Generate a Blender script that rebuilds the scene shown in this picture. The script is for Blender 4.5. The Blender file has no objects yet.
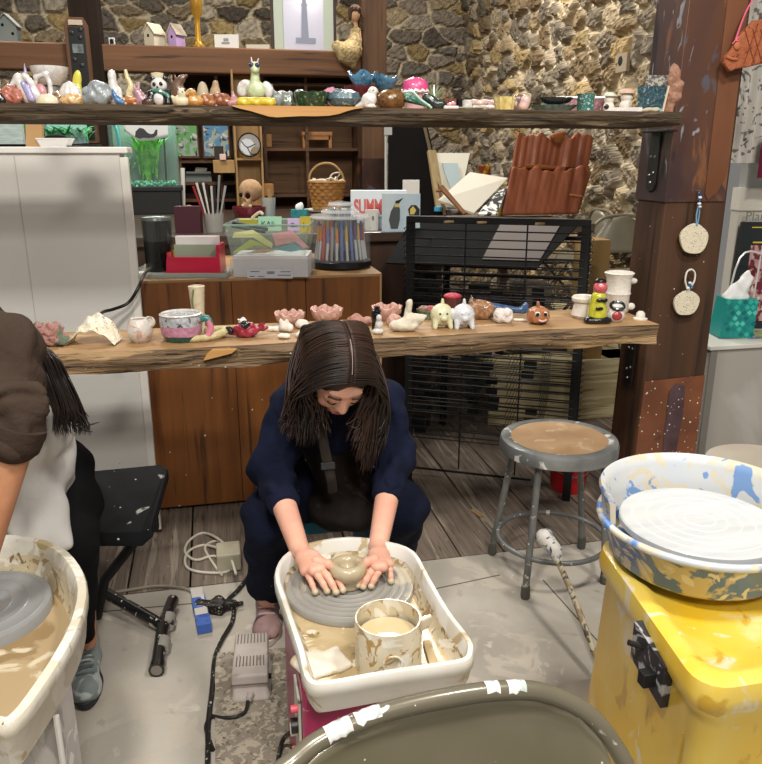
import bpy, math, random
import numpy as np
from mathutils import Vector, Matrix, noise
random.seed(7); rng = np.random.default_rng(7)
R = math.radians; PI = math.pi
C = bpy.context.scene.collection
# ------------------------------------------------------------------ camera, world, lights, exposure
PITCH = R(16.5); YAW = R(12.4); EYE = 1.5; FPX = 762.0
cam_d = bpy.data.cameras.new('camera'); cam = bpy.data.objects.new('camera', cam_d); C.objects.link(cam)
cam.location = (0, 0, EYE); cam.rotation_euler = (R(90) - PITCH, 0, -YAW)
cam_d.sensor_fit = 'HORIZONTAL'; cam_d.sensor_width = 36; cam_d.lens = 36.0; cam_d.clip_start = .05
bpy.context.scene.camera = cam
vs = bpy.context.scene.view_settings
vs.view_transform = 'Standard'; vs.look = 'None'; vs.gamma = 1; vs.use_curve_mapping = False
vs.exposure = 0.0
w = bpy.data.worlds.new('world'); bpy.context.scene.world = w; w.use_nodes = True
w.node_tree.nodes['Background'].inputs[0].default_value = (1.0, .96, .91, 1)
w.node_tree.nodes['Background'].inputs[1].default_value = .19
def lamp(name, loc, size, power, col=(1, .95, .87), sy=None, tgt=None):
    d = bpy.data.lights.new(name, 'AREA'); d.shape = 'RECTANGLE'; d.size = size; d.size_y = sy or size
    d.energy = power; d.color = col
    o = bpy.data.objects.new(name, d); C.objects.link(o); o.location = loc
    if tgt: o.rotation_euler = (Vector(tgt) - Vector(loc)).to_track_quat('-Z', 'Y').to_euler()
    return o
lamp('ceiling_lamp', (-.5, .2, 3.5), .35, 92)
lamp('ceiling_lamp', (1.5, .6, 3.6), .35, 72)
lamp('ceiling_lamp', (.3, -1.6, 3.6), .5, 88, tgt=(.3, 2.5, .6))
lamp('ceiling_lamp', (-.2, 4.3, 3.7), .6, 62)
lamp('ceiling_lamp', (1.5, 6.0, 3.9), .8, 118)
lamp('ceiling_lamp', (-1.6, 6.2, 3.7), .6, 70)

# ------------------------------------------------------------------ photograph coordinates to room points
def _ray(x, y):
    a = x - 381; b = 382 - y
    f = FPX * math.cos(PITCH) + b * math.sin(PITCH); u = -FPX * math.sin(PITCH) + b * math.cos(PITCH)
    return (a * math.cos(YAW) + f * math.sin(YAW), -a * math.sin(YAW) + f * math.cos(YAW), u)
def Z(x, y, z=0.0):
    d = _ray(x, y); t = (z - EYE) / d[2]; return Vector((d[0] * t, d[1] * t, z))
def Y(x, y, n):
    d = _ray(x, y); t = n / d[1]; return Vector((d[0] * t, n, EYE + d[2] * t))
def X(x, y, n):
    d = _ray(x, y); t = n / d[0]; return Vector((n, d[1] * t, EYE + d[2] * t))
_fw = Vector((math.sin(YAW) * math.cos(PITCH), math.cos(YAW) * math.cos(PITCH), -math.sin(PITCH)))
def S(p): return (Vector(p) - Vector((0, 0, EYE))).dot(_fw) / FPX

# ------------------------------------------------------------------ materials
def lin(h):
    if isinstance(h, str):
        h = h.lstrip('#'); c = [int(h[i:i + 2], 16) / 255 for i in (0, 2, 4)]
    else: c = list(h)
    return tuple(((v / 12.92) if v <= .04045 else ((v + .055) / 1.055) ** 2.4) for v in c) + (1,)
_mc = {}
def mat(col, rough=.6, var=None, vs=6, vr=(.35, .65), splat=None, bump=0, bs=40, metal=0, trans=0, coat=0, emit=0,
        alpha=1, stretch=(1, 1, 1), sss=0, ior=1.45, spots=None, nm='material'):
    """procedural surface: base colour, broad variation, splashes (colour, scale, amount), spots (colour, scale, size), bump"""
    key = repr((col, rough, var, vs, vr, splat, bump, bs, metal, trans, coat, emit, alpha, stretch, sss, spots))
    if key in _mc: return _mc[key]
    m = bpy.data.materials.new(nm); m.use_nodes = True; nt = m.node_tree; N = nt.nodes; L = nt.links
    b = N['Principled BSDF']; tc = N.new('ShaderNodeTexCoord'); mp = N.new('ShaderNodeMapping')
    mp.inputs['Scale'].default_value = stretch; L.new(tc.outputs['Object'], mp.inputs[0])
    def noi(sc, det=4, dis=0, w=None):
        n = N.new('ShaderNodeTexNoise'); n.inputs['Scale'].default_value = sc; n.inputs['Detail'].default_value = det
        n.inputs['Distortion'].default_value = dis; L.new((w or mp).outputs[0], n.inputs['Vector']); return n
    def rmp(src, a, bb):
        r = N.new('ShaderNodeMapRange'); r.inputs['From Min'].default_value = a; r.inputs['From Max'].default_value = bb
        L.new(src, r.inputs['Value']); return r.outputs[0]
    def mix(f, a, bb):
        x = N.new('ShaderNodeMix'); x.data_type = 'RGBA'; L.new(f, x.inputs[0])
        for s, i in ((a, 6), (bb, 7)):
            if isinstance(s, tuple): x.inputs[i].default_value = s
            else: L.new(s, x.inputs[i])
        return x.outputs[2]
    out = lin(col)
    if var: out = mix(rmp(noi(vs, 6, .4).outputs[0], *vr), out, lin(var))
    if splat:
        for sp in (splat if isinstance(splat, list) else [splat]):
            c, sc, am = sp[:3]; n = noi(sc, 8, sp[3] if len(sp) > 3 else .6)
            out = mix(rmp(n.outputs[0], 1 - am - .02, 1 - am + .02), out, lin(c))
    if spots:
        for c, sc, am in (spots if isinstance(spots, list) else [spots]):
            v = N.new('ShaderNodeTexVoronoi'); v.inputs['Scale'].default_value = sc; L.new(tc.outputs['Object'], v.inputs['Vector'])
            sz = N.new('ShaderNodeSeparateColor'); L.new(v.outputs['Color'], sz.inputs[0])
            mu = N.new('ShaderNodeMath'); mu.operation = 'MULTIPLY'; L.new(sz.outputs[0], mu.inputs[0]); mu.inputs[1].default_value = am
            lt = N.new('ShaderNodeMath'); lt.operation = 'LESS_THAN'; L.new(v.outputs['Distance'], lt.inputs[0]); L.new(mu.outputs[0], lt.inputs[1])
            out = mix(lt.outputs[0], out, lin(c))
    if isinstance(out, tuple): b.inputs['Base Color'].default_value = out
    else: L.new(out, b.inputs['Base Color'])
    b.inputs['Roughness'].default_value = rough; b.inputs['Metallic'].default_value = metal
    b.inputs['Transmission Weight'].default_value = trans; b.inputs['Coat Weight'].default_value = coat
    b.inputs['Coat Roughness'].default_value = .12; b.inputs['IOR'].default_value = ior; b.inputs['Alpha'].default_value = alpha
    if rough >= .8: b.inputs['Specular IOR Level'].default_value = .2
    if sss: b.inputs['Subsurface Weight'].default_value = sss; b.inputs['Subsurface Radius'].default_value = (.012, .005, .003); b.inputs['Subsurface Scale'].default_value = 1
    if emit: b.inputs['Emission Color'].default_value = lin(col); b.inputs['Emission Strength'].default_value = emit
    if bump:
        n = noi(bs, 6); bp = N.new('ShaderNodeBump'); bp.inputs['Strength'].default_value = bump
        bp.inputs['Distance'].default_value = .01; L.new(n.outputs[0], bp.inputs['Height']); L.new(bp.outputs[0], b.inputs['Normal'])
    _mc[key] = m; return m
def wood(c1, c2, axis='x', sc=1.0, rough=.6, splat=None, spots=None, bump=.25, dark=None, coat=0):
    """streaky wood grain running along one axis"""
    key = repr(('wood', c1, c2, axis, sc, rough, splat, spots, bump, dark, coat))
    if key in _mc: return _mc[key]
    st = {'x': (1.2, 22, 22), 'y': (22, 1.2, 22), 'z': (22, 22, 1.2)}[axis]
    m = mat(c1, rough, var=c2, vs=1.6 * sc, vr=(.3, .7), splat=splat, bump=bump, bs=3 * sc, stretch=st, spots=spots, coat=coat, nm='wood' + str(len(_mc)))
    nt = m.node_tree; N = nt.nodes; L = nt.links
    if dark:
        b = N['Principled BSDF']; src = b.inputs['Base Color'].links[0].from_socket
        mp = [n for n in N if n.type == 'MAPPING'][0]
        n = N.new('ShaderNodeTexNoise'); n.inputs['Scale'].default_value = 3.3 * sc; n.inputs['Detail'].default_value = 8; L.new(mp.outputs[0], n.inputs['Vector'])
        r = N.new('ShaderNodeMapRange'); r.inputs['From Min'].default_value = .58; r.inputs['From Max'].default_value = .68; L.new(n.outputs[0], r.inputs['Value'])
        x = N.new('ShaderNodeMix'); x.data_type = 'RGBA'; L.new(r.outputs[0], x.inputs[0]); L.new(src, x.inputs[6]); x.inputs[7].default_value = lin(dark)
        L.new(x.outputs[2], b.inputs['Base Color'])
    _mc[key] = m; return m
def glass(col='#e8f0ee', rough=.05, alpha=.2):
    """thin clear plastic or glass"""
    return mat(col, rough, alpha=alpha, coat=.4)

# ------------------------------------------------------------------ geometry
class G:
    def __init__(s): s.v = []; s.f = []
    def add(s, v, f):
        o = len(s.v); s.v += [tuple(p) for p in v]; s.f += [tuple(i + o for i in q) for q in f]; return s
    def xf(s, M):
        s.v = [tuple(M @ Vector(p)) for p in s.v]; return s
    def join(s, g): return s.add(g.v, g.f)
    def box(s, c, h, rot=None):
        """centre, half sizes, euler degrees"""
        Mx = Matrix.Translation(c) @ ((Matrix.Rotation(R(rot[2]), 4, 'Z') @ Matrix.Rotation(R(rot[1]), 4, 'Y') @ Matrix.Rotation(R(rot[0]), 4, 'X')) if rot else Matrix())
        v = [Mx @ Vector((a * h[0], b * h[1], d * h[2])) for a in (-1, 1) for b in (-1, 1) for d in (-1, 1)]
        return s.add(v, [(0, 1, 3, 2), (4, 6, 7, 5), (0, 4, 5, 1), (2, 3, 7, 6), (0, 2, 6, 4), (1, 5, 7, 3)])
    def bb(s, x0, x1, y0, y1, z0, z1): return s.box(((x0 + x1) / 2, (y0 + y1) / 2, (z0 + z1) / 2), (abs(x1 - x0) / 2, abs(y1 - y0) / 2, abs(z1 - z0) / 2))
    def hexa(s, p):
        """eight corners: bottom four round, top four round"""
        return s.add(p, [(3, 2, 1, 0), (4, 5, 6, 7), (0, 1, 5, 4), (1, 2, 6, 5), (2, 3, 7, 6), (3, 0, 4, 7)])
    def lathe(s, prof, c=(0, 0, 0), n=24, wav=0, wn=5, sx=1, sy=1, wz=0, close=False):
        c = Vector(c); v = []; m = len(prof)
        rm = max(r for r, z in prof) or 1
        for r, z in prof:
            for i in range(n):
                a = 2 * PI * i / n; k = 1 + wav * math.sin(wn * a) * (r / rm)
                v.append((c.x + r * k * math.cos(a) * sx, c.y + r * k * math.sin(a) * sy, c.z + z + wz * math.cos(wn * a) * (r / rm) ** 2))
        f = [(j * n + i, j * n + (i + 1) % n, (j + 1) * n + (i + 1) % n, (j + 1) * n + i) for j in range(m - 1) for i in range(n)]
        if close: f += [((m - 1) * n + i, (m - 1) * n + (i + 1) % n, (i + 1) % n, i) for i in range(n)]
        else:
            if prof[0][0] > 1e-6: f.append(tuple(reversed(range(n))))
            if prof[-1][0] > 1e-6: f.append(tuple((m - 1) * n + i for i in range(n)))
        return s.add(v, f)
    def ell(s, c, r, n=14, rot=None):
        g = G(); m = max(6, n // 2)
        g.lathe([(max(1e-4, math.sin(PI * j / m)), -math.cos(PI * j / m)) for j in range(m + 1)], n=n)
        Mx = Matrix.Translation(c) @ ((Matrix.Rotation(R(rot[2]), 4, 'Z') @ Matrix.Rotation(R(rot[1]), 4, 'Y') @ Matrix.Rotation(R(rot[0]), 4, 'X')) if rot else Matrix()) @ Matrix.Diagonal((r[0], r[1], r[2], 1))
        return s.join(g.xf(Mx))
    def tube(s, pts, r, n=8, smooth=True, closed=False, sub=5, flat=1.0, cap=True):
        P = [Vector(p) for p in pts]; rr = r if isinstance(r, (list, tuple)) else [r] * len(P)
        if smooth and len(P) > 2:
            Q = []; q = []; k = len(P); rng_ = range(k if closed else k - 1)
            for i in rng_:
                p0 = P[(i - 1) % k] if (closed or i > 0) else P[i]; p1 = P[i]; p2 = P[(i + 1) % k]; p3 = P[(i + 2) % k] if (closed or i + 2 < k) else p2
                for j in range(sub):
                    t = j / sub
                    Q.append(.5 * ((2 * p1) + (p2 - p0) * t + (2 * p0 - 5 * p1 + 4 * p2 - p3) * t * t + (3 * p1 - p0 - 3 * p2 + p3) * t ** 3))
                    q.append(rr[i] * (1 - t) + rr[(i + 1) % k] * t)
            if not closed: Q.append(P[-1]); q.append(rr[-1])
            P, rr = Q, q
        k = len(P); v = []; up = None
        for i in range(k):
            a = P[(i - 1) % k] if (closed or i > 0) else P[i]; b = P[(i + 1) % k] if (closed or i < k - 1) else P[i]
            t = (b - a).normalized() if (b - a).length > 1e-9 else Vector((0, 0, 1))
            if up is None: up = Vector((0, 0, 1)) if abs(t.z) < .9 else Vector((0, 1, 0))
            x = t.cross(up).normalized() if t.cross(up).length > 1e-6 else t.orthogonal().normalized(); up = x.cross(t).normalized()
            for j in range(n):
                an = 2 * PI * j / n; v.append(P[i] + x * math.cos(an) * rr[i] + up * math.sin(an) * rr[i] * flat)
        f = [(i * n + j, i * n + (j + 1) % n, ((i + 1) % k) * n + (j + 1) % n, ((i + 1) % k) * n + j) for i in range(k if closed else k - 1) for j in range(n)]
        if not closed and cap: f += [tuple(reversed(range(n))), tuple((k - 1) * n + j for j in range(n))]
        return s.add(v, f)
    def prism(s, poly, h, axis='y'):
        """polygon (a, b) pulled out by h: axis y -> polygon in xz, axis z -> polygon in xy, axis x -> yz"""
        def P(a, b, d): return {'y': (a, d, b), 'z': (a, b, d), 'x': (d, a, b)}[axis]
        n = len(poly); v = [P(a, b, 0) for a, b in poly] + [P(a, b, h) for a, b in poly]
        return s.add(v, [tuple(range(n)), tuple(reversed(range(n, 2 * n)))] + [(i, i + n, (i + 1) % n + n, (i + 1) % n) for i in range(n)])
    def sheet(s, fn, nu, nv, th=0):
        v = [fn(i / nu, j / nv) for j in range(nv + 1) for i in range(nu + 1)]; w_ = nu + 1
        return s.add(v, [(j * w_ + i, j * w_ + i + 1, (j + 1) * w_ + i + 1, (j + 1) * w_ + i) for j in range(nv) for i in range(nu)])
def _surf(F, org, res):
    """naive surface nets of a signed field"""
    s = F < 0; nx, ny, nz = F.shape
    c = np.zeros((nx - 1, ny - 1, nz - 1), np.int8)
    offs = [(a, b, d) for a in (0, 1) for b in (0, 1) for d in (0, 1)]
    for a, b, d in offs: c += s[a:nx - 1 + a, b:ny - 1 + b, d:nz - 1 + d]
    act = (c > 0) & (c < 8); idx = np.argwhere(act); id_ = -np.ones(act.shape, np.int64); id_[act] = np.arange(len(idx))
    acc = np.zeros((len(idx), 3)); cnt = np.zeros(len(idx))
    for i, a in enumerate(offs):
        for b in offs[i + 1:]:
            if sum(abs(p - q) for p, q in zip(a, b)) != 1: continue
            fa = F[tuple((idx + a).T)]; fb = F[tuple((idx + b).T)]; k = (fa < 0) != (fb < 0)
            t = np.where(k, fa / np.where(k, fa - fb, 1), 0)[:, None]
            acc += np.where(k[:, None], np.array(a) + t * (np.array(b) - np.array(a)), 0); cnt += k
    v = (idx + acc / cnt[:, None]) * res + org; fs = []
    for ax in range(3):
        u, w_ = [(1, 2), (2, 0), (0, 1)][ax]
        sl = [slice(None)] * 3; sl2 = [slice(None)] * 3; sl[ax] = slice(0, -1); sl2[ax] = slice(1, None)
        e = np.argwhere(s[tuple(sl)] != s[tuple(sl2)]); e = e[(e[:, u] > 0) & (e[:, w_] > 0) & (e[:, u] < F.shape[u] - 1) & (e[:, w_] < F.shape[w_] - 1)]
        if not len(e): continue
        fl = s[tuple(e.T)]; q = []
        for du, dw in ((0, 0), (1, 0), (1, 1), (0, 1)):
            p = e.copy(); p[:, u] -= du; p[:, w_] -= dw; q.append(id_[tuple(p.T)])
        q = np.stack(q, 1); q = np.where(fl[:, None], q, q[:, ::-1]); fs.append(q)
    return v, np.concatenate(fs)
def sdf(prims, res=None, k=2.0, nz=0, ns=1.0):
    """smooth union of simple solids: e ellipsoid, c tapered capsule, b rounded box; '-' first cuts away"""
    lo = np.full(3, 1e9); hi = -lo
    for p in prims:
        t = p[0].lstrip('-')
        if p[0][0] == '-': continue
        if t == 'e': c = np.array(p[1:4]); r = np.full(3, max(p[4:7]))
        elif t == 'b': c = np.array(p[1:4]); r = np.full(3, math.sqrt(sum(q * q for q in p[4:7]))) if len(p) > 8 else np.array(p[4:7])
        else:
            a = np.array(p[1:4]); b = np.array(p[4:7]); m = max(p[7:9]); lo = np.minimum(lo, np.minimum(a, b) - m); hi = np.maximum(hi, np.maximum(a, b) + m); continue
        lo = np.minimum(lo, c - r); hi = np.maximum(hi, c + r)
    if res is None: res = max((hi - lo).max() / 30, .25)
    lo = lo - res * 3; hi = hi + res * 3; n = np.ceil((hi - lo) / res).astype(int) + 1
    ax = [lo[i] + res * np.arange(n[i]) for i in range(3)]; PX, PY, PZ = np.meshgrid(*ax, indexing='ij')
    P = np.stack([PX, PY, PZ], -1); F = None
    if nz:
        q = P * ns; P = P + nz * np.stack([np.sin(q[..., 1] * 1.3 + 2 * np.sin(q[..., 2] * .9)), np.sin(q[..., 2] * 1.1 + 1.7 * np.sin(q[..., 0])), np.sin(q[..., 0] * 1.2 + 1.9 * np.sin(q[..., 1] * .8))], -1)
    for p in prims:
        t = p[0].lstrip('-')
        if t == 'e':
            d = P - np.array(p[1:4]); r = np.array(p[4:7])
            if len(p) > 7:
                a = p[7:] if not np.isscalar(p[7]) else (0, p[7], 0)
                a = a[0] if len(a) == 1 else a
                M_ = np.array((Matrix.Rotation(R(a[2]), 3, 'Z') @ Matrix.Rotation(R(a[1]), 3, 'Y') @ Matrix.Rotation(R(a[0]), 3, 'X'))); d = d @ M_
            q = np.linalg.norm(d / r, axis=-1); q2 = np.linalg.norm(d / r ** 2, axis=-1); D = q * (q - 1) / np.maximum(q2, 1e-6)
        elif t == 'c':
            a = np.array(p[1:4], float); b = np.array(p[4:7], float); ab = b - a; h = np.clip(((P - a) @ ab) / max(ab @ ab, 1e-9), 0, 1)
            D = np.linalg.norm(P - a - h[..., None] * ab, axis=-1) - (p[7] + (p[8] - p[7]) * h)
        else:
            d = P - np.array(p[1:4]); rd = p[7] if len(p) > 7 else .5
            if len(p) > 8:
                a = p[8]; M_ = np.array((Matrix.Rotation(R(a[2]), 3, 'Z') @ Matrix.Rotation(R(a[1]), 3, 'Y') @ Matrix.Rotation(R(a[0]), 3, 'X'))); d = d @ M_
            q = np.abs(d) - (np.array(p[4:7]) - rd); D = np.linalg.norm(np.maximum(q, 0), axis=-1) + np.minimum(q.max(-1), 0) - rd
        if F is None: F = D
        elif p[0][0] == '-':
            h = np.clip(.5 - .5 * (F + D) / (k * .5), 0, 1); F = F * (1 - h) - D * h + k * .5 * h * (1 - h)
        else:
            h = np.clip(.5 + .5 * (F - D) / k, 0, 1); F = F * (1 - h) + D * h - k * h * (1 - h)
    v, f = _surf(F, lo, res); g = G(); g.v = [tuple(p) for p in v]; g.f = [tuple(int(i) for i in q) for q in f]; return g
def mesh(name, g, m, parent=None, loc=(0, 0, 0), rot=(0, 0, 0), smooth=True, bevel=0, scale=1, ang=40, kind=None, wall=0):
    me = bpy.data.meshes.new(name); v = g.v if scale == 1 else [(a * scale, b * scale, c * scale) for a, b, c in g.v]
    me.from_pydata(v, [], g.f); me.update()
    if smooth:
        me.polygons.foreach_set('use_smooth', [True] * len(me.polygons)); me.set_sharp_from_angle(angle=R(ang))
    for q in (m if isinstance(m, list) else [m]): me.materials.append(q)
    o = bpy.data.objects.new(name, me); C.objects.link(o); o.location = loc; o.rotation_euler = rot
    if parent: o.parent = parent
    if kind: o['kind'] = kind
    if wall:
        s = o.modifiers.new('shell', 'SOLIDIFY'); s.thickness = wall; s.offset = 0
    if bevel:
        b = o.modifiers.new('bevel', 'BEVEL'); b.width = bevel; b.segments = 2; b.limit_method = 'ANGLE'; b.angle_limit = R(50)
    return o
def tag(o, label, cat=None, group=None, kind=None):
    o['label'] = label
    if cat: o['category'] = cat
    if group: o['group'] = group
    if kind: o['kind'] = kind
    return o
def thing(name, label, cat, loc=(0, 0, 0), rz=0, group=None):
    o = bpy.data.objects.new(name, None); C.objects.link(o); o.location = loc; o.rotation_euler = (0, 0, rz); o.empty_display_size = .05
    return tag(o, label, cat, group)
def copy_tree(o, parent=None):
    c = o.copy(); C.objects.link(c); c.parent = parent
    for ch in list(o.children): copy_tree(ch, c)
    return c
def text(name, s, size, m, parent, loc, rot=(90, 0, 0), th=.0004, align='LEFT', bold=0):
    """lettering as a thin mesh"""
    cu = bpy.data.curves.new(name, 'FONT'); cu.body = s; cu.size = size; cu.extrude = th; cu.offset = bold; cu.align_x = align
    t = bpy.data.objects.new(name, cu); C.objects.link(t); bpy.context.view_layer.update()
    me = bpy.data.meshes.new_from_object(t.evaluated_get(bpy.context.evaluated_depsgraph_get())); bpy.data.objects.remove(t)
    me.materials.clear(); me.materials.append(m)
    o = bpy.data.objects.new(name, me); C.objects.link(o); o.parent = parent; o.location = loc; o.rotation_euler = tuple(R(a) for a in rot); return o
def fig(name, label, cat, px, y, z, parts, rz=0, k=2.0, group=None, nz=0, ns=.5, scale=1.0):
    """a small thing on a shelf: its parts are given in photograph pixels around its base"""
    p = Y(px, 100, y)
    for _ in range(3):   # base point on the shelf, seen at column px
        d = 382 - 762 * math.tan(math.atan2(z - EYE, math.hypot(p.x, p.y)) + PITCH); p = Y(px, d, y)
    p.z = z; s = S(p) * scale; rz = R(rz) - YAW
    if len(parts) == 1:
        nm, m, g = parts[0]; g = sdf(g, k=k, nz=nz, ns=ns) if isinstance(g, list) else g
        o = mesh(name, g, m, None, p, (0, 0, rz), scale=s); return tag(o, label, cat, group)
    t = thing(name, label, cat, p, rz, group)
    for nm, m, g in parts:
        g = sdf(g, k=k, nz=nz, ns=ns) if isinstance(g, list) else g
        mesh(nm, g, m, t, scale=s)
    return t
def bowl(r0, r1, h, t=1.2, wav=0, wn=6, n=28, wz=0, belly=0):
    """open vessel: foot radius, rim radius, height, wall"""
    pr = [(r0, 0)]; m = 6
    for i in range(1, m + 1):
        u = i / m; pr.append((r0 + (r1 - r0) * math.sin(u * PI / 2) + belly * math.sin(u * PI), h * u))
    inn = [(max(r - t, .1), z + (t if i < 2 else t * .3)) for i, (r, z) in enumerate(pr)]
    inn[-1] = (pr[-1][0] - t, h); inn[0] = (.05, t)
    return G().lathe(pr + inn[::-1], n=n, wav=wav, wn=wn, wz=wz)
def dots(pts, r, flat=.5):
    g = G()
    for x, y, z in pts: g.ell((x, y, z), (r, r * flat, r), 10)
    return g
# ------------------------------------------------------------------ room shell
def stone_wall(name, length, height, cw, ch, palette, mortar, place, seed, res=.016, depth=.07, mw=.09):
    """rubble masonry as real relief: jittered stones, each with its own tilt and colour, recessed mortar"""
    r = np.random.default_rng(seed); nu = int(length / res); nv = int(height / res)
    U, V = np.meshgrid(np.arange(nu + 1) * res, np.arange(nv + 1) * res)
    def nz(a, b, f, s): return np.sin(a * f + s + 1.9 * np.sin(b * f * .8 + s * 2)) * .5 + np.sin(b * f * 1.3 - s + 1.6 * np.sin(a * f * .9 + s)) * .5
    Uw = U + .03 * nz(U, V, 9, seed) + .008 * nz(U, V, 41, 3); Vw = V + .022 * nz(V, U, 8, seed + 2) + .007 * nz(V, U, 43, 1)
    GU = int(length / cw) + 4; GV = int(height / ch) + 4
    jx = r.uniform(.08, .92, (GV, GU)); jy = r.uniform(.12, .88, (GV, GU)); off = r.uniform(0, 1, GV)
    col = np.array([lin(c)[:3] for c in palette])[r.integers(0, len(palette), (GV, GU))] * r.uniform(.72, 1.22, (GV, GU, 1))
    hh = r.uniform(.35, 1, (GV, GU)); tx = r.uniform(-.45, .45, (GV, GU)); ty = r.uniform(-.5, .5, (GV, GU))
    cj0 = np.floor(Vw / ch).astype(int); d1 = np.full(U.shape, 9e9); d2 = d1.copy(); K = np.zeros(U.shape + (2,), int); DX = np.zeros(U.shape); DY = DX.copy()
    for dj in (-2, -1, 0, 1, 2):
        cj = np.clip(cj0 + dj + 2, 0, GV - 1); ci0 = np.floor(Uw / cw - off[cj]).astype(int)
        for di in (-2, -1, 0, 1, 2):
            ci = np.clip(ci0 + di + 2, 0, GU - 1); px = (ci - 2 + jx[cj, ci] + off[cj]) * cw; py = (cj - 2 + jy[cj, ci]) * ch
            dx = (Uw - px) / cw; dy = (Vw - py) / ch; d = np.abs(dx) ** 1.8 + np.abs(dy) ** 1.8; d = d ** (1 / 1.8)
            n1 = d < d1; d2 = np.where(n1, d1, np.minimum(d2, d)); d1 = np.where(n1, d, d1)
            K[..., 0] = np.where(n1, cj, K[..., 0]); K[..., 1] = np.where(n1, ci, K[..., 1]); DX = np.where(n1, dx, DX); DY = np.where(n1, dy, DY)
    e = d2 - d1; kj, ki = K[..., 0], K[..., 1]; t = np.clip((e - mw * .6) / (mw * 1.6), 0, 1); t = t * t * (3 - 2 * t)
    H = depth * t * np.clip(hh[kj, ki] + tx[kj, ki] * DX + ty[kj, ki] * DY, .12, 2) + .006 * nz(U, V, 90, 1) + .008 * nz(U, V, 31, 5) + .25 * res * r.standard_normal(U.shape)
    mo = np.array(lin(mortar)[:3]); t2 = np.clip((e - mw * .55) / (mw * .5), 0, 1)[..., None]
    cc = mo * (1 + .12 * nz(U, V, 23, 9))[..., None] * (1 - t2) + col[kj, ki] * (1 + .22 * nz(U, V, 60, 4) + .10 * r.standard_normal(U.shape))[..., None] * t2
    g = G(); W_ = nu + 1
    g.v = [place(a, b, c) for a, b, c in zip(U.ravel().tolist(), V.ravel().tolist(), H.ravel().tolist())]
    g.f = [(j * W_ + i, j * W_ + i + 1, (j + 1) * W_ + i + 1, (j + 1) * W_ + i) for j in range(nv) for i in range(nu)]
    m = mat('#807868', .9, nm='rubble_' + name); nt = m.node_tree; at = nt.nodes.new('ShaderNodeAttribute'); at.attribute_name = 'stone'
    nt.links.new(at.outputs['Color'], nt.nodes['Principled BSDF'].inputs['Base Color'])
    o = mesh(name, g, m, smooth=False, kind='structure')
    a = o.data.color_attributes.new('stone', 'FLOAT_COLOR', 'POINT')
    a.data.foreach_set('color', np.concatenate([np.clip(cc, 0, 1), np.ones(U.shape + (1,))], -1).astype(np.float32).ravel()); return o
CX = 2.9; BY = 8.81
stone_wall('wall_back', 8.6, 4.1, .29, .15, ['#82776a', '#6f665a', '#958a7a', '#85765f', '#9a8a70', '#746c62', '#5f564d', '#9c875f', '#a89d8b'], '#c4b79e',
           lambda a, b, h: (CX - 8.6 + a, BY - h, b), 11, mw=.10)
stone_wall('wall_right', 4.75, 4.1, .22, .16, ['#8a7f6e', '#998b76', '#7d7262', '#a8926a', '#857b6c', '#665c4e', '#ac9c80', '#927f62', '#74624a'], '#ccbfa6',
           lambda a, b, h: (CX - h, BY - a, b), 23, depth=.08, mw=.16)
# floors
con = mat('#b4aea4', .72, var='#9c958a', vs=1.7, vr=(.35, .68), splat=[('#b0a89b', 3.1, .44, 2), ('#bdb6aa', 7, .32, 1), ('#a0988b', 13, .33)], spots=[('#7a7266', 40, .07), ('#e6e1d8', 60, .07)], bump=.25, bs=25)
mesh('floor', G().bb(-3.2, 3.2, -1.6, 2.53, -.12, 0), con, smooth=False, kind='structure')
fw = G(); x = -5.8; r_ = random.Random(4)
while x < 3.1:
    w_ = r_.uniform(.17, .26); y0 = 2.535
    while y0 < 8.9:
        y1 = min(8.9, y0 + r_.uniform(1.6, 3.6)); fw.bb(x + .004, x + w_ - .004, y0 + .003, y1 - .003, -.06, r_.uniform(-.004, 0)); y0 = y1
    x += w_
planks = wood('#84766a', '#62564a', 'y', 1.6, .7, splat=('#978b7d', 1.3, .40), spots=('#c8c0b2', 30, .09), dark='#4c4036')
mesh('floor', fw, planks, smooth=False, kind='structure')
mesh('floor', G().bb(-5.8, 3.1, 2.532, 8.9, -.12, -.062), mat('#1c1714', .9), smooth=False, kind='structure')
# seams in the concrete
sm = mat('#5d574e', .9)
for a, b in (((543, 580), (610, 655)), ((430, 590), (500, 575)), ((215, 655), (222, 764)), ((100, 612), (232, 600))):
    p, q = Z(*a), Z(*b); d = (q - p).normalized(); n_ = Vector((-d.y, d.x, 0)) * .0022
    mesh('trim_1', G().hexa([p - n_, q - n_, q + n_, p + n_] + [v + Vector((0, 0, .0012)) for v in (p - n_, q - n_, q + n_, p + n_)]), sm, smooth=False, kind='structure')

# ------------------------------------------------------------------ timber frame
barn = wood('#6e4f36', '#4a3222', 'z', .5, .75, dark='#2f2118')
darkw = wood('#33271f', '#211813', 'z', .5, .8)
beamw = wood('#80583a', '#5f3f28', 'x', .4, .7, dark='#3f2a1c')
def post(label, xa, xb, y, yd, m):
    a, b = Y(xa, 60, y), Y(xb, 60, y)
    o = mesh('timber_post', G().bb(0, b.x - a.x, 0, yd, 0, 3.7), m, None, (a.x, y, 0), smooth=False, bevel=.012); return tag(o, label, 'post')
post('dark square timber post at the left carrying a framed wooden plaque', 73, 103, 6.0, .2, darkw)
p2 = thing('timber_post', 'brown square timber post beside the sitting doll, wrapped in rusty metal low down', 'post', (Y(362, 60, 6.0).x, 6.0, 0))
wd = Y(387, 60, 6.0).x - Y(362, 60, 6.0).x
mesh('shaft', G().bb(0, wd, 0, .2, 0, 3.7), barn, p2, smooth=False, bevel=.012)
rust = mat('#4c3228', .45, var='#2c2326', vs=5, splat=[('#8a5233', 4, .42), ('#5d5560', 7, .36)], metal=.35, bump=.2, bs=12)
mesh('metal_wrap', G().bb(-.006, wd + .006, -.008, .206, .9, Y(375, 158, 6.0).z), rust, p2, smooth=False, bevel=.003)
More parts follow.
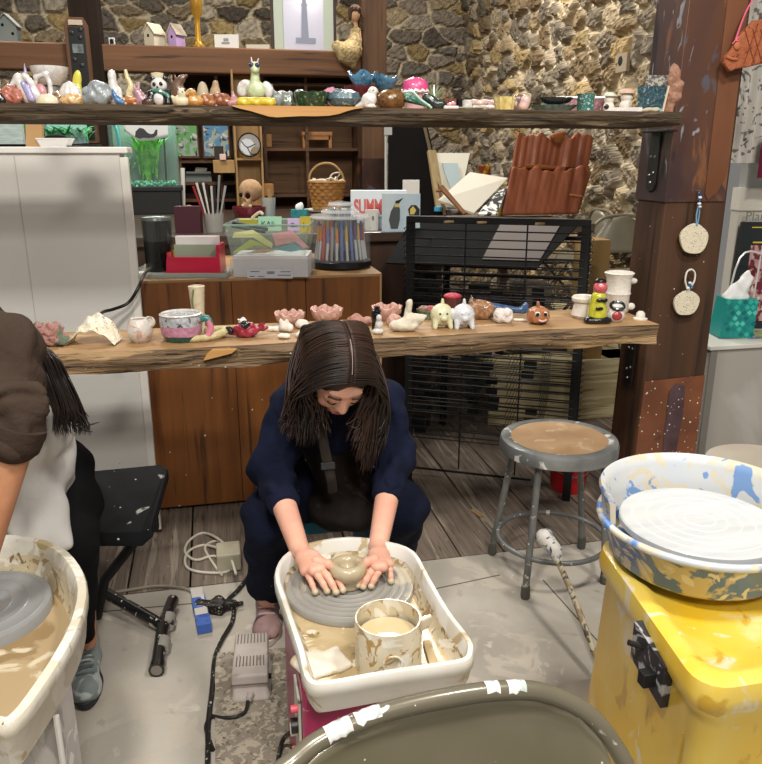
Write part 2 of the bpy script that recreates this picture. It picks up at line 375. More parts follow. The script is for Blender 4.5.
a, b = Y(0, 42, 6.0), Y(0, 66, 6.0)
tag(mesh('timber_beam', G().bb(-2.4 - a.x, Y(362, 60, 6).x - a.x, 0, .17, -.09, .085), beamw, None, (a.x, 6.02, (a.z + b.z) / 2 + .0), smooth=False, bevel=.01),
    'long brown crossbeam with small birdhouses standing on it', 'beam')
BZ = (a.z + b.z) / 2 + .085
# the big right post, leaning a little, wrapped in old metal
PW = wood('#573a26', '#3a2618', 'z', .35, .62, spots=[('#cfc6b6', 26, .085)], dark='#241710')
lo_l, lo_r, up_l, up_r = Y(637, 430, 2.625), Y(698, 430, 2.625), Y(690, 0, 2.625), Y(752, 0, 2.625)
def post_at(z, l=True):
    p, q = (lo_l, up_l) if l else (lo_r, up_r); t = (z - p.z) / (q.z - p.z); return p.x + (q.x - p.x) * t
bp_ = thing('timber_post', 'massive leaning dark timber post at the right with clay discs hanging on it', 'post', (post_at(0), 2.625, 0))
def postbox(z0, z1, g0=0.0, d=.20, fr=0.0, xr=None, front=False):
    o = Vector((post_at(0), 2.625, 0)); P = []
    for z in (z0, z1):
        l, r2 = post_at(z) - g0, post_at(z, False) + g0
        if xr: r2 = l + (r2 - l) * xr
        if front: dd = .004
        P += [Vector((l, 2.625 - g0 - fr, z)) - o, Vector((r2, 2.625 - g0 - fr, z)) - o, Vector((r2, 2.625 + d + g0, z)) - o, Vector((l, 2.625 + d + g0, z)) - o]
    return G().hexa(P)
mesh('shaft', postbox(0, 3.4), PW, bp_, smooth=False, bevel=.008)
pz = Y(690, 202, 2.625).z
steel = mat('#4c393a', .38, var='#6a4834', vs=3.2, vr=(.42, .60), splat=[('#84583c', 5, .40, 1.5), ('#5f5c66', 9, .37, 1.5), ('#2f272c', 7, .38), ('#9a9aa2', 22, .33, 1)], metal=.25, bump=.2, bs=8, stretch=(1, 1, .35), coat=.2)
mesh('metal_sleeve', postbox(pz, 3.4, .006, xr=.93), steel, bp_, smooth=False, bevel=.003)
cop = mat('#80543a', .5, var='#6b432c', vs=5, splat=('#5b3624', 6, .38), metal=.15, bump=.15, bs=9, stretch=(1, 1, .4))
st_ = G(); o_ = Vector((post_at(0), 2.625, 0)); pts = [(.50, 3.35), (.86, 3.35), (.93, pz + .16), (.90, pz + .09), (.80, pz + .035), (.66, pz + .006), (.60, pz + .03)]
q = []
for fx, z in pts: q.append((post_at(z) + (post_at(z, False) - post_at(z)) * fx - o_.x, z))
mesh('copper_strip', G().prism(q, -.004).xf(Matrix.Translation((0, -.0065, 0))), cop, bp_, smooth=False)
cz1 = Y(650, 381, 2.625).z
copl = mat('#7f4d32', .5, var='#6a3f2a', vs=6, splat=('#4a3433', 3.5, .40), spots=[('#e0d8cc', 55, .22), ('#ddd5c8', 24, .12)], metal=.1, bump=.15, bs=12)
mesh('copper_plate', G().prism([(post_at(z, l_) + (.004 if l_ else -.002) - o_.x, z) for z, l_ in ((.22, True), (.22, False), (cz1 + .01, False), (cz1, True))], -.004).xf(Matrix.Translation((0, -.001, 0))), copl, bp_, smooth=False, bevel=.002)
mesh('steel_patch', G().prism([(post_at(.5) + .12 - o_.x + a, z) for a, z in ((0, .33), (.065, .33), (.075, .5), (.07, cz1 - .03), (.03, cz1 - .015), (.0, cz1 - .05))], -.002).xf(Matrix.Translation((0, -.006, 0))), mat('#4a3338', .35, var='#5d4a50', vs=9, spots=('#ded6cb', 60, .22), metal=.3), bp_, smooth=False)
bk = mat('#15120f', .5, coat=.2)

# ------------------------------------------------------------------ the two plank shelves
UZ = 1.636; LZ = .945; SY0 = 2.31; SY1 = 2.615
def plank(name, label, x0, x1, zt, th, m, m2, jag, seed):
    """live-edge plank: wavy front edge, flat top; returns the root"""
    r = random.Random(seed); n = int((x1 - x0) / .02); g = G(); top = G(); rows = []
    for i in range(n + 1):
        x_ = x0 + (x1 - x0) * i / n; w1 = jag * (math.sin(x_ * 9 + seed) + .6 * math.sin(x_ * 23 + 2) + r.uniform(-.35, .35)); w2 = jag * (math.sin(x_ * 13 + 1.3) + r.uniform(-.4, .4))
        ba = .6 * jag * math.sin(x_ * 17 + seed * 2)
        rows.append([(x_, SY0 + w1 * .5, zt), (x_, SY0 - .006 + w2, zt - th * .35 + r.uniform(-.002, .002)), (x_, SY0 + w2 * .7, zt - th * .7 + r.uniform(-.003, .003)), (x_, SY0 + .01 + w1, zt - th + ba), (x_, SY1, zt - th), (x_, SY1, zt)])
    for rr in rows: g.v += rr
    for i in range(n):
        for j in range(6):
            a_, b_ = i * 6 + j, i * 6 + (j + 1) % 6; g.f.append((a_, b_, b_ + 6, a_ + 6))
    g.f += [tuple(range(6)), tuple(n * 6 + j for j in reversed(range(6)))]
    c = ((x0 + x1) / 2, SY0, zt - th); t = thing(name, label, 'shelf', c); g.xf(Matrix.Translation(-Vector(c)))
    o = mesh('plank', g, m, t, ang=30); o.data.materials.append(m2)
    for f in o.data.polygons:
        if f.normal.z > .8: f.material_index = 1
    return t
upw = wood('#54442f', '#2f241b', 'x', 1.5, .75, dark='#1d1612', bump=1, splat=('#6b5a44', 2.5, .40))
uptop = wood('#b08a5c', '#8d6a42', 'x', .4, .6)
loww = wood('#8a7154', '#5f4b37', 'x', 1.5, .75, dark='#3b2b1e', spots=[('#d9cdb9', 40, .12)], bump=1, splat=('#a58761', 1.2, .40))
lowtop = wood('#ad8a60', '#8e6d49', 'x', .35, .55, spots=[('#d8c9b0', 16, .09)], splat=('#c2b092', 1.6, .36))
XR = Y(683, 113, SY0).x; XL = Y(658, 330, SY0).x
us = plank('plank_shelf', 'upper dark plank shelf crowded with small glazed pottery', -1.15, XR, UZ, .043, upw, uptop, .006, 1)
ls = plank('plank_shelf', 'lower thick live-edge plank shelf behind the seated girl', -1.15, XL, LZ, .068, loww, lowtop, .008, 5)
# the golden debarked hollow in the upper edge
e0 = Vector(us.location); g = G(); top = []; bot = []
for px_, dd in ((232, 0), (240, .006), (250, .012), (259, .019), (268, .026), (276, .028), (288, .026), (300, .024), (315, .024), (328, .022), (338, .017), (346, .009), (354, .003), (362, 0)):
    p = Y(px_, 105, SY0); top.append((p.x, UZ + .001)); bot.append((p.x, UZ - .002 - dd))
g.prism(top + bot[::-1], .02).xf(Matrix.Translation((-e0.x, -e0.y + SY0 - .016, -e0.z)))
mesh('bare_edge', g, wood('#c4945a', '#a5743f', 'x', .5, .5), us)
p = Y(165, 350, SY0); pa = [(0, 0), (.085, .018), (.10, .03), (.03, .032), (.012, .02)]
mesh('bare_patch', G().prism(pa, .02).xf(Matrix.Translation((Y(203, 350, SY0).x - ls.location.x, -.017, .03))), wood('#c09157', '#a97b45', 'x', .5, .5), ls)
# black bolted brackets under both shelves, against the post
bolt = mat('#8f8c88', .35, metal=.8)
def bracket(par, zt, th, zb):
    """flange on the left face of the post with an arm under the plank"""
    o = Vector(par.location); w2 = .034; yc = 2.72; ln = zt - th - zb; x0 = post_at(zt - th) - .007; x1 = post_at(zb) - .007; t = math.atan2(x0 - x1, ln)
    poly = [(-w2, 0), (w2, 0), (w2 * .95, -ln + .03), (w2 * .7, -ln + .008), (0, -ln), (-w2 * .7, -ln + .008), (-w2 * .95, -ln + .03)]
    g = G().prism(poly, -.007, 'x').xf(Matrix.Translation((x0 - o.x, yc - o.y, zt - th - o.z)) @ Matrix.Rotation(t, 4, 'Y'))
    g.bb(x0 - .05 - o.x, x0 - .002 - o.x, 2.585 - o.y, yc + w2 - o.y, zt - th - .008 - o.z, zt - th - .0005 - o.z)
    b_ = mesh('bracket', g, bk, par, smooth=False, bevel=.002)
    for bx, bz in ((-.014, .42), (.014, .42), (-.014, .68), (.012, .72), (0, .84)):
        mesh('bolt', G().lathe([(.0055, 0), (.0045, .004), (.001, .005)], n=8).xf(Matrix.Rotation(R(-90), 4, 'Y')), bolt, b_, (x0 - .007 + (x1 - x0) * bz - o.x, yc + bx - o.y, zt - th - ln * bz - o.z))
bracket(us, UZ, .043, Y(657, 192, 2.72).z)
bracket(ls, LZ, .068, Y(630, 388, 2.72).z)

# ------------------------------------------------------------------ large furniture behind the shelves
FY = 3.18
def rel(root, g): return g.xf(Matrix.Translation(-Vector(root.location)))
CZ = 1.022; cxl = Y(136, 280, FY).x; cxr = Y(380, 270, FY).x
ply = wood('#8a5424', '#6a3d18', 'z', .45, .5, spots=[('#d8d0c4', 15, .085)], dark='#4d2c12', coat=.15)
cb = thing('storage_cabinet', 'low brown plywood cabinet behind the girl covered with pens and paper', 'cabinet', ((cxl + cxr) / 2, FY, 0))
mesh('body', rel(cb, G().bb(cxl, cxr, FY, 3.93, .02, CZ - .012)), ply, cb, smooth=False, bevel=.004)
mesh('worktop', rel(cb, G().bb(cxl - .004, cxr + .004, FY - .004, 3.93, CZ - .014, CZ)), wood('#b08a5c', '#8d6b45', 'x', .4, .5), cb, smooth=False, bevel=.003)
for px_ in (232, 306):
    x_ = Y(px_, 300, FY).x; mesh('seam', rel(cb, G().bb(x_ - .0015, x_ + .0015, FY - .0015, FY, .03, CZ - .016)), mat('#3a200e', .8), cb, smooth=False)
mesh('side_edge', rel(cb, G().bb(cxr - .003, cxr + .006, FY - .006, 3.93, .02, CZ)), wood('#c0986a', '#9d7a50', 'z', .4, .6), cb, smooth=False)
# dark desk further back
DZ = 1.12; dkt = wood('#4b3a31', '#33261f', 'x', .5, .35, coat=.3, dark='#251a15')
dx0 = Y(120, 230, 4.1).x; dx1 = Y(398, 230, 4.4).x
dk = thing('dark_desk', 'dark stained desk crowded with brushes and boxes behind the plywood cabinet', 'desk', ((dx0 + dx1) / 2, 4.0, 0))
mesh('desktop', rel(dk, G().bb(-1.5, 1.19, 3.95, 5.9, DZ - .05, DZ)), dkt, dk, smooth=False, bevel=.004)
mesh('front_panel', rel(dk, G().bb(-1.48, 1.17, 3.99, 4.03, .0, DZ - .05)), wood('#4a3222', '#33221a', 'z', .5, .6), dk, smooth=False)
mesh('back_panel', rel(dk, G().bb(-1.48, 1.17, 5.84, 5.88, .0, DZ - .05)), wood('#4a3222', '#33221a', 'z', .5, .6), dk, smooth=False)
# tall white chest at the left
PY_ = 2.98; px1 = Y(119, 150, PY_).x; PZ = Y(119, 147, PY_).z
wh = mat('#dcdad5', .45, var='#cfccc7', vs=1.5, spots=[('#6f6a62', 14, .03)], coat=.1)
pn = thing('freestanding_chest', 'tall plain white chest behind the person in brown, its top level with the eye', 'chest', (px1 - .6, PY_, 0))
mesh('body', rel(pn, G().bb(-1.75, px1, PY_, PY_ + .17, .02, PZ - .02)), wh, pn, smooth=False, bevel=.004)
mesh('corner_edge', rel(pn, G().bb(px1 - .002, px1 + .028, PY_ - .004, PY_ + .03, .02, PZ - .035)), mat('#e6e2db', .5, spots=('#5d5851', 30, .04)), pn, smooth=False, bevel=.003)
mesh('lid', rel(pn, G().bb(-1.77, px1 + .03, PY_ - .012, PY_ + .18, PZ - .022, PZ)), mat('#e4e1dc', .5, spots=('#77726a', 30, .05)), pn, smooth=False, bevel=.004)
mesh('panel_seam', rel(pn, G().bb(Y(26, 250, PY_).x, Y(26, 250, PY_).x + .003, PY_ - .0015, PY_, .03, PZ - .03)), mat('#b9b5ae', .6), pn, smooth=False)

# bookcase on the far wall
BKY = 6.25; bkw = wood('#6a4a30', '#4f3522', 'x', .6, .6, dark='#2d1c11')
def shelfunit(name, label, xa, xb, ya, yb, zs, boards, m, dep=.3, back=None, mull=()):
    """open case spanning columns xa..xb; boards and uprights are parts"""
    a = Y(xa, 100, BKY); b = Y(xb, 100, BKY); z0, z1 = zs
    t = thing(name, label, 'bookcase', ((a.x + b.x) / 2, BKY, 0))
    mesh('back_panel', rel(t, G().bb(a.x, b.x, BKY + dep - .012, BKY + dep, z0, z1)), back or m, t, smooth=False)
    for x_ in (a.x, b.x - .022): mesh('upright', rel(t, G().bb(x_, x_ + .022, BKY, BKY + dep, z0, z1)), m, t, smooth=False)
    for z in boards: mesh('board', rel(t, G().bb(a.x + .02, b.x - .02, BKY + .002, BKY + dep - .01, z - .022, z)), m, t, smooth=False)
    for px_ in mull:
        x_ = Y(px_, 100, BKY).x; mesh('divider', rel(t, G().bb(x_ - .012, x_ + .012, BKY - .004, BKY + .02, z0, z1)), m, t, smooth=False)
    return t
zY = lambda y_: Y(310, y_, BKY).z
shelfunit('bookcase', 'dark brown open bookcase behind the splint basket', 262, 361, 70, 235, (0.02, zY(71)), [zY(71), zY(83), zY(148), zY(194)], bkw, .32, wood('#7d5a38', '#634527', 'x', .5, .6, dark='#4c3219'), (306,))
zq = lambda y_: Y(200, y_, BKY).z
shelfunit('bookcase', 'brown bookcase with glazed doors right of the green aquarium', 174, 234, 67, 235, (0.02, zq(68)), [zq(68), zq(160), zq(182), zq(199)], wood('#6b4629', '#50331d', 'x', .6, .6), .26, wood('#4a2f1e', '#332012', 'x', .5, .7), (217,))
tall = thing('tall_box_shelf', 'tall narrow blond wood box shelf holding a round glass panel', 'shelf', (Y(248, 100, 6.0).x, 6.0, 0))
a, b = Y(234, 140, 6.0), Y(262, 140, 6.0); bl = wood('#b08a55', '#9a7646', 'z', .5, .5); zt_ = Y(248, 70, 6.0).z
mesh('back_panel', rel(tall, G().bb(a.x, b.x, 6.16, 6.175, DZ + .0, zt_)), bl, tall, smooth=False)
for x_ in (a.x, b.x - .014): mesh('side', rel(tall, G().bb(x_, x_ + .014, 5.98, 6.16, DZ, zt_)), bl, tall, smooth=False)
for yy in (158, 212): mesh('board', rel(tall, G().bb(a.x + .014, b.x - .014, 5.98, 6.16, Y(248, yy, 6).z - .016, Y(248, yy, 6).z)), bl, tall, smooth=False)
mesh('foot', rel(tall, G().bb(a.x, b.x, 5.98, 6.17, 0, DZ)), bl, tall, smooth=False)
# small drawer box at the left of it, pegs at the right
def block(name, label, cat, xa, xb, yt, yb, y, dep, m, bevel=.003, rz=0, **k):
    a, b = Y((xa + xb) / 2, yb, y), Y((xa + xb) / 2, yt, y); w_ = (xb - xa) * S(a) / 2
    o = mesh(name, G().bb(-w_, w_, 0, dep, 0, b.z - a.z), m, None, a, (0, 0, R(rz)), smooth=False, bevel=bevel); return tag(o, label, cat, **k)
block('wooden_box', 'flat blond wooden box sticking out left of the tall blond shelf', 'box', 214, 235, 160, 173, 5.95, .2, bl)
block('wooden_box', 'small dark box above the blond box near the glazed bookcase', 'box', 215, 224, 146, 160, 6.0, .1, mat('#2c1d18', .6))
block('pink_cup', 'tiny pale pink cup on the flat blond box', 'cup', 220, 226, 154, 160, 5.92, .04, mat('#dcb7ac', .5))
block('wooden_box', 'small blond peg box right of the tall blond shelf', 'box', 262.5, 274, 184, 196, 6.0, .16, wood('#a5763f', '#8d6234', 'z'))
block('wooden_box', 'small blond box high on the dark bookcase shelf', 'box', 263, 272, 134, 147, 6.26, .15, wood('#b07f48', '#946a3b', 'z'))
st = thing('wooden_stool', 'miniature orange wooden step stool on the dark bookcase shelf', 'stool', (Y(317, 147, 6.35).x, 6.35, zY(148)))
s_ = S(st.location); ow = wood('#bd8450', '#a06d3f', 'x', .6)
mesh('seat', G().bb(-15, 15, -4, 8, 12, 15.5), ow, st, smooth=False, scale=s_)
for x_ in (-13, 13): mesh('leg', G().bb(x_ - 1.4, x_ + 1.4, -3, 7, 0, 12), ow, st, smooth=False, scale=s_)
mesh('rail', G().bb(-13, 13, -3, -2, 8, 12), ow, st, smooth=False, scale=s_)

# aquarium on its black stand
AY = 5.55; a, b = Y(113, 187, AY), Y(174, 122, AY); AZ = a.z
sd = thing('aquarium_stand', 'black stand under the planted aquarium', 'stand', ((a.x + b.x) / 2, AY, 0)); blk = mat('#101010', .45)
mesh('cabinet', rel(sd, G().bb(a.x - .02, b.x + .01, AY - .02, 5.83, DZ + .0, AZ - .03)), blk, sd, smooth=False, bevel=.004)
mesh('top_rim', rel(sd, G().bb(a.x - .03, b.x + .02, AY - .03, 5.84, AZ - .03, AZ)), blk, sd, smooth=False, bevel=.004)
aq = thing('aquarium', 'lit aquarium with bright green water plant behind a whale cloth', 'aquarium', ((a.x + b.x) / 2, AY, AZ)); hA = .50
w_ = (b.x - a.x) / 2
mesh('glass_tank', G().bb(-w_, w_, 0, .006, 0, hA).bb(-w_, -w_ + .006, 0, .27, 0, hA).bb(w_ - .006, w_, 0, .27, 0, hA), glass('#bfe0d4', .05, .05), aq, smooth=False)
mesh('back_wall', G().bb(-w_, w_, .265, .27, 0, hA), mat('#6f8478', .5, var='#566b60', vs=4), aq, smooth=False)
mesh('hood', G().bb(-w_, w_, 0, .27, hA, hA + .04), blk, aq, smooth=False)
al = lamp('aquarium_lamp', (aq.location.x + .02, AY + .12, AZ + hA - .01), .18, 3.2, (.75, 1, .85)); al.data.size = .3; al.data.size_y = .12
gr = G()
for i in range(260): gr.ell((random.uniform(-w_ + .02, w_ - .02), random.uniform(.02, .25), random.uniform(.0, .03)), [random.uniform(.006, .012)] * 3, 6)
o = mesh('gravel', gr, mat('#2f8f6c', .6, var='#7cc9a8', vs=30), aq); o['kind'] = 'stuff'
def plant(name, par, n, h, spread, m, loc, seed, wd=.01, droop=.5, jx=.0):
    r = random.Random(seed); g = G()
    for i in range(n):
        jit = Vector((r.uniform(-1, 1), r.uniform(-.6, .6), 0)) * jx; a_ = r.uniform(0, 2 * PI); l = h * r.uniform(.6, 1); z0 = r.uniform(0, h * .55); d = Vector((math.cos(a_), math.sin(a_), 0)); sp = spread * r.uniform(.5, 1)
        pts = [jit + d * sp * t + Vector((0, 0, z0 + (l - z0) * (t * 1.5 - droop * t * t) )) for t in (0, .3, .6, .85, 1)]; sd_ = Vector((-d.y, d.x, .2)).normalized()
        ww = [wd * q for q in (.4, 1, .9, .5, .05)]; o = len(g.v)
        for p, q in zip(pts, ww): g.v += [tuple(p - sd_ * q), tuple(p + Vector((0, 0, q * .4))), tuple(p + sd_ * q)]
        for j in range(4):
            k = o + j * 3; g.f += [(k, k + 1, k + 4, k + 3), (k + 1, k + 2, k + 5, k + 4)]
    return mesh(name, g, m, par, loc)
grn = mat('#7fd63f', .5, var='#3f9a3a', vs=20)
plant('water_plant', aq, 90, .42, .13, grn, (.02, .13, .02), 3, .011, .5, .06)
plant('water_plant', aq, 30, .2, .1, mat('#5c8a4c', .5), (-.15, .12, .02), 4, .007, .5, .04)
mesh('filter_tube', G().tube([(.13, .1, .02), (.135, .1, .3), (.12, .1, .58)], .006), blk, aq)
mesh('filter_pump', G().tube([(-.15, .05, .12), (-.16, .05, .35), (-.2, .05, .46)], [.012, .01, .012]).ell((-.17, .05, .43), (.035, .03, .025)), mat('#2f8d94', .4), aq)
wc = thing('whale_cloth', 'white cloth printed with a dark whale draped over the aquarium front', 'cloth', Y(148, 141, AY - .03))
s_ = S(wc.location)
mesh('cloth', G().sheet(lambda u, v: (-22 + 42 * u, -.6 * math.sin(u * 9) , 22 - (19 + 3 * math.sin(u * 3 + .5)) * v * (.55 + .45 * min(1, u * 3 + .1))), 16, 5), mat('#dfe0de', .8, splat=('#8fb6cf', .9, .34)), wc, scale=s_, wall=.002)
wp = [(-11, 1), (-10, 6), (-6, 9.5), (-2, 8.5), (1, 5), (4, 3.5), (7, 4), (9, 7.5), (11, 8), (10.5, 3), (7, .6), (2, 0), (-3, .3), (-7, -.8)]
mesh('whale_print', G().prism([(x * 1., z + 3) for x, z in wp], -.3).xf(Matrix.Translation((-1, -.9, 0))), mat('#3a3c40', .7), wc, smooth=False, scale=s_)
# more tanks and greenery seen above the chest
t2 = thing('aquarium', 'second lit aquarium with low bright green plants left of the framed plaque', 'aquarium', (Y(66, 141, 5.5).x, 5.5, Y(66, 143, 5.5).z)); s_ = S(t2.location)
mesh('glass_tank', G().bb(-19, 19, 0, .6, 0, 25), glass('#bfe0e4', .05, .2), t2, smooth=False, scale=s_)
mesh('back_wall', G().bb(-19, 19, 14, 15, 0, 30), mat('#9cc5c4', .6), t2, smooth=False, scale=s_)
plant('water_plant', t2, 70, .10, .12, mat('#3fc45e', .5, var='#1e8a3f', vs=30), (.04, .05, .01), 7, .010, .5, .09)
plant('water_plant', t2, 50, .09, .12, mat('#3fc45e', .5, var='#1e8a3f', vs=30), (-.06, .05, .01), 8, .010, .5, .07)
t3 = thing('aquarium_stand', 'dark stand under the second aquarium behind the chest', 'stand', (t2.location.x, 5.5, 0)); mesh('cabinet', G().bb(-.75, .19, -.02, .22, DZ, t2.location.z - .004), blk, t3, smooth=False)
gp = thing('glass_jar', 'pale blue glass tank at the far left above the white chest', 'jar', Y(5, 143, 5.4)); s_ = S(gp.location)
mesh('vessel', G().bb(-20, 17, 0, 12, -1, 28), mat('#a9c4c0', .25, var='#d3dcd8', vs=12, stretch=(1, 1, 8)), gp, smooth=False, scale=s_)
lf = plant('leafy_plant', None, 12, .22, .10, mat('#5b9a55', .5), Y(22, 143, 5.52), 12, .012); tag(lf, 'thin green leaves beside the brown folder at the far left', 'plant')

# wooden framed plaque on the dark post
fr = thing('framed_plaque', 'wood framed black instrument plaque hanging on the dark post', 'plaque', Y(88, 143, 5.93)); s_ = S(fr.location)
fo = [(-11, 0), (11, 0), (11, 108), (7, 115), (-7, 115), (-11, 108)]
mesh('frame', G().prism(fo, 4), wood('#6e4a33', '#54361f', 'z', .6), fr, smooth=False, bevel=.002, scale=s_)
mesh('dark_panel', G().prism([(-7.5, 3), (7.5, 3), (7.5, 106), (-7.5, 106)], .6).xf(Matrix.Translation((0, -1, 0))), mat('#171717', .3), fr, smooth=False, scale=s_)
mesh('name_plate', G().bb(-6.5, 6.5, -1.6, -.8, 108, 112.5), mat('#c9b8a4', .5), fr, smooth=False, scale=s_)
mesh('reflector', G().bb(-5, 5, -1.8, -.9, 83, 91), mat('#7f8a89', .4, var='#495050', vs=20), fr, smooth=False, scale=s_)
for gx, gz in ((-4, 101), (4, 104), (3, 97), (-4, 77), (2, 72)): mesh('gauge', dots([(gx, -1.2, gz)], 2.3, .3), mat('#2b2c2c', .3), fr, scale=s_)
mesh('shade_cap', G().bb(-5, 5, -1.8, -.9, 11, 14), mat('#8e938f', .4), fr, smooth=False, scale=s_)

# things on the crossbeam
def beamfig(name, label, cat, px, parts, **k): return fig(name, label, cat, px, 6.08, BZ, parts, **k)
def birdhouse(px, label, wall, roof, w_, h, d, holes, rz=20):
    hb = h * .62; m1 = mat(wall, .8, var='#888880' if wall == '#7d8a8c' else None)
    g = G().prism([(-w_ / 2, 0), (w_ / 2, 0), (w_ / 2, hb), (0, h * .96), (-w_ / 2, hb)], d)
    rr = G()
    for s in (-1, 1): rr.hexa([(s * (w_ / 2 + 2), -1.5, hb - 2.2), (s * (w_ / 2 + 2), d + 1, hb - 2.2), (0, d + 1, h), (0, -1.5, h), (s * (w_ / 2 + 2), -1.5, hb - 1.2), (s * (w_ / 2 + 2), d + 1, hb - 1.2), (0, d + 1, h + 1), (0, -1.5, h + 1)])
    beamfig('birdhouse', label, 'birdhouse', px, [('house_body', m1, g), ('roof', mat(roof, .8), rr), *[('entrance_hole', mat('#0d0d0f', .8), G().ell((hx, -.1, hz), (1.5, .3, 1.5), 12)) for hx, hz in holes]], rz=rz, group=None)
birdhouse(9, 'grey blue birdhouse with steep roof at the far left of the crossbeam', '#7d8a8c', '#8d8f8b', 20, 26, 12, [(-3, 16), (6, 8)], 4)
birdhouse(150, 'cream birdhouse standing beside the lilac one', '#d6ccb5', '#d9cdb4', 14, 21, 14, [(-1, 10)], -32)
birdhouse(173, 'small lilac birdhouse on the crossbeam', '#b99bc8', '#c9bda9', 11, 21, 12, [(-.5, 9.5)], -32)
beamfig('photo_frame', 'tiny white frame near the dark post', 'frame', 113, [('frame', mat('#e8e6e0', .6), G().bb(-3, 3, -1, 0, 0, 7)), ('picture', blk, G().bb(-1.8, 1.8, -1.4, -1, 1.2, 5.6))])
gold = mat('#c99a3a', .35, var='#a87a28', vs=9, metal=.4)
beamfig('candlestick', 'tall yellow wooden goblet candlestick', 'candlestick', 199, [('stem', gold, G().lathe([(6.5, 0), (6.5, 1.5), (4, 3.5), (3, 6), (2.6, 20), (3, 28), (5.5, 32), (6, 45), (5, 45), (4, 34), (.1, 33)], n=20))])
beamfig('greeting_card', 'white card with a small grey drawing on the crossbeam', 'card', 227, [('card', mat('#e9e7e2', .7), G().bb(-12, 12, 0, .6, 0, 13)), ('drawing', mat('#9a9a98', .8), G().bb(-5, 3, -.2, 0, 4, 6).bb(-3, 2, -.2, 0, 6.5, 9.5))])
beamfig('greeting_card', 'low framed card lying left of the lighthouse picture', 'card', 258, [('frame', mat('#8c7c62', .6), G().bb(-12.5, 12.5, 0, 1, 0, 5)), ('paper', mat('#cfcbb9', .7), G().bb(-11.5, 11.5, -.3, 0, .6, 4.4))])
lh = thing('framed_picture', 'large framed lighthouse picture standing on the crossbeam', 'picture', Y(304, 51, 6.14)); s_ = S(lh.location)
mesh('frame', G().bb(-32, 33, 0, 3, 0, 80), mat('#3b2a24', .5), lh, smooth=False, scale=s_)
mesh('mat_board', G().bb(-29, 30, -.6, 0, 1, 78), mat('#b9c4b3', .6), lh, smooth=False, scale=s_)
mesh('print', G().bb(-19.5, 20, -1, -.6, 1, 78), mat('#bfc3d6', .25, var='#d2cde0', vs=2, coat=.5), lh, smooth=False, scale=s_)
mesh('lighthouse', G().prism([(-2.5, 12), (5, 12), (3.6, 41), (-1.2, 41)], .3).bb(-2, 4.4, 0, .3, 41, 43).bb(-.8, 3.2, 0, .3, 43, 49).bb(-8, 12, 0, .3, 7, 12).xf(Matrix.Translation((0, -1.4, 0))), mat('#8f95a8', .5), lh, smooth=False, scale=s_)
# sitting doll
dl = thing('sitting_doll', 'doll in a long cream lace dress sitting on the crossbeam', 'doll', (Y(349, 50, 6.0).x, 5.99, BZ)); s_ = S(dl.location)
mesh('dress', sdf([('c', 7, -1, 18, 5, -2, 10, 4.5, 5.5), ('c', 4, -4, 8, -3, -8, -4, 6, 11), ('c', -2, -9, -4, 2, -9, -15, 9, 3), ('e', -12, -9, 1, 8, 3.5, 6, (0, 30, 0)), ('e', 8, -5, 0, 4, 4, 8)], k=4, nz=.6, ns=1.3), mat('#b8a47a', .85, var='#8f7a54', vs=50, bump=.4, bs=60), dl, scale=s_)
mesh('body', sdf([('c', 7, -2, 20, 6, -2, 27, 2.2, 2), ('e', 5.5, -3.5, 32, 5, 4.6, 6), ('c', 10, -2, 19, 11, -4, 8, 1.6, 1.3), ('c', 2.5, -2, 18, 1, -6, 9, 1.6, 1.3)], k=1.2), mat('#c39a76', .6), dl, scale=s_)
mesh('hair', sdf([('e', 6, -1, 35, 7, 6.5, 7), ('c', 1, -5, 36, 0, -5, 29, 2, 1.5), ('c', 2, -6.5, 37.5, 9, -6.5, 37, 1.8, 1.8), ('c', 11, -1, 32, 12, -1, 20, 3.5, 2), ('c', 2, 0, 34, 2, 0, 29, 2, 1.5)], k=2, nz=.4, ns=1.5), mat('#4a3222', .7), dl, scale=s_)

# long table under the right hand clutter and its things
TZ = 1.12; ta, tb = Z(392, 222, TZ), Z(606, 222, TZ)
tt = thing('work_table', 'long paint-stained table below the leather chair and drawings', 'table', (1.7, 4.7, 0))
tw = wood('#7b6a59', '#5c4d40', 'x', .5, .6, splat=('#cfc6b6', 2, .36))
mesh('tabletop', rel(tt, G().bb(1.2, 2.22, 4.2, 5.6, TZ - .05, TZ)), tw, tt, smooth=False, bevel=.004)
for x_, y_ in ((1.26, 4.25), (2.18, 4.25), (1.26, 5.55), (2.18, 5.55)): mesh('leg', rel(tt, G().bb(x_ - .03, x_ + .03, y_ - .03, y_ + .03, 0, TZ - .05)), tw, tt, smooth=False)
mesh('lower_shelf', rel(tt, G().bb(1.24, 2.2, 4.25, 5.55, .5, .53)), tw, tt, smooth=False)
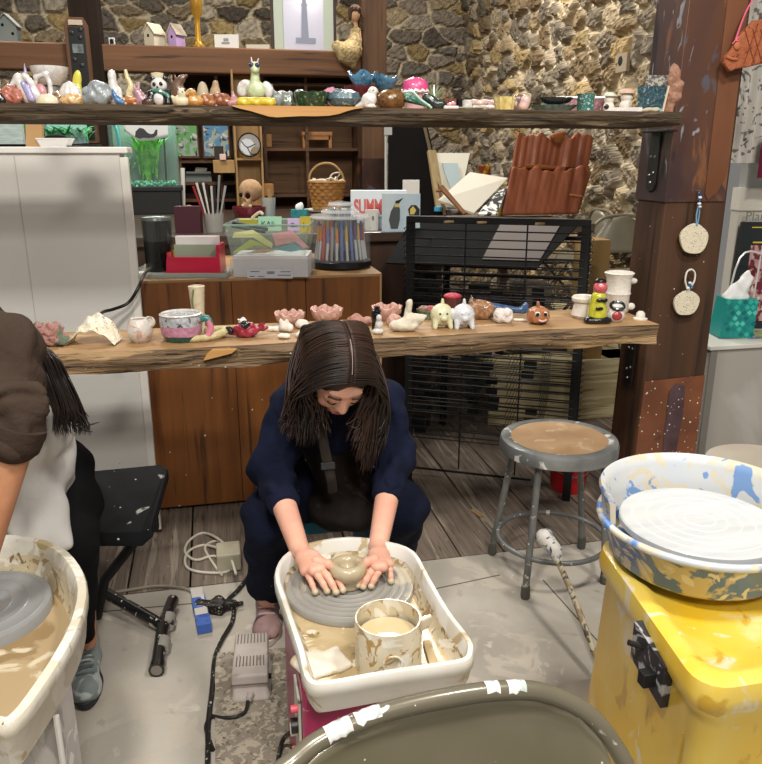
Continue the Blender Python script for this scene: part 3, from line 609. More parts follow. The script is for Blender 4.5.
# black board leaning at the post
g = G(); P = [Y(388, 232, 5.0), Y(447, 232, 5.0), Y(447, 232, 5.06), Y(388, 232, 5.06), Y(388, 110, 5.3), Y(424, 110, 5.3), Y(424, 110, 5.36), Y(388, 110, 5.36)]
P = [Vector((p.x, p.y, max(p.z, TZ + .002))) for p in P]; c = P[0].copy(); g.hexa([p - c for p in P]); o = mesh('leaning_board', g, mat('#0c0908', .95, splat=('#1c1511', 2, .4)), None, c, smooth=False); tag(o, 'tall black board leaning beside the timber post', 'board')
g = G(); P = [Y(443, 216, 4.95), Y(447, 216, 4.95), Y(427, 128, 5.2), Y(423, 128, 5.2)]
o = mesh('frame_edge', G().tube([Y(445, 216, 4.93) - c, Y(423, 120, 5.22) - c], .012, 6), wood('#6e5a44', '#55442f', 'z'), None, c); tag(o, 'slanting wooden strip along the black board', 'strip')
o = mesh('conduit_pipe', G().tube([Vector((Y(386, 208, 4.95).x, 4.95, DZ + .002)) - c, Y(386, 124, 4.95) - c], .009, 8).join(G().box(tuple(Y(388, 130, 4.95) - c), (.022, .02, .03))), mat('#b9b9b5', .4), None, c); tag(o, 'grey electrical conduit with a junction box', 'pipe')
def card3(name, label, cat, pts, y0, y1, th, m, **k):
    """flat thing whose lower edge is nearer (y0) and upper edge further (y1); pts: bl, br, tr, tl in photograph pixels"""
    P = [Y(*pts[0], y0), Y(*pts[1], y0), Y(*pts[2], y1), Y(*pts[3], y1)]; P = [Vector((p.x, p.y, max(p.z, TZ + .004))) for p in P]; n_ = (P[1] - P[0]).cross(P[3] - P[0]).normalized() * th
    c = P[0].copy(); P = [p - c for p in P]; o = mesh(name, G().hexa([p - n_ for p in P] + P), m, None, c, smooth=False); return (tag(o, label, cat, **k) if cat else o), c
pap = mat('#cdc8ba', .8); ivory = mat('#d8d0b4', .7)
fd, c = card3('framed_drawing', 'cream matted drawing propped up behind the open sketchbook', 'picture', [(446, 207), (458, 207), (470, 153), (434, 153)], 5.0, 5.2, .012, mat('#d6d2c2', .7))
for nm, q, col in (('blue_mat', [(452, 194), (461, 185), (457, 163), (441, 163)], '#a7b7bb'), ('inner_print', [(450, 186), (456, 182), (453, 168), (444, 168)], '#d9d4c4')):
    P = [Y(*p_, 4.98 + .0038 * (207 - p_[1])) - Vector((0, .02, 0)) - c for p_ in q]; mesh(nm, G().hexa([p + Vector((0, .004, 0)) for p in P] + P), mat(col, .7), fd, smooth=False)
card3('drawing_board', 'thin wooden board on edge left of the cream drawing', 'board', [(437, 210), (446, 210), (436, 150), (428, 150)], 4.95, 5.1, .03, wood('#b59d72', '#98835a', 'z'))
sk, c = card3('open_sketchbook', 'large white sketchbook lying open on a slope with small grey print', 'book', [(438, 200), (474, 213), (508, 178), (470, 172)], 4.5, 4.95, .012, pap)
for i in range(6):
    t = i / 5; a_, b_ = (456 + 10 * t, 202 - 13 * t), (473 + 10 * t, 206 - 14 * t); P = [Y(*a_, 4.62 + .18 * t) - c, Y(*b_, 4.6 + .18 * t) - c]
    mesh('print_line', G().tube([p + Vector((0, -.012, .012)) for p in P], .006, 4, cap=True, flat=.3), mat('#8f8c84', .8), sk)
card3('patterned_folder', 'black and white patterned folder under the sketchbook', 'folder', [(478, 214), (497, 214), (508, 186), (490, 196)], 4.5, 4.8, .01, mat('#d8d8d4', .6, splat=('#1d1d1f', 22, .5)))
o = mesh('wooden_stick', G().tube([Y(441, 187, 4.5) - c, Y(465, 214, 4.35) - c], [.018, .012], 6).tube([Y(436, 191, 4.5) - c, Y(445, 190, 4.48) - c], .010, 6), wood('#8a5f35', '#6f4824', 'z'), None, c); tag(o, 'forked brown wooden stick in front of the sketchbook', 'stick')
def T_fig(name, label, cat, px, y, parts, **k): return fig(name, label, cat, px, y, TZ, parts, **k)
T_fig('jar', 'amber and yellow jar against the stone wall', 'jar', 483, 5.35, [('jar_body', mat('#c98f28', .3, splat=('#7a3b22', 20, .5)), G().lathe([(6, 22), (6, 40), (6.5, 41), (6.5, 44), (.1, 44)], n=16))])
T_fig('jar', 'white squat jar right of the amber jar', 'jar', 494, 5.3, [('jar_body', mat('#d5cfc2', .5), G().lathe([(5, 18), (5, 30), (4, 33), (4.5, 36), (.1, 37)], n=14)), ('lid', mat('#8c8577', .5), G().lathe([(4.6, 36), (4.6, 39), (.1, 39)], n=14))])
T_fig('paper_stack', 'stacked boxes and papers carrying the jars near the stone wall', 'stack', 489, 5.3, [('stack', mat('#8d7f70', .8, var='#b0a48f', vs=30), G().bb(-16, 22, -4, 14, 0, 8).bb(-14, 20, -3, 13, 8, 18).bb(-10, 3, 0, 12, 18, 22))])
T_fig('yellow_note', 'crumpled yellow paper at the drying rack top edge', 'paper', 491, 4.9, [('paper', mat('#e0cf4a', .7), G().prism([(-10, 0), (-9, 5), (-2, 5), (1, 8), (6, 12), (13, 3), (14, 0)], 5))])
T_fig('paint_rag', 'stained white rag and tissue on the table beside the penguin picture', 'cloth', 438, 5.1, [('rag', mat('#c9c5bd', .8, splat=[('#5a7f9c', 20, .40), ('#9b4a42', 24, .36)]), [('e', -12, 0, 2, 12, 6, 3), ('e', 4, 0, 2, 13, 6, 3.5), ('e', 20, 2, 2, 12, 5, 2.5)])])
T_fig('bottle_cap', 'small bright blue cap on the stained rag', 'cap', 438, 4.95, [('cap', mat('#3b9bc4', .4), G().lathe([(4, 5), (4, 9), (.1, 9.5)], n=12))])
T_fig('white_box', 'upright blank white paper box behind the penguin picture', 'box', 411, 4.5, [('box', mat('#e4e0d8', .7), G().bb(-8, 8, 0, 6, 0, 41))], rz=5)
# leather slung chair: two wrinkled brown hides over a frame
ch = thing('leather_chair', 'rust brown leather seat with two wrinkled overlapping hides on the table', 'chair', Y(551, 214, 4.75)); s_ = S(ch.location)
lea = mat('#9a5636', .55, var='#824428', vs=14, vr=(.4, .7), bump=.5, bs=30, stretch=(1, 1, .3), coat=.1)
def hide(x0, x1, z0, z1, y0, y1, sk_, ph, amp=2.0):
    def fn(u, v):
        fold = .7 * math.sin(u * 19 + ph + 1.5 * math.sin(u * 7 + v)) + .5 * math.sin(u * 37 + ph * 2 + v * 2) * math.sin(u * 5 + ph) + .25 * math.sin(u * 73)
        z = z0 + (z1 - z0) * v + (1.6 * math.sin(u * 23 + ph) + 1.3 * math.sin(u * 41 + 1) + 1.2 * math.sin(u * 9)) * v ** 4
        return (x0 + (x1 - x0) * u + sk_ * v, y0 + (y1 - y0) * v - fold * amp * (.3 + .7 * v), z)
    return G().sheet(fn, 90, 18)
mesh('back_hide', hide(-42, 39, 16, 75, 14, 22, 11 , 1.2, 1.6), lea, ch, scale=s_, wall=.02)
mesh('front_hide', hide(-54, 26, 0, 43, -4, 8, 13, 0, .9), lea, ch, scale=s_, wall=.02)
mesh('side_flap', G().hexa([(26, 0, 0), (34, 6, 2), (35, 14, 4), (28, 12, 0), (38, 4, 36), (44, 8, 36), (46, 16, 50), (40, 14, 44)]), lea, ch, scale=s_, bevel=.01)
mesh('seat_core', G().hexa([(-50, 0, 0), (30, 0, 0), (30, 14, 0), (-48, 14, 0), (-38, 12, 45), (36, 12, 45), (36, 18, 45), (-38, 18, 45)]), mat('#4c2414', .8), ch, scale=s_)
mesh('frame_rail', G().tube([(-26, 9.5, 46), (-10, 10, 45), (8, 10, 44), (16, 10, 43)], 2.2, 8), wood('#9a5a2c', '#7d451f', 'x', .6), ch, scale=s_)
mesh('curled_corner', sdf([('c', 2, 11, 74, 13, 11, 77, 3, 2.4), ('e', 8, 10, 72, 6, 2, 5)], k=2), wood('#9a5a2c', '#7d451f', 'x', .6), ch, scale=s_)
mesh('stitch', G().tube([(17, -5, 19), (30, -4.5, 17)], .8, 6), mat('#c98a52', .6), ch, scale=s_)
# things behind right: folding chairs, carton, checked tray
beige = mat('#8c8672', .4, metal=.1, coat=.2, var='#7e7867', vs=5, spots=('#cfcabc', 30, .06))
def folding_chair(label, loc, rz, group=None):
    """steel folding chair with curved back panel; local front is -y"""
    t = thing('folding_chair', label, 'folding chair', loc, R(rz), group)
    mesh('backrest', G().sheet(lambda u, v: ((u - .5) * (.43 - .10 * max(0, v - .4)**1.2*2), .20 - .04 * math.cos((u - .5) * PI) + .05 * v, .56 + .22 * v * (1 - .55 * (2 * abs(u - .5)) ** 2.4)), 20, 8), beige, t, wall=.012)
    for s in (-1, 1):
        mesh('back_leg', G().tube([(s * .215, .24, .60), (s * .22, .16, .45), (s * .22, -.22, .0)], .011, 8, sub=4), beige, t)
        mesh('rear_leg', G().tube([(s * .19, -.10, .42), (s * .19, .30, .0)], .011, 8), beige, t)
    mesh('back_tube', G().tube([(-.215, .24, .60), (-.20, .245, .70), (-.11, .235, .775), (.11, .235, .775), (.20, .245, .70), (.215, .24, .60)], .011, 8), beige, t)
    mesh('seat', G().sheet(lambda u, v: ((u - .5) * .40, -.20 + .38 * v, .455 - .015 * math.sin(u * PI) + .01 * v), 10, 8), beige, t, wall=.018)
    mesh('stretcher', G().tube([(-.19, .2, .12), (.19, .2, .12)], .008, 8), beige, t)
    return t
hz = .36
f1 = folding_chair('beige steel folding chair half hidden behind the big right post', (Y(630, 300, 4.3).x, 4.22, hz), 6)
f2 = folding_chair('beige steel folding chair furthest back against the stone wall', (2.42, 4.95, hz), -90)
pl = thing('plywood_platform', 'low pale plywood platform carrying the folding chairs behind the drying rack', 'platform', (2.0, 4.0, 0))
ppl = wood('#cdbf95', '#b7a77c', 'x', .5, .7, splat=[('#a3764c', 2.2, .36), ('#ddd0a6', 1.5, .45)])
mesh('panel', rel(pl, G().bb(1.5, 2.8, 3.93, 3.95, 0, hz - .02)), ppl, pl, smooth=False)
mesh('top_board', rel(pl, G().bb(2.24, 2.8, 3.951, 5.65, hz - .02, hz).bb(1.5, 2.8, 3.93, 4.15, hz - .02, hz)), ppl, pl, smooth=False)
for x_ in (2.27, 2.77): mesh('support', rel(pl, G().bb(x_ - .02, x_ + .02, 5.58, 5.62, 0, hz - .02)), ppl, pl, smooth=False)
tag(mesh('cardboard_carton', G().bb(-.07, .07, 0, .17, 0, Y(600, 240, 3.97).z - hz), mat('#a98a5c', .8, var='#98794c', vs=6), None, (Y(598, 260, 3.97).x, 3.965, hz), smooth=False, bevel=.004), 'tan cardboard carton standing under the clutter beside the chairs', 'carton')
for i_, (x_, z_, w_, h_, c_) in enumerate(((1.4, .532, .2, .16, '#c9c2b4'), (1.72, .532, .16, .1, '#7d6f8c'), (1.98, .532, .17, .2, '#d2cabb'))):
    tag(mesh('storage_box', G().bb(-w_ / 2, w_ / 2, 0, .3, 0, h_), mat(c_, .7), None, (x_, 4.4, z_), smooth=False, bevel=.004), ('cream box at the left of', 'mauve grey low box in the middle of', 'taller cream box at the right of')[i_] + ' the lower table shelf seen through the rack', 'box')

def mt(c, rough=.6, var=None, vs=20, splat=None, spots=None, bump=0, bs=40, **k):
    """small clay and glaze surfaces: finer markings"""
    def ds(c_):
        h = c_.lstrip('#'); r_ = [int(h[i:i + 2], 16) for i in (0, 2, 4)]; g_ = sum(r_) / 3; return '#%02x%02x%02x' % tuple(int(v + (g_ - v) * .2) for v in r_)
    c = ds(c); var = ds(var) if var else var
    if splat: splat = [(q[0], q[1] * 3.2) + tuple(q[2:]) for q in (splat if isinstance(splat, list) else [splat])]
    return mat(c, rough, var=var, vs=vs * 2.5, splat=splat, spots=spots, bump=bump or .25, bs=bs * 3, **k)

# ------------------------------------------------------------------ pottery on the upper shelf (pixel units round each base)
def glz(c, var=None, sp=None, r=.22, coat=.5, **k): return mt(c, r, var=var, vs=30, splat=sp, coat=coat, **k)
white = glz('#dcdad6', '#c9c5bf'); bisq = mt('#dfd8cc', .75, var='#d3cabb', vs=25); cream = glz('#ddd2ae'); terra = mt('#b5674a', .7, var='#9c5640', vs=25, bump=.3, bs=50)
black = glz('#121214'); lav = glz('#9d96c9'); pinkg = glz('#d58d94', '#c27480')
def U_(name, label, cat, px, parts, y=2.40, **k): return fig(name, label, cat, px, y, UZ, parts, **k)
EYES = lambda x, y, z, d, r: [('eye', black, dots([(x - d, y, z)], r)), ('eye', black, dots([(x + d, y, z)], r))]
U_('cat_figurine', 'white slender figurine cut by the left edge of the picture', 'figurine', 1, [(None, white, [('e', 0, 0, 8, 5, 4, 9), ('e', -1, 0, 22, 4, 4, 6), ('c', -1, 0, 26, 2, 0, 33, 2.5, 1.5)])], y=2.45)
U_('pebble_figurine', 'small black glazed lump at the far left of the upper shelf', 'figurine', 2, [(None, black, [('e', 0, 0, 5, 3, 3, 6), ('e', 2, 0, 3, 3, 3, 4)])], y=2.36)
U_('rock_sculpture', 'salmon pink faceted clay rock at the left end of the upper shelf', 'sculpture', 14, [(None, glz('#c4705c', '#a9543f', r=.4), [('e', -2, 0, 9, 9, 8, 10), ('e', 5, -2, 8, 6, 6, 8), ('e', -6, -2, 5, 5, 5, 6), ('-e', 2, -8, 14, 4, 3, 5)])], nz=.9, ns=.5)
U_('unicorn_figurine', 'white unicorn figurine with a lavender horn and mane', 'figurine', 29, [
    ('body', white, [('e', 3, 1, 9, 9, 6, 9), ('c', -3, 0, 12, -7, 0, 25, 5, 4), ('c', -7, 0, 26, -13, -1, 19, 4, 2.5), ('c', 6, 0, 20, 11, 0, 8, 3, 3), ('c', 0, 0, 27, 6, 0, 20, 3.5, 3)]),
    ('horn', lav, G().lathe([(1.8, 0), (1.1, 5), (.1, 10)], (1, 0, 29), 10)), ('mane', lav, [('c', -1, -4, 20, 5, -5, 6, 2.5, 3), ('c', 3, -4, 17, 7, -5, 5, 2.5, 3)])])
U_('swan_figurine', 'white long-necked figurine with a pink and lavender back', 'figurine', 48, [
    ('body', white, [('c', -8, 0, 27, 2, 0, 30, 2.5, 2.5), ('c', 2, 0, 30, 5, 0, 22, 2.5, 2), ('c', 5, 0, 22, 5, 0, 8, 2, 3), ('c', -8, 0, 27, -9, 0, 20, 2.5, 1.5), ('e', 6, 0, 5, 6, 5, 6)]),
    ('wing', pinkg, [('e', -3, -2, 12, 5, 4, 8), ('e', -5, -2, 17, 4, 3, 4)]), ('tail', lav, [('c', -9, -1, 18, -13, -1, 6, 2, 4)])], y=2.44)
U_('spiral_shell', 'tan snail spiral clay piece left of the ribbed white shell', 'sculpture', 58, [(None, glz('#b79a7a', '#8c6d52'), G().tube([(4 * math.cos(a) * (1 - a / 14), -1, 8 + 4 * math.sin(a) * (1 - a / 14)) for a in [i * .7 for i in range(14)]], [2 - i * .1 for i in range(14)], 8).ell((0, 1, 6), (5, 3, 6)))], y=2.39)
U_('dome_figurine', 'low cream dome in front of the unicorn', 'figurine', 48, [(None, glz('#d8cfae'), [('e', 0, 0, 2, 11, 8, 8)])], y=2.35)
U_('flared_bowl', 'wide white flared bowl raised on a grey foot behind the unicorn', 'bowl', 54, [('foot', mt('#6f7375', .5), G().lathe([(9, 0), (7, 21)], n=20)), ('bowl', white, bowl(9, 18, 17, 1.2).xf(Matrix.Translation((0, 0, 21))))], y=2.52)
U_('leaf_sculpture', 'bright yellow curved leaf sticking up behind the ribbed shell', 'sculpture', 80, [(None, glz('#d9cf3a'), [('e', 0, 0, 24, 4.5, 2.5, 11, (0, 12, 0)), ('c', 1, 0, 2, 1, 0, 18, 3, 3)])], y=2.46)
U_('shell_sculpture', 'white ribbed seashell resting behind the orange bun', 'sculpture', 72, [(None, white, G().lathe([(.1, 0), (8, 3), (10.5, 9), (10, 15), (6, 21), (.1, 24)], n=40, wav=.07, wn=10, sy=.7))], y=2.44)
U_('bun_sculpture', 'orange and cream glazed bun in front of the ribbed shell', 'sculpture', 73, [(None, glz('#c98a45', '#ddc08a'), [('e', 0, 0, 4.5, 11, 6, 6), ('e', -6, -2, 4, 5, 4, 5)])], y=2.345, nz=.5)
U_('rock_sculpture', 'large blue grey faceted clay rock', 'sculpture', 99, [(None, glz('#98a2a6', '#7f8b92', r=.35), [('e', 0, 0, 11, 14, 9, 12), ('e', 4, -2, 15, 8, 6, 9), ('e', -8, -1, 8, 7, 6, 9), ('-e', 8, -9, 18, 5, 4, 5)])], nz=1.0, ns=.35)
U_('cat_figurine', 'tall white cat figurine right of the grey rock', 'figurine', 117, [('body', white, [('e', 0, 0, 9, 6.5, 5, 10), ('c', -1, 0, 15, -2, 0, 27, 5, 3.8), ('e', -2, 0, 30, 4, 3.5, 5), ('c', 5, -2, 16, 6, -3, 4, 2, 2)]), ('scarf', lav, [('e', -1, -3.5, 9, 4, 2, 3)])], y=2.43)
U_('whale_figurine', 'small bright blue curved fish standing in front of the tall white cat', 'figurine', 119, [(None, glz('#3f78b5', '#2b5d9a'), [('c', -4, 0, 11, 0, 0, 4, 1.8, 3.5), ('c', 0, 0, 4, 5, 0, 2, 3.5, 2.5), ('c', -4, 0, 11, -5, 0, 15, 1.5, .8)])], y=2.345)
U_('trunk_sculpture', 'tall cream elephant trunk curve rising from the shelf', 'sculpture', 130, [(None, glz('#dccf9c', '#cdb97a'), G().tube([(2, 0, 2), (1, 0, 12), (3, 0, 20), (0, 0, 28), (-1, 0, 35)], [5, 4, 3, 2.2, 1.5], 12).ell((2, 0, 4), (5, 4, 5)))], y=2.44)
U_('turtle_figurine', 'small orange turtle at the foot of the cream trunk', 'figurine', 131, [('shell', glz('#c97e3c', '#a85c28'), [('e', 0, 0, 4.5, 6, 5, 4.5)]), ('head', glz('#d39a5c'), [('e', -6, -1, 5, 2.6, 2.4, 2.4), ('e', 5, -3, 1.4, 2, 2, 1.4), ('e', -4, -4, 1.4, 2, 2, 1.4)])], y=2.35)
U_('rabbit_figurine', 'mauve pink rabbit figurine with upright ears', 'figurine', 141, [('body', glz('#b98a96', '#9a6c7c'), [('e', 1, 0, 6, 7, 5, 7), ('e', -2, 0, 13, 5, 4, 4.5)]), ('ear', glz('#c79aa4'), [('c', -4, 0, 15, -5, 0, 21, 1.4, .9)]), ('ear', glz('#c79aa4'), [('c', -1, 0, 16, 0, 0, 22, 1.4, .9)])], y=2.41)
U_('lump_figurine', 'small dark brown lump left of the panda', 'figurine', 148, [(None, glz('#3a2a24', '#54423a'), [('e', 0, 0, 3, 6, 4, 4), ('e', 3, 0, 5, 3, 3, 3)])], y=2.35)
U_('panda_figurine', 'sitting panda figurine wearing a green scarf', 'figurine', 161, [
    ('body', black, [('e', 0, 0, 8, 10, 7, 9), ('c', -8, -2, 12, -9, -4, 3, 4, 4), ('c', 8, -2, 12, 9, -5, 3, 4, 4.5)]), ('belly', white, [('e', 0, -4.5, 7, 5.5, 4.5, 6.5)]),
    ('head', white, [('e', 0, -1, 20, 8, 6.5, 7)]), ('ear', black, dots([(-6, -1, 26)], 2.6, .7)), ('ear', black, dots([(6.5, -1, 26)], 2.6, .7)),
    ('eye_patch', black, dots([(-3, -7, 20.5)], 2, .5)), ('eye_patch', black, dots([(3.5, -7, 21)], 2, .5)), ('nose', black, dots([(0, -7.6, 18)], 1)), ('scarf', glz('#4f9a86', '#2e6d5c'), G().tube([(-5, -5.5, 15), (2, -7.5, 14), (8, -6, 11), (10, -6, 8)], 2, 8))], y=2.40)
U_('heart_sculpture', 'cream inverted cone behind the panda head', 'sculpture', 160, [(None, cream, G().lathe([(3, 0), (2.5, 20), (5, 28), (6.5, 34), (.1, 35)], n=14, sy=.6))], y=2.54)
U_('deer_figurine', 'brown standing deer figurine with antlers between panda and duck', 'figurine', 178, [(None, glz('#7d5c46', '#654632', r=.4), [('e', 2, 0, 14, 7, 5, 9), ('c', 0, 0, 20, 6, 0, 27, 4.5, 3.5), ('c', 5, 0, 28, 11, -1, 30, 2.5, 1.5), ('c', -4, 0, 12, -5, 0, 2, 3, 2.5), ('c', 6, 0, 12, 7, 0, 2, 3, 2.5), ('c', -4, 0, 24, -6, 0, 30, 1.5, 1), ('c', 0, 0, 26, -1, 0, 31, 1.2, .8)])], y=2.45)
U_('duck_figurine', 'small white duck with dark markings right of the panda', 'figurine', 182, [('body', cream, [('e', 0, 0, 5, 8, 6, 6), ('e', 2, -2, 12, 5, 4.5, 5), ('c', -6, 0, 5, -9, 0, 9, 3, 1.5)]), ('beak', glz('#c9862f'), dots([(6.5, -4, 11)], 1.8, .9)), ('eye', black, dots([(3, -6, 13)], 1.1)), ('marking', black, dots([(5.5, -5, 14.5)], 1.3))], y=2.36)
yl = glz('#cf9a4a', '#b8772e')
U_('duckling_figurine', 'golden yellow clay duckling', 'figurine', 194, [(None, yl, [('e', 0, 0, 5, 8, 6, 6), ('e', -2, -1, 12, 6, 5, 4.5), ('e', 6, 0, 4, 5, 5, 4)])], y=2.36, nz=.5)
U_('egg_sculpture', 'smooth greenish tan egg stone behind the duckling', 'sculpture', 204, [(None, mt('#b5a584', .5), [('e', 0, 0, 12, 6, 5, 14)])], y=2.50)
U_('hand_sculpture', 'tan clay finger form standing behind the orange frogs', 'sculpture', 216, [(None, mt('#bf9f78', .6, var='#a68560', vs=30), [('e', 0, 0, 10, 6, 5, 12), ('c', 1, 0, 14, 1, 0, 24, 4, 3)])], y=2.48)
U_('frog_figurine', 'orange brown glazed frog left of the hand form', 'figurine', 208, [(None, glz('#b97440', '#94522a'), [('e', 0, 0, 5, 6, 5, 5), ('e', -3, -2, 9, 3, 3, 3), ('e', 3, -2, 9, 3, 3, 3), ('e', 5, 0, 3, 4, 4, 3)])], y=2.36, nz=.4)
U_('frog_figurine', 'rust orange lumpy frog with a white foot beside the rose one', 'figurine', 222, [('body', glz('#a9603a', '#7f3f24'), [('e', 0, 0, 6, 9, 6, 6), ('e', -4, -2, 11, 3.4, 3, 3), ('e', 4, -2, 10, 3.4, 3, 3), ('e', 8, 0, 4, 4, 4, 4)]), ('foot', white, [('e', -8, -5, 1.5, 4, 3, 1.6)])], y=2.37, nz=.5)
U_('shell_sculpture', 'rose and tan pointed shell left of the dragon', 'sculpture', 235, [(None, glz('#b5745c', '#c0899a'), [('e', 0, 0, 4, 6, 5, 5), ('c', 0, 0, 5, -2, 0, 13, 4, 1.5), ('e', -4, -3, 3, 3, 3, 3)])], y=2.36, nz=.4)
dg = glz('#cfd8b0', '#b5cf8c', sp=('#7f8f5c', 18, .36))
U_('dragon_figurine', 'white and green winged dragon with blue eyes on the yellow pillow', 'figurine', 256, [
    ('body', dg, [('e', 1, 0, 17, 10, 7, 9), ('c', 0, -1, 20, 1, -2, 36, 5.5, 3.5), ('e', 1, -3, 38, 5, 5, 5.5), ('e', 2, -6, 35, 3.5, 3.5, 3)]),
    ('wing', white, [('e', -12, 1, 19, 6, 2.5, 8, (0, 20, 0)), ('e', -8, 0, 23, 5, 2.5, 4)]), ('wing', white, [('e', 12, 1, 18, 5, 2.5, 8, (0, -15, 0))]),
    ('eye', glz('#27305c'), dots([(-1.6, -7, 40)], 2.5, .6)), ('eye', glz('#27305c'), dots([(4, -7, 39.5)], 2.5, .6)), ('horn', white, [('c', -1.5, -3, 43, -2, -3, 47, .9, .5)]), ('horn', white, [('c', 3.5, -3, 42, 5, -3, 46, .9, .5)])], y=2.43)
U_('cushion_sculpture', 'bright yellow clay pillow under the dragon', 'sculpture', 257, [(None, glz('#e2c91c', '#c9ad12', r=.4), [('b', 0, -2, 4.3, 19, 8, 4.3, 3.6)])], y=2.345, nz=.4)
gy = glz('#8a908b', '#6d7570')
U_('elephant_figurine', 'grey elephant figurine with raised trunk right of the dragon', 'figurine', 275, [(None, gy, [('e', 2, 0, 9, 8, 6, 8), ('c', -4, 0, 12, -8, 0, 22, 3.5, 1.8), ('c', -1, 0, 16, -3, 0, 23, 2, 1.2)])], y=2.46)
U_('elephant_figurine', 'second grey lumpy figurine behind the green leaf dish', 'figurine', 285, [(None, gy, [('e', 0, 0, 9, 8, 6, 9), ('e', -4, 0, 15, 4, 3, 3), ('e', 5, 0, 15, 4, 3, 3)])], y=2.5, nz=.6)
U_('leaf_dish', 'folded mid green leaf dish', 'dish', 289, [(None, glz('#4f7d45', '#335f33'), G().sheet(lambda u, v: ((u - .5) * 27, (v - .5) * 14, 2 + 10 * math.exp(-((u - .45) * 4.2) ** 2) * (.4 + .6 * v) + .8 * math.sin(u * 25)), 24, 6))], y=2.36)
U_('ball_figurine', 'small grey ball shape above the dark green bowl', 'figurine', 300, [(None, gy, [('e', 0, 0, 15, 6, 5, 5), ('c', 0, 0, 1, 0, 0, 13, 4, 3.5)])], y=2.5)
U_('lumpy_bowl', 'dark green bumpy glazed bowl', 'bowl', 312, [(None, glz('#2f4a2c', '#20331f', sp=('#6f8a5c', 30, .38)), bowl(13, 17, 15, 2, .05, 9, 40, .8))], y=2.385)
U_('folded_slab', 'bright pink folded slab standing behind the dark green bowl', 'sculpture', 322, [(None, glz('#dd8aa8', r=.4), G().prism([(-16, 9), (-16, 17), (-9, 19), (0, 18), (6, 22), (12, 23), (13, 21), (8, 16), (4, 13), (4, 0), (-10, 0)], 3))], y=2.53)
U_('round_vase', 'round speckled blue grey vase with a dark side', 'vase', 344, [(None, glz('#5f8290', '#3d5560', sp=('#a9b7b2', 20, .40)), G().lathe([(9, 0), (15, 4), (17.5, 9), (15, 15), (9, 17.5), (7, 16), (.1, 14)], n=30, wav=.03, wn=5))], y=2.385)
U_('lump_figurine', 'dark purple lump behind the round blue grey vase', 'figurine', 337, [(None, glz('#4a4058', '#6b5a78'), [('e', 0, 0, 14, 5, 4, 7), ('e', 4, 0, 17, 3, 3, 4)])], y=2.5)
U_('mushroom_sculpture', 'pink dome cap with cream rim resting behind the round vase', 'sculpture', 349, [('cap', glz('#cc7480'), [('e', 0, 0, 17.5, 9, 7, 4)]), ('rim', cream, G().lathe([(9, 0), (10.5, 1), (9.5, 2.6), (5, 3)], (0, 0, 14.5), 24)), ('stalk', cream, G().lathe([(6, 0), (5, 15)], n=14))], y=2.53)
U_('oval_bowl', 'dark red oval bowl under the wavy blue bowls', 'bowl', 361, [(None, glz('#6d1f2b', '#511822'), bowl(11, 17, 12, 1.5).xf(Matrix.Translation((0, 0, 12))).lathe([(10, 0), (9, 12.5)], n=20))], y=2.54)
wb = glz('#5b97bd', '#2f6d97', sp=('#a8cbdc', 25, .36))
U_('wavy_bowl', 'bright blue wavy-edged bowl stacked on the dark red one', 'bowl', 363, [(None, wb, bowl(8, 14, 12, 1.5, .10, 4, 36, 2.6).xf(Matrix.Translation((0, 0, 24))))], y=2.54)
U_('wavy_bowl', 'second blue ruffled bowl right of the first and tilted', 'bowl', 386, [('vessel', wb, bowl(6, 12, 12, 1.5, .10, 3, 36, 2.0).xf(Matrix.Translation((0, 0, 21)))), ('stand', wood('#6a4a33', '#4d3323'), G().lathe([(8, 0), (7, 21)], n=16))], y=2.53)
U_('bird_figurine', 'glossy white bird figurine in front of the brown bowl', 'figurine', 368, [('body', white, [('e', 1, 0, 8, 8, 6, 7, (0, -25, 0)), ('e', 5, 0, 16, 5, 4.5, 4.5), ('c', -3, 0, 5, -12, 0, 1.5, 4, 1.5), ('e', 3, -2, 1.5, 6, 4, 1.6)]), ('eye', glz('#b59a3c'), dots([(5.5, -4.5, 17)], .9)), ('beak', glz('#c9b46a'), [('c', 8, -2, 15.5, 10.5, -3, 15, 1.2, .4)])], y=2.345)
U_('round_bowl', 'glossy brown round pot with blue grey rim', 'bowl', 391, [(None, glz('#5a3a1c', '#8f5f28', r=.1), G().lathe([(9, 0), (14, 4), (15.5, 9), (13, 15), (9, 18), (8, 17.5), (10, 14), (.1, 8)], n=30))], y=2.40)
U_('scalloped_bowl', 'hot pink bowl with a lacy white lower rim', 'bowl', 415, [('pink_cap', glz('#e33f86', r=.35), G().lathe([(13, 20), (13, 24), (11, 29), (5, 32), (.1, 32)], n=28, sy=.7)), ('lace_rim', glz('#e3c3c0'), G().lathe([(12, 17), (14, 18.5), (13, 21), (11, 21)], n=36, wav=.06, wn=12, wz=.7, sy=.7, close=True)), ('base', glz('#d9a5a8'), G().lathe([(9, 0), (10, 16), (12, 18)], n=20, sy=.7))], y=2.5)
U_('leaf_bowl', 'dark green open bowl with pale green scalloped rim', 'bowl', 417, [('vessel', glz('#1f5a48', '#2f7a5f'), G().sheet(lambda u, v: (-14 + 28 * u + 2 * v, -6 + 12 * v, 1 + (15 - 13 * u) * (.35 + .65 * v) * (.3 + .7 * abs(2 * v - 1)) + 3 * (1 - u)), 16, 10)), ('rim', glz('#a5cdbb'), G().tube([(-14, -6, 16), (-5, -6.4, 16), (3, -6.4, 9), (12, -6.2, 3), (14, -6, .8)], 1.2, 8))], y=2.37)
U_('stacked_plates', 'near-black glazed dishes leaning together', 'dish', 434, [(None, glz('#1d2422', '#38443e'), [('e', 0, 0, 7, 13, 5, 4, (0, 22, 0)), ('e', 4, 0, 5, 9, 6, 5.5), ('e', -5, 0, 12, 7, 4, 3, (0, 18, 0))])], y=2.38)
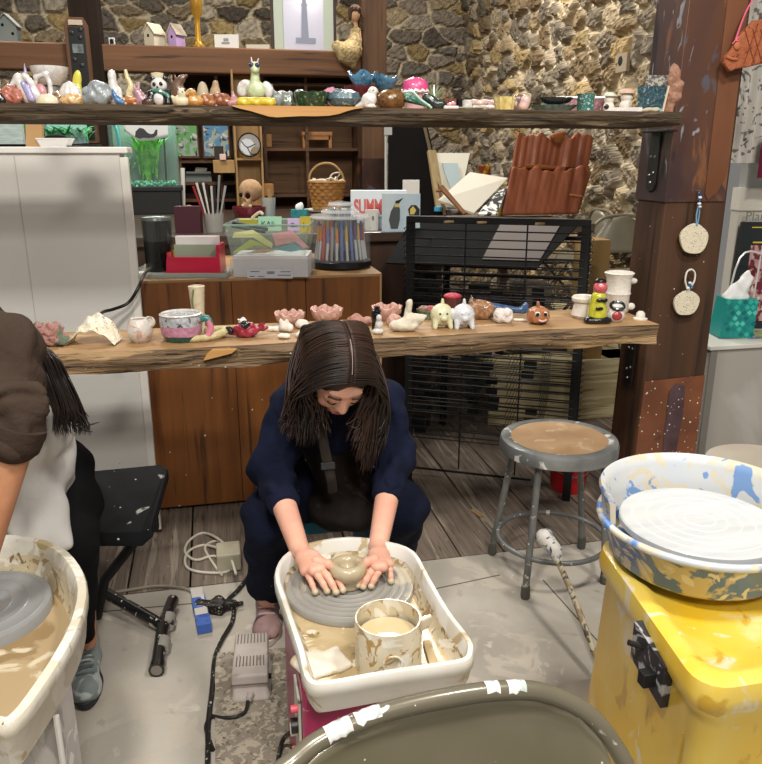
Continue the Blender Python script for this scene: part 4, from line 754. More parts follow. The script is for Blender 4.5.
pf = fig('succulent_sculpture', 'spiky green leaf clay plant behind the near-black dishes', 'sculpture', 433, 2.52, UZ, [('leaves', glz('#5c6b3f', '#7a8a5a', r=.5), (lambda g: [g.tube([(0, 0, 12), (9 * math.cos(a), 3 * math.sin(a * 2), 20 + 6 * math.sin(a))], [3, .6], 6) for a in (0, .5, 1, 1.5, 2, 2.6, 3.1)] and g)(G())), ('pot', glz('#4a3d30'), G().lathe([(6, 0), (7, 13), (.1, 13)], n=14))])
U_('square_cup', 'small rust brown square cup', 'cup', 450, [(None, glz('#8a4a2c', '#6a3520'), G().lathe([(7.5, 0), (8, 11), (6.8, 11), (6.3, 1), (.1, 1)], n=4).xf(Matrix.Rotation(R(45), 4, 'Z')))], y=2.40)
U_('dark_mug', 'small black mug beside the rust square cup', 'mug', 459, [(None, black, G().lathe([(4.5, 0), (5, 11), (4, 11), (3.6, 1), (.1, 1)], n=18))], y=2.42)
U_('white_cup', 'small plain white cylinder cup', 'cup', 467, [(None, white, G().lathe([(5, 0), (5.2, 10), (4.2, 10.2), (3.8, 1), (.1, 1)], n=20))], y=2.40)
U_('stacked_slabs', 'stack of pale pink wavy slabs', 'sculpture', 483, [('slab', glz('#d5bdb2', '#c4a79c', r=.5), G().sheet(lambda u, v: ((u - .5) * 26, (v - .5) * 12, 13 + 1.3 * math.sin(u * 14)), 20, 4)), ('slab', glz('#d9c7bb', '#c4a79c', r=.5), [('b', 0, 0, 8.5, 12.5, 6, 2.6, 1.2)]), ('slab', glz('#cdb5aa', '#b5988c', r=.5), [('b', 0, 0, 3, 12, 6, 3, 1.2)])], y=2.42, nz=.35)
U_('tiny_figurine', 'tiny pink and white figurine on a white base near the shelf edge', 'figurine', 451, [('base', white, [('b', 0, 0, 1.6, 7.5, 4, 1.6, 1)]), ('body', pinkg, [('e', 2, 0, 5, 3, 3, 2.6), ('e', -2, 0, 4, 2.4, 2.4, 2)])], y=2.335)
U_('tiny_figurine', 'tiny pink and white figurine below the pink slabs', 'figurine', 490, [('base', white, [('e', 0, 0, 2.5, 5, 4, 2.6)]), ('body', pinkg, [('e', -1, 0, 6, 2.6, 2.6, 2.4)])], y=2.335)
U_('flat_dish', 'thin pale green dish lying beneath the white cup', 'dish', 470, [(None, glz('#a9b3a0'), G().lathe([(12, 0), (15, 1.5), (14, 2.2), (.1, 1.2)], n=26, sy=.5))], y=2.335)
U_('sponge_cup', 'mottled yellow cup with bumpy sides', 'cup', 504, [(None, glz('#c7a94c', '#dcc97a', r=.5), bowl(9, 10.5, 13, 1.5, .05, 11, 44))], y=2.385)
U_('flower_sculpture', 'brown mauve flower shape behind the pink egg', 'sculpture', 517, [(None, glz('#6d5048', '#8f6c66'), [('e', -5, 0, 12, 4, 3, 4), ('e', 2, 0, 14, 4, 3, 4), ('e', 6, 0, 9, 4, 3, 4), ('e', -1, 0, 8, 5, 4, 8)])], y=2.5, nz=.4)
U_('egg_sculpture', 'pale pink rounded egg shape standing right of the yellow cup', 'sculpture', 524, [(None, glz('#ceaaa2', r=.4), [('e', 1, 0, 9, 5, 4.5, 6), ('e', -1, 0, 4, 5, 4.5, 4.5)])], y=2.36)
U_('flat_tray', 'long dark green tray under the black boat dish', 'tray', 553, [(None, glz('#2c3f3a', '#4a6058'), G().lathe([(16, 0), (23, 5), (24, 6.5), (22.5, 6.5), (15, 1.5), (.1, 1.5)], n=36, sy=.32))], y=2.40)
U_('boat_dish', 'black shallow boat dish resting on the dark green tray', 'dish', 555, [(None, glz('#0f181c', '#1c2a30', r=.1), G().lathe([(7, 6.7), (14, 9), (18, 13.5), (17, 13.8), (12, 10.5), (.1, 9)], n=36, sy=.34))], y=2.40)
U_('rectangular_dish', 'mauve pink rectangular dish with white rim standing behind the trays', 'dish', 580, [('dish', glz('#a06a70', '#7d4a52'), G().hexa([(-24, 0, 1), (22, 0, 1), (22, 6, 1), (-24, 6, 1), (-25, 1, 15), (24, 1, 15), (24, 7, 15), (-25, 7, 15)])), ('rim', glz('#cfc8c6'), G().tube([(-25, 1, 15.5), (24, 1, 15.5)], 1.3, 8))], y=2.50)
U_('speckled_cup', 'teal cup speckled with white', 'cup', 585, [(None, glz('#3f7d74', '#2b5c5a', sp=('#a9c9c0', 45, .40)), G().lathe([(8.5, 0), (8.5, 14), (9.5, 16.5), (8.3, 16.5), (7.3, 13), (7, 1), (.1, 1)], n=24))], y=2.36)
def snow(px, label, r, hat, y):
    U_('snowman_figurine', label, 'figurine', px, [('body', bisq, [('e', 0, 0, r, r, r * .9, r), ('e', 0, 0, r * 2.3, r * .85, r * .8, r * .75)]), ('brim', hat, G().lathe([(r * .2, r * 2.8), (r * 1.15, r * 2.85), (r * 1.1, r * 3.1), (r * .7, r * 3.5), (.1, r * 3.6)], n=20))], y=y)
snow(608, 'cream snowman figurine with a pale cap left of the capped one', 5.6, mt('#c5cbb8', .6), 2.45)
snow(625, 'wider cream snowman figurine with a terracotta hat brim', 6.6, mt('#c9a58c', .6), 2.45)
U_('flat_tray', 'narrow white tray with a black knob at its left end', 'tray', 622, [('tray', white, G().bb(-18, 19, -3, 3, 0, 2).bb(-18, 19, -3, -2, 2, 4)), ('knob', black, [('e', -17, -3, 4.5, 2.6, 2, 2.4)])], y=2.345)
U_('square_plate', 'dark teal square plate with cream edge leaning upright', 'plate', 651, [('glazed_face', glz('#1d4a58', '#123036', sp=('#6fa0a5', 16, .36), r=.12), G().hexa([(-14, -1, 1), (10, -1, 1), (10, 0, 1), (-14, 0, 1), (-15, 3, 25), (15, 3, 25), (15, 4, 25), (-15, 4, 25)])), ('clay_edge', mt('#d0b594', .7), G().tube([(11, -1, 1), (16, 3, 25)], 1.1, 6))], y=2.37)
U_('small_plate', 'mottled grey plate standing behind the teal square plate', 'plate', 653, [(None, mt('#a39d90', .5, splat=('#4c4a46', 30, .5)), G().hexa([(-11, 0, 0), (11, 0, 0), (11, 2, 0), (-11, 2, 0), (-9, 3, 37), (14, 3, 37), (14, 5, 37), (-9, 5, 37)]))], y=2.48)
U_('relief_plaque', 'terracotta relief plaque with a wavy edge leaning on the big post', 'plaque', 670, [(None, mt('#a8765a', .65, var='#8f5d44', vs=20, bump=.5, bs=30, coat=.1), [('b', -1, 0, 10, 5, 2.5, 12, 2.5, (0, 8, 0)), ('e', 2, 0, 24, 8, 3, 12, (0, -5, 0)), ('e', 0, 0, 38, 6, 2.5, 9), ('e', 4, -2, 16, 5, 2.6, 5), ('e', 5, -2, 27, 5, 2.6, 5), ('e', -1, -2, 33, 3, 2, 4), ('c', -4, -1.5, 20, -5, -1.5, 36, 1.4, 1.2)])], y=2.42, nz=.5)
U_('pebble_dish', 'small lumpy beige clay piece under the teal square plate', 'figurine', 650, [(None, mt('#b3a78c', .7), [('e', 0, 0, 1.5, 10, 3, 2.2), ('e', 5, 0, 2, 4, 3, 2)])], y=2.325, nz=.4)
stag = thing('wall_marker', 'small pale plaque with a dark round stud on the stone wall', 'plaque', X(620, 62, CX - .085)); s_ = S(stag.location)
mesh('plate', G().bb(-.5, 0, -.09, .09, -.08, .07), mt('#a08c70', .7), stag, smooth=False); mesh('stud', G().ell((-.51, .02, .01), (.02, .04, .04)), mt('#2b3036', .3), stag)
stag.location.x = CX - .05; stag.scale = (.05, .8, .8)

# ------------------------------------------------------------------ pottery on the lower shelf
def L_(name, label, cat, px, parts, y=2.42, **k): return fig(name, label, cat, px, y, LZ, parts, **k)
def yl_(py): return Z(350, py, LZ).y   # depth on the shelf for a base row at column 350
sp = lambda base, c, n=26, a=.36, **k: mt(base, .6, splat=(c, n, a), **k)
L_('coral_sculpture', 'lumpy pink and green coral clay form at the far left of the lower shelf', 'sculpture', 50, [(None, mt('#a56f64', .6, splat=[('#5a6b58', 7, .45), ('#5c3a36', 20, .36)], bump=.6, bs=30), [('e', 0, 0, 9, 16, 10, 10), ('e', -10, 0, 16, 8, 8, 8), ('e', 4, 0, 17, 9, 8, 7), ('e', 10, -2, 7, 8, 8, 6), ('-c', -16, -9, 13, 16, -9, 10, 1.5, 1.2), ('-c', -16, -10, 20, 12, -8, 17, 1.2, 1)])], y=2.43, nz=1, ns=.5)
sh = G().sheet(lambda u, v: (-25 + 50 * u, -14 + 26 * v, max(0, (1 - abs(2 * u - 1.05) ** 2.2)) * (25 - 4 * math.cos(v * 3)) * (.55 + .45 * math.sin(min(1, v * 1.5 + .25) * PI * .62)) * 1.0 + 1.3 * math.sin(u * 24 + v * 7) * math.sin(u * PI)), 40, 16)
L_('shell_sculpture', 'arched cream shell form splashed with red and black', 'sculpture', 93, [(None, mt('#dcd2b4', .5, splat=[('#a5474a', 26, .37), ('#2b2426', 33, .33), ('#e8e2cc', 9, .45)], bump=.5, bs=30, coat=.3), sh)], y=2.43)
L_('small_jar', 'small lopsided white jar marbled with orange', 'jar', 140, [('vessel', mt('#cfc4ba', .4, splat=[('#cf9377', 9, .42), ('#9fa8ae', 12, .38)], coat=.3), G().lathe([(7, 0), (11, 5), (13, 12), (11, 21), (8, 24), (7, 23), (9, 18), (.1, 6)], n=26, wav=.04, wn=3)), ('lip', mt('#c9c2b0', .5), [('e', 10, 1, 20, 6, 4, 6), ('-e', 11, -1, 22, 3, 4, 4)])], y=2.42)
mg = thing('mug', 'fat mug banded grey, pink and teal with a curled handle', 'mug', (Y(181, 320, 2.42).x, 2.42, LZ), -YAW); s_ = S(mg.location)
def band(z0, z1, r0, r1, m, nm): mesh(nm, G().lathe([(r0, z0), ((r0 + r1) / 2 + .4, (z0 + z1) / 2), (r1, z1)], n=30, wav=.015, wn=4, wz=.5), m, mg, scale=s_)
band(0, 7, 15, 19, glz('#1f6b62', '#174e4a'), 'teal_band'); band(6.5, 17, 19, 20.5, glz('#c98aa6', '#b5708f'), 'pink_band'); band(16.5, 26, 20.5, 20, glz('#8f9298', '#b9bcc0', sp=('#3a3c40', 18, .38)), 'grey_band')
mesh('rim', G().lathe([(20, 0), (21, 1.5), (19, 2.5), (17.5, 1), (17, -18), (.1, -22)], (0, 0, 25.5), 30), glz('#d5cfca', '#b9b2ab'), mg, scale=s_)
mesh('handle', G().tube([(19, -4, 21), (27, -5, 23), (30, -5, 13), (25, -6, 3), (16, -8, 3)], [3, 3.6, 3.4, 3.6, 3], 12), mt('#2f7d74', .3, splat=('#cf7f95', 6, .5), coat=.5), mg, scale=s_)
L_('tube_vase', 'tall narrow cream vase with a green streak', 'vase', 199, [('tube', mt('#cfc09f', .5, splat=('#c99a86', 8, .40)), G().lathe([(6, 0), (6.2, 20), (7.5, 40), (8, 44), (6.8, 44.5), (5.6, 38), (5, 2), (.1, 2)], n=22, wav=.03, wn=4)), ('streak', glz('#6f7a3c'), G().tube([(-3.5, -5.6, 6), (-2.5, -6.2, 20), (-3.5, -6.6, 30), (-1, -7.2, 42)], 1, 6))], y=2.56)
L_('snake_sculpture', 'pale yellow clay snake curled round behind the mug', 'sculpture', 203, [(None, mt('#cfc08c', .6, var='#b8a66c', vs=30, bump=.5, bs=60), G().tube([(-22, -12, 2.5), (-8, -14, 3), (8, -10, 4), (19, 0, 6), (20, 10, 7), (10, 16, 6), (-2, 14, 5)], [2, 3.4, 3.6, 4, 4, 3.6, 2.5], 10))], y=2.42)
L_('crab_sculpture', 'red and black glazed tangled clay creature', 'sculpture', 246, [('body', glz('#b3263c', '#8f1a2e', r=.15), [('e', 0, 0, 5, 12, 8, 6), ('e', -4, -3, 9, 7, 5, 5), ('c', 8, 0, 7, 20, 2, 9, 3.5, 2.5), ('c', -8, 0, 5, -19, 2, 6, 4, 3), ('e', 5, 0, 11, 5, 4, 4), ('c', 14, 0, 12, 20, 0, 14, 1.5, 1)]), ('black_patch', black, [('e', -15, -4, 8, 4, 3, 3.6)]), ('black_patch', black, [('e', 1, -6, 14, 4.5, 3.5, 3.2)]), ('white_cap', white, [('e', -3, -2, 17, 4, 3, 2.8)])], y=2.42, nz=.8, ns=.6)
pk = mt('#d3a292', .65, var='#c48f80', vs=20)
def petals(r, h, n=9):
    g = bowl(r * .5, r, h, 1.6, .05, n, n * 6, 1.3)
    for i in range(n):
        a = 2 * PI * i / n; g.ell((r * .82 * math.cos(a), r * .82 * math.sin(a), h * .78), (r * .24, r * .14, h * .38), 10, (0, 0, math.degrees(a) + 90))
    return g
L_('flower_bowl', 'pink petal bowl left of the girl\'s hair', 'bowl', 290, [(None, pk, petals(15, 13))], y=2.56)
L_('flower_bowl', 'pink petal bowl directly above the girl\'s head', 'bowl', 327, [(None, pk, petals(16, 15, 7))], y=2.57)
L_('flower_bowl', 'pink petal bowl behind the black and white dog', 'bowl', 387, [(None, pk, petals(15, 14, 6))], y=2.58)
for px_, y_, lab, pr in ((274, 2.49, 'flat white clay chip farthest left of the white bits', [('b', 0, 0, 2, 6, 4, 2, 1.5), ('e', 3, 0, 3, 3, 3, 2)]), (285, 2.47, 'upright white knobbed clay bit in the white cluster', [('e', 0, 0, 5, 6, 5, 5.5), ('e', -4, 0, 10, 2, 2, 3), ('e', 2, 0, 10, 2, 2, 3), ('e', 5, -2, 4, 4, 4, 4)]), (302, 2.50, 'round white clay bun at the right of the white cluster', [('e', 0, 0, 5, 6.5, 5, 5), ('e', 3, -1, 3, 5, 4, 3.5)]), (284, 2.37, 'white clay disc nearest the edge below the knobbed bit', [('e', 0, 0, 2.6, 6.5, 5, 2.8)]), (303, 2.38, 'folded white clay leaf nearest the girl\'s head', [('e', 0, 0, 3.4, 8, 5, 3.6, (0, -18, 0)), ('e', 1, -3, 4, 6, 2, 2.6, (0, -18, 0))])):
    L_('clay_bit', lab, 'clay piece', px_, [(None, bisq, pr)], y=y_, nz=.3)
L_('clay_lump', 'dusty pink broken clay lumps right of the girl\'s head', 'clay piece', 360, [(None, mt('#b88070', .7, var='#9f695b', vs=20), [('e', -5, 0, 5, 8, 5, 6, (0, -20, 0)), ('e', 6, -2, 4, 8, 5, 4.5)])], y=2.52, nz=.6)
L_('dog_figurine', 'small black and white upright dog figurine', 'figurine', 378, [('coat', black, [('e', -2, 1, 19, 5, 4, 7), ('c', -4, 1, 16, -5, 1, 5, 2, 1.6)]), ('face', white, [('e', 1, -2.5, 17, 3, 3, 3.6), ('e', 0, 0, 3, 6, 5, 3.5), ('e', 1, -1, 10, 4, 4, 5)]), ('hat', black, G().lathe([(4.5, 23), (4.5, 24), (3, 24.2), (2.8, 28), (.1, 28)], (-1, 0, 0), 14))], y=2.37)
L_('rose_lump', 'small pink rose-like clay lump behind the swan', 'clay piece', 394, [(None, pk, [('e', 0, 0, 6, 7, 6, 7), ('e', 3, -3, 8, 4, 3, 4)])], y=2.47, nz=.4)
L_('swan_figurine', 'unglazed cream swan with folded wings on the lower shelf', 'figurine', 407, [(None, mt('#dad0bb', .75, var='#cdc1a8', vs=20), [('e', -3, 0, 6, 15, 8, 6.5), ('c', -12, 0, 5, 4, -2, 13, 4, 4), ('c', 0, 2, 10, 2, 2, 28, 4, 3), ('e', 2.5, 1, 29, 3, 3, 3.6), ('e', 9, 1, 12, 8, 6, 6), ('c', 12, 0, 13, 19, 2, 15, 4, 1.5), ('-c', -14, -8, 8, 8, -8, 12, 1.2, 1.2)])], y=2.39, nz=.35)
L_('plant_pot', 'small dark green moss pot topped with red beads', 'pot', 427, [('pot', mt('#2f4a2c', .7, var='#6a7a5a', vs=40), G().lathe([(9, 0), (10.5, 9), (.1, 9)], n=20)), ('red_top', mt('#b8363f', .5, splat=('#2f5a2f', 30, .45)), [('e', 0, 0, 9.5, 10, 8, 3)])], y=2.58, nz=.4)
L_('candle_glass', 'tumbler of dark red wax with a bright red top', 'candle', 452, [('glass_cup', mt('#5a241f', .1, coat=.8), G().lathe([(6.5, 0), (8.5, 16), (8.6, 20), (.1, 20)], n=24)), ('wax_top', mt('#c22b40', .5, bump=.5, bs=60), [('e', 0, 0, 21, 9, 8, 3.4)])], y=2.58)
def pig(px, label, m, y, ey):
    L_('piggy_figurine', label, 'figurine', px, [('body', m, [('e', 0, 0, 13, 11.5, 10, 11.5), ('c', -7, -5, 7, -8, -7, 1.5, 3.2, 2.4), ('c', 7, -5, 7, 8, -7, 1.5, 3.2, 2.4), ('c', -6, 6, 7, -7, 7, 1.5, 3.2, 2.4), ('c', 6, 6, 7, 8, 7, 1.5, 3.2, 2.4)]), ('snout', m, [('e', 0, -10, 11, 3.6, 2.6, 3)]), ('knob', m, [('c', .5, 0, 23, .5, 0, 28, 2.2, 1.4)])] + ([('eye', black, dots([(-3.6, -9.3, 15.5)], 1.1)), ('eye', black, dots([(3.4, -9.3, 15.5)], 1.1))] if ey else [('eye', mt('#9aa0a8', .6), dots([(-3.6, -9.3, 15.5)], .8)), ('eye', mt('#9aa0a8', .6), dots([(3.4, -9.3, 15.5)], .8)), ('side_ear', m, [('e', -11, 0, 14, 3, 4, 6)])]), y=y, rz=8)
pig(441.5, 'pale yellow round piggy with two black eyes', glz('#d3cfa2', r=.35), 2.42, 1)
pig(463, 'white round piggy with faint grey speckles', glz('#d8d9dc', '#bfc2c8', r=.35), 2.40, 0)
L_('dog_figurine', 'shiny brown and tan curled dog figurine', 'figurine', 480, [(None, glz('#8a5a3a', '#b9855a', r=.15, sp=('#4c4648', 8, .42)), [('e', 0, 0, 10, 11, 8, 10), ('e', -7, -2, 13, 6, 6, 8), ('c', -8, 0, 18, -10, 0, 24, 2.6, 1.2), ('e', 8, -2, 9, 6, 6, 9)])], y=2.52, nz=.5)
L_('fish_figurine', 'blue fish tail lying behind the white pebble', 'figurine', 507, [(None, glz('#3a5f8f', '#2a466f'), [('c', -16, 0, 8, 12, 0, 6, 6, 3), ('e', 17, 0, 9, 4, 2, 6, (0, 30, 0)), ('e', 17, 0, 5, 5, 2, 2.6, (0, -10, 0))])], y=2.55)
L_('pebble_sculpture', 'rounded white and pink speckled clay pebble', 'sculpture', 503, [(None, mt('#d9cfc9', .6, splat=('#cfa79c', 12, .4), bump=.5, bs=40), [('b', 0, 0, 7, 9, 7, 7, 5)])], y=2.45, nz=.6)
L_('clay_stick', 'short flat white clay stick', 'clay piece', 520, [(None, bisq, [('b', 0, 0, 1.2, 6.5, 2, 1.2, 1, (0, 0, -12))])], y=2.46)
L_('pumpkin_figurine', 'orange pumpkin face with big black eyes and a stem', 'figurine', 538, [('body', glz('#c27a48', '#a85f34', r=.3), G().lathe([(5, 0), (10, 3), (11.5, 8), (10, 14), (5, 17), (.1, 16)], n=40, wav=.06, wn=8)), ('eye', white, dots([(-2.6, -9.6, 11)], 3, .5)), ('eye', white, dots([(4.6, -8.8, 11)], 3, .5)), ('pupil', black, dots([(-3, -11, 11)], 2, .4)), ('pupil', black, dots([(4.8, -10.2, 11)], 2, .4)), ('mouth', glz('#d5a5a0'), G().tube([(-2, -11.2, 6), (2, -11.8, 4.6), (6, -10.6, 6)], 1, 6)), ('stem', glz('#a8633a'), [('c', 0, 0, 15, -1, 0, 21, 2, 1.6)])], y=2.41)
L_('flared_jar', 'squat white jar with a thick flared rim at the right', 'jar', 583, [(None, bisq, G().lathe([(9, 0), (11.5, 3), (9.5, 12), (9, 15), (11.5, 17), (12, 20), (10.5, 22), (8.5, 21), (7, 14), (.1, 4)], n=28, wav=.02, wn=3))], y=2.47, rz=0)
L_('tall_mug', 'tall white bisque stein with ears behind the yellow figure', 'mug', 617, [('vessel', bisq, G().lathe([(10, 0), (11.5, 2), (11.5, 17), (12.5, 19), (11.8, 21), (12, 34), (14.5, 39), (13, 40), (10, 33), (9, 2), (.1, 2)], n=28, wav=.02, wn=5)), ('lug', bisq, [('e', 14, 0, 31, 4, 3, 3)]), ('lug', bisq, [('e', 13, -3, 6, 4, 3, 3.6)])], y=2.54)
L_('clown_figurine', 'yellow robed clay figure with a red face and black feet', 'figurine', 597, [('robe', glz('#d2cf2a', '#bdb51c', r=.15), [('c', 0, 0, 8, 0, 0, 25, 9.5, 7.5)]), ('feet', black, [('e', -6, -3, 3, 8, 7, 4.5), ('e', 6, -3, 3, 8, 7, 4.5), ('e', 0, -5, 3.5, 8, 6, 4)]), ('face', glz('#c8323e', '#d9606a', r=.15), [('e', 1, 0, 35, 7, 6.5, 7)]), ('hair', black, [('e', 1, 1, 41, 6, 5, 3.6)]), ('bow', black, [('e', -1, -8, 24, 3.4, 1.5, 2), ('e', 4, -8, 24, 3, 1.5, 2.4)]), ('button', black, [('e', -1, -9.6, 16, 4, 1, 1.8)])], y=2.38)
L_('small_pot', 'little white pot with a black ring mouth and a red patch', 'pot', 616, [('vessel', glz('#d5cfcc', r=.3), [('e', 0, 0, 7, 8.5, 7.5, 8)]), ('ring', black, G().tube([(6.5 * math.cos(a), -2.2 + 4.4 * math.sin(a), 16.5 + 3 * math.sin(a)) for a in [i * PI / 6 for i in range(12)]], 1.6, 8, closed=True)), ('neck', white, [('e', 0, -1, 15.5, 6, 4.5, 3)]), ('red_patch', glz('#b03038'), [('e', -.5, -5.6, 7, 5.2, 2.6, 4.6)])], y=2.38)
L_('hat_figurine', 'tiny white clay hat at the right end of the lower shelf', 'figurine', 641, [(None, bisq, G().lathe([(7, 0), (7, 1.2), (4.4, 1.8), (4.2, 6), (2.5, 8), (.1, 8.4)], n=22))], y=2.40)

# ------------------------------------------------------------------ things on the plywood cabinet and the desk
def K_(name, label, cat, px, y, parts, z=CZ, **k): return fig(name, label, cat, px, y, z, parts, **k)
clear = glass('#dfe6e4', .08, .16)
K_('paper_sheet', 'white paper sheets under the dark clear canister', 'paper', 143, 3.28, [(None, pap, G().prism([(-9, -6), (20, -8), (22, 10), (-2, 22), (-8, 14)], .6, 'z'))], z=CZ + .012)
K_('shallow_tray', 'clear plastic tray at the left end of the plywood cabinet', 'tray', 183, 3.31, [(None, glass('#b9c2bd', .2, .5), G().bb(-49, 49, -24, 44, 0, 2).bb(-49, 49, -24, -22.5, 0, 5).bb(-49, -47.5, -24, 44, 0, 5).bb(47.5, 49, -24, 44, 0, 5))])
K_('tinted_canister', 'tall smoky clear canister with a black lower half and cord', 'canister', 160, 3.34, [('base', mat('#121314', .25), G().lathe([(12, 1), (13.5, 3), (13.8, 30), (.1, 30)], n=28)), ('clear_cup', glass('#3a3d3c', .08, .6), G().lathe([(13.8, 30), (14.6, 51), (13.4, 51), (12.8, 30)], n=28)), ('lid', glass('#6f7473', .2, .6), G().lathe([(15, 50), (14, 53), (6, 54), (.1, 54)], n=28)), ('core', mat('#1c1614', .4), G().lathe([(5, 30), (4, 48), (.1, 49)], n=14))], z=CZ + .014)
g = G().tube([Y(152, 268, 3.20), Y(146, 272, 3.10), Y(142, 279, 2.97), Y(137, 290, 2.93), Y(128, 303, 2.93), Y(114, 309, 2.9), Y(103, 312, 2.84), Y(98, 318, 2.7)], .006, 8)
c = Y(152, 268, 3.20); o = mesh('canister_lead', g.xf(Matrix.Translation(-c)), blk, None, c); tag(o, 'black power cord drooping from the canister across the white chest', 'cord')
red = mat('#c21f42', .3, coat=.4)
K_('card_tray', 'glossy crimson tray holding white and green cards', 'tray', 195, 3.27, [('tray', red, G().hexa([(-27, -8, 0), (25, -8, 0), (26, 20, 0), (-24, 20, 0), (-25, -9, 16), (27, -9, 16), (27, -4, 16), (-24, -4, 16)]).bb(24, 27, -8, 20, 0, 28).bb(-26, -24, -4, 20, 0, 20)), ('white_cards', mat('#e3dcdc', .7), G().bb(-19, 24, 6, 12, 14, 35)), ('green_card', mat('#8fa08c', .7), G().bb(-20, 22, 2, 5, 14, 27))], z=CZ + .014)
K_('crayon_box', 'yellow crayon box with red and green print behind the crimson tray', 'box', 203, 3.62, [('carton', mat('#ddb01f', .5), G().bb(-14, 15, 0, 9, 0, 15)), ('green_band', mat('#4f9a5a', .5), G().bb(-14.2, 15.2, -.4, 9.2, 0, 5)), ('red_mark', mat('#bf3a30', .5), G().prism([(-2, 5), (15, 9), (15, 11), (-2, 8)], -.5)), ('blue_mark', mat('#3f6fae', .5), G().bb(4, 14.5, -.6, 0, 2, 4.5))])
K_('storage_box', 'dark maroon square box in front of the glazed bookcase', 'box', 188, 4.1, [(None, mat('#431423', .5), G().bb(-12.5, 12.5, 0, 16, 0, 26))], z=DZ, rz=3)
bc = K_('brush_cup', 'clear tumbler of long brushes beside the maroon box', 'cup', 215, 4.15, [('tumbler', glass('#b9b9b4', .1, .5), G().lathe([(8, 0), (10, 26), (9, 26), (7, 1), (.1, 1)], n=22))], z=DZ - .04)
s_ = S(bc.location); r_ = random.Random(5)
for i, (tx, tz, col) in enumerate(((-18, 52, '#a02a30'), (-15, 55, '#d8d4cc'), (-12, 54, '#17171a'), (-8, 55, '#e0dcd2'), (-5, 54, '#16161a'), (-1, 52, '#d0ccc4'), (3, 52, '#222226'), (8, 62, '#8f9296'), (13, 52, '#a3a6a8'))):
    mesh('brush', G().tube([(tx * .2, 0, 4), (tx * .6, (i % 3) - 1, tz * .55), (tx, (i % 3) * 2 - 2, tz)], [.6, .9, 1.25], 7), mat(col, .4), bc, scale=s_)
# clear bin of notes standing on a paper ream
RY = 3.165
rm = K_('paper_ream', 'wrapped ream of white paper with a barcode under the clear bin', 'paper', 271, RY, [('paper_block', mat('#dcd9da', .6), G().bb(-37, 37, 0, 48, 0, 21)), ('wrapper', glass('#cfd2d6', .15, .3), G().bb(-40, 40, -1, 49, 0, 18)), ('label_strip', mat('#cbced6', .4), G().bb(-24, 22, -2, -1.2, -1, 8))] )
for i in range(9): mesh('barcode_bar', G().bb(-3.5 + i * .85, -3.1 + i * .85, -2.4, -2, 3.2, 6), mat('#45454c', .6), rm, smooth=False, scale=S(rm.location))
for x0_, x1_, z_ in ((-21, -16, .6), (-13, -6, .6), (7, 20, 1.8), (-20, -11, 5.5), (10, 20, 5.2)): mesh('print_line', G().bb(x0_, x1_, -2.4, -2, z_, z_ + .7), mat('#6b6b72', .6), rm, smooth=False, scale=S(rm.location))
nb = K_('clear_bin', 'green tinted clear plastic bin of sticky notes', 'bin', 268, RY, [('bin', glass('#c3d9ce', .12, .15), (lambda g: [g.hexa([(q[0] * 37, 2, 0), (q[1] * 37, 2, 0), (q[1] * 37, 66, 0), (q[0] * 37, 66, 0), (q[0] * 42, -3, 30), (q[1] * 42, -3, 30), (q[1] * 42, 74, 30), (q[0] * 42, 74, 30)]) for q in ((-1, -.97), (.97, 1))] and g)(G()).bb(-37, 37, 2, 66, 0, 1.4).hexa([(-37, 2, 0), (37, 2, 0), (37, 3.4, 0), (-37, 3.4, 0), (-42, -3, 30), (42, -3, 30), (42, -1.8, 30), (-42, -1.8, 30)]).hexa([(-37, 65, 0), (37, 65, 0), (37, 66, 0), (-37, 66, 0), (-42, 73, 30), (42, 73, 30), (42, 74, 30), (-42, 74, 30)])),
    ('rim', glass('#a9ccba', .15, .6), G().tube([(-42, -3, 30), (42, -3, 30), (42, 74, 30), (-42, 74, 30)], 1.2, 6, smooth=False, closed=True))], z=CZ + 21.4 * S(rm.location))
s_ = S(nb.location)
def note(par, col, pts, txt=None, tl=None, sz=4):
    mesh('sticky_note', G().hexa([Vector(p) for p in pts] + [Vector(p) + Vector((0, 0, .5)) for p in pts]), mat(col, .7), par, smooth=False, scale=s_)
    if txt: text('note_writing', txt, sz * s_, mat('#2c3a34', .7), par, tuple(v * s_ for v in tl), th=.0005)
def flat(col, poly, y_): mesh('sticky_note', G().prism([(x - 268, 264 - z) for x, z in poly], .5).xf(Matrix.Translation((0, y_, 0)) @ Matrix.Rotation(R(-22), 4, 'X')), mat(col, .7), nb, smooth=False, scale=s_)
flat('#dedb92', [(231, 246), (233, 241), (252, 238), (272, 252), (271, 257), (252, 246)], 4); flat('#bcc05e', [(232, 261), (249, 248), (271, 256), (254, 255), (236, 261)], 5)
flat('#e09da0', [(271, 242), (292, 239), (308, 256), (303, 257), (294, 250), (275, 255)], 4.5); flat('#d8a58e', [(246, 262), (262, 257), (274, 260), (262, 262)], 5); flat('#6f9fae', [(272, 258), (292, 252), (305, 258), (290, 261)], 6)
def upnote(col, x0_, x1_, y_, z0, z1, txt=None, sz=5):
    mesh('upright_note', G().hexa([(x0_, y_, z0), (x1_, y_, z0), (x1_, y_ + .8, z0), (x0_, y_ + .8, z0), (x0_, y_ + 4, z1), (x1_, y_ + 4, z1), (x1_, y_ + 4.8, z1), (x0_, y_ + 4.8, z1)]), mat(col, .7), nb, smooth=False, scale=s_)
    if txt: text('note_writing', txt, sz * s_, mat('#2c3a34', .7), nb, ((x0_ + 3) * s_, (y_ + .6) * s_, (z0 + (z1 - z0) * .3) * s_), rot=(72, 0, 0), th=.0006)
upnote('#a9dcbd', -13, 11, 26, 22, 36, 'KAli', 8); upnote('#cdb6dc', 17, 30, 28, 22, 34, 'Zo', 6); upnote('#c5b23c', 30, 47 - 6, 26, 20, 36, 'l', 8)
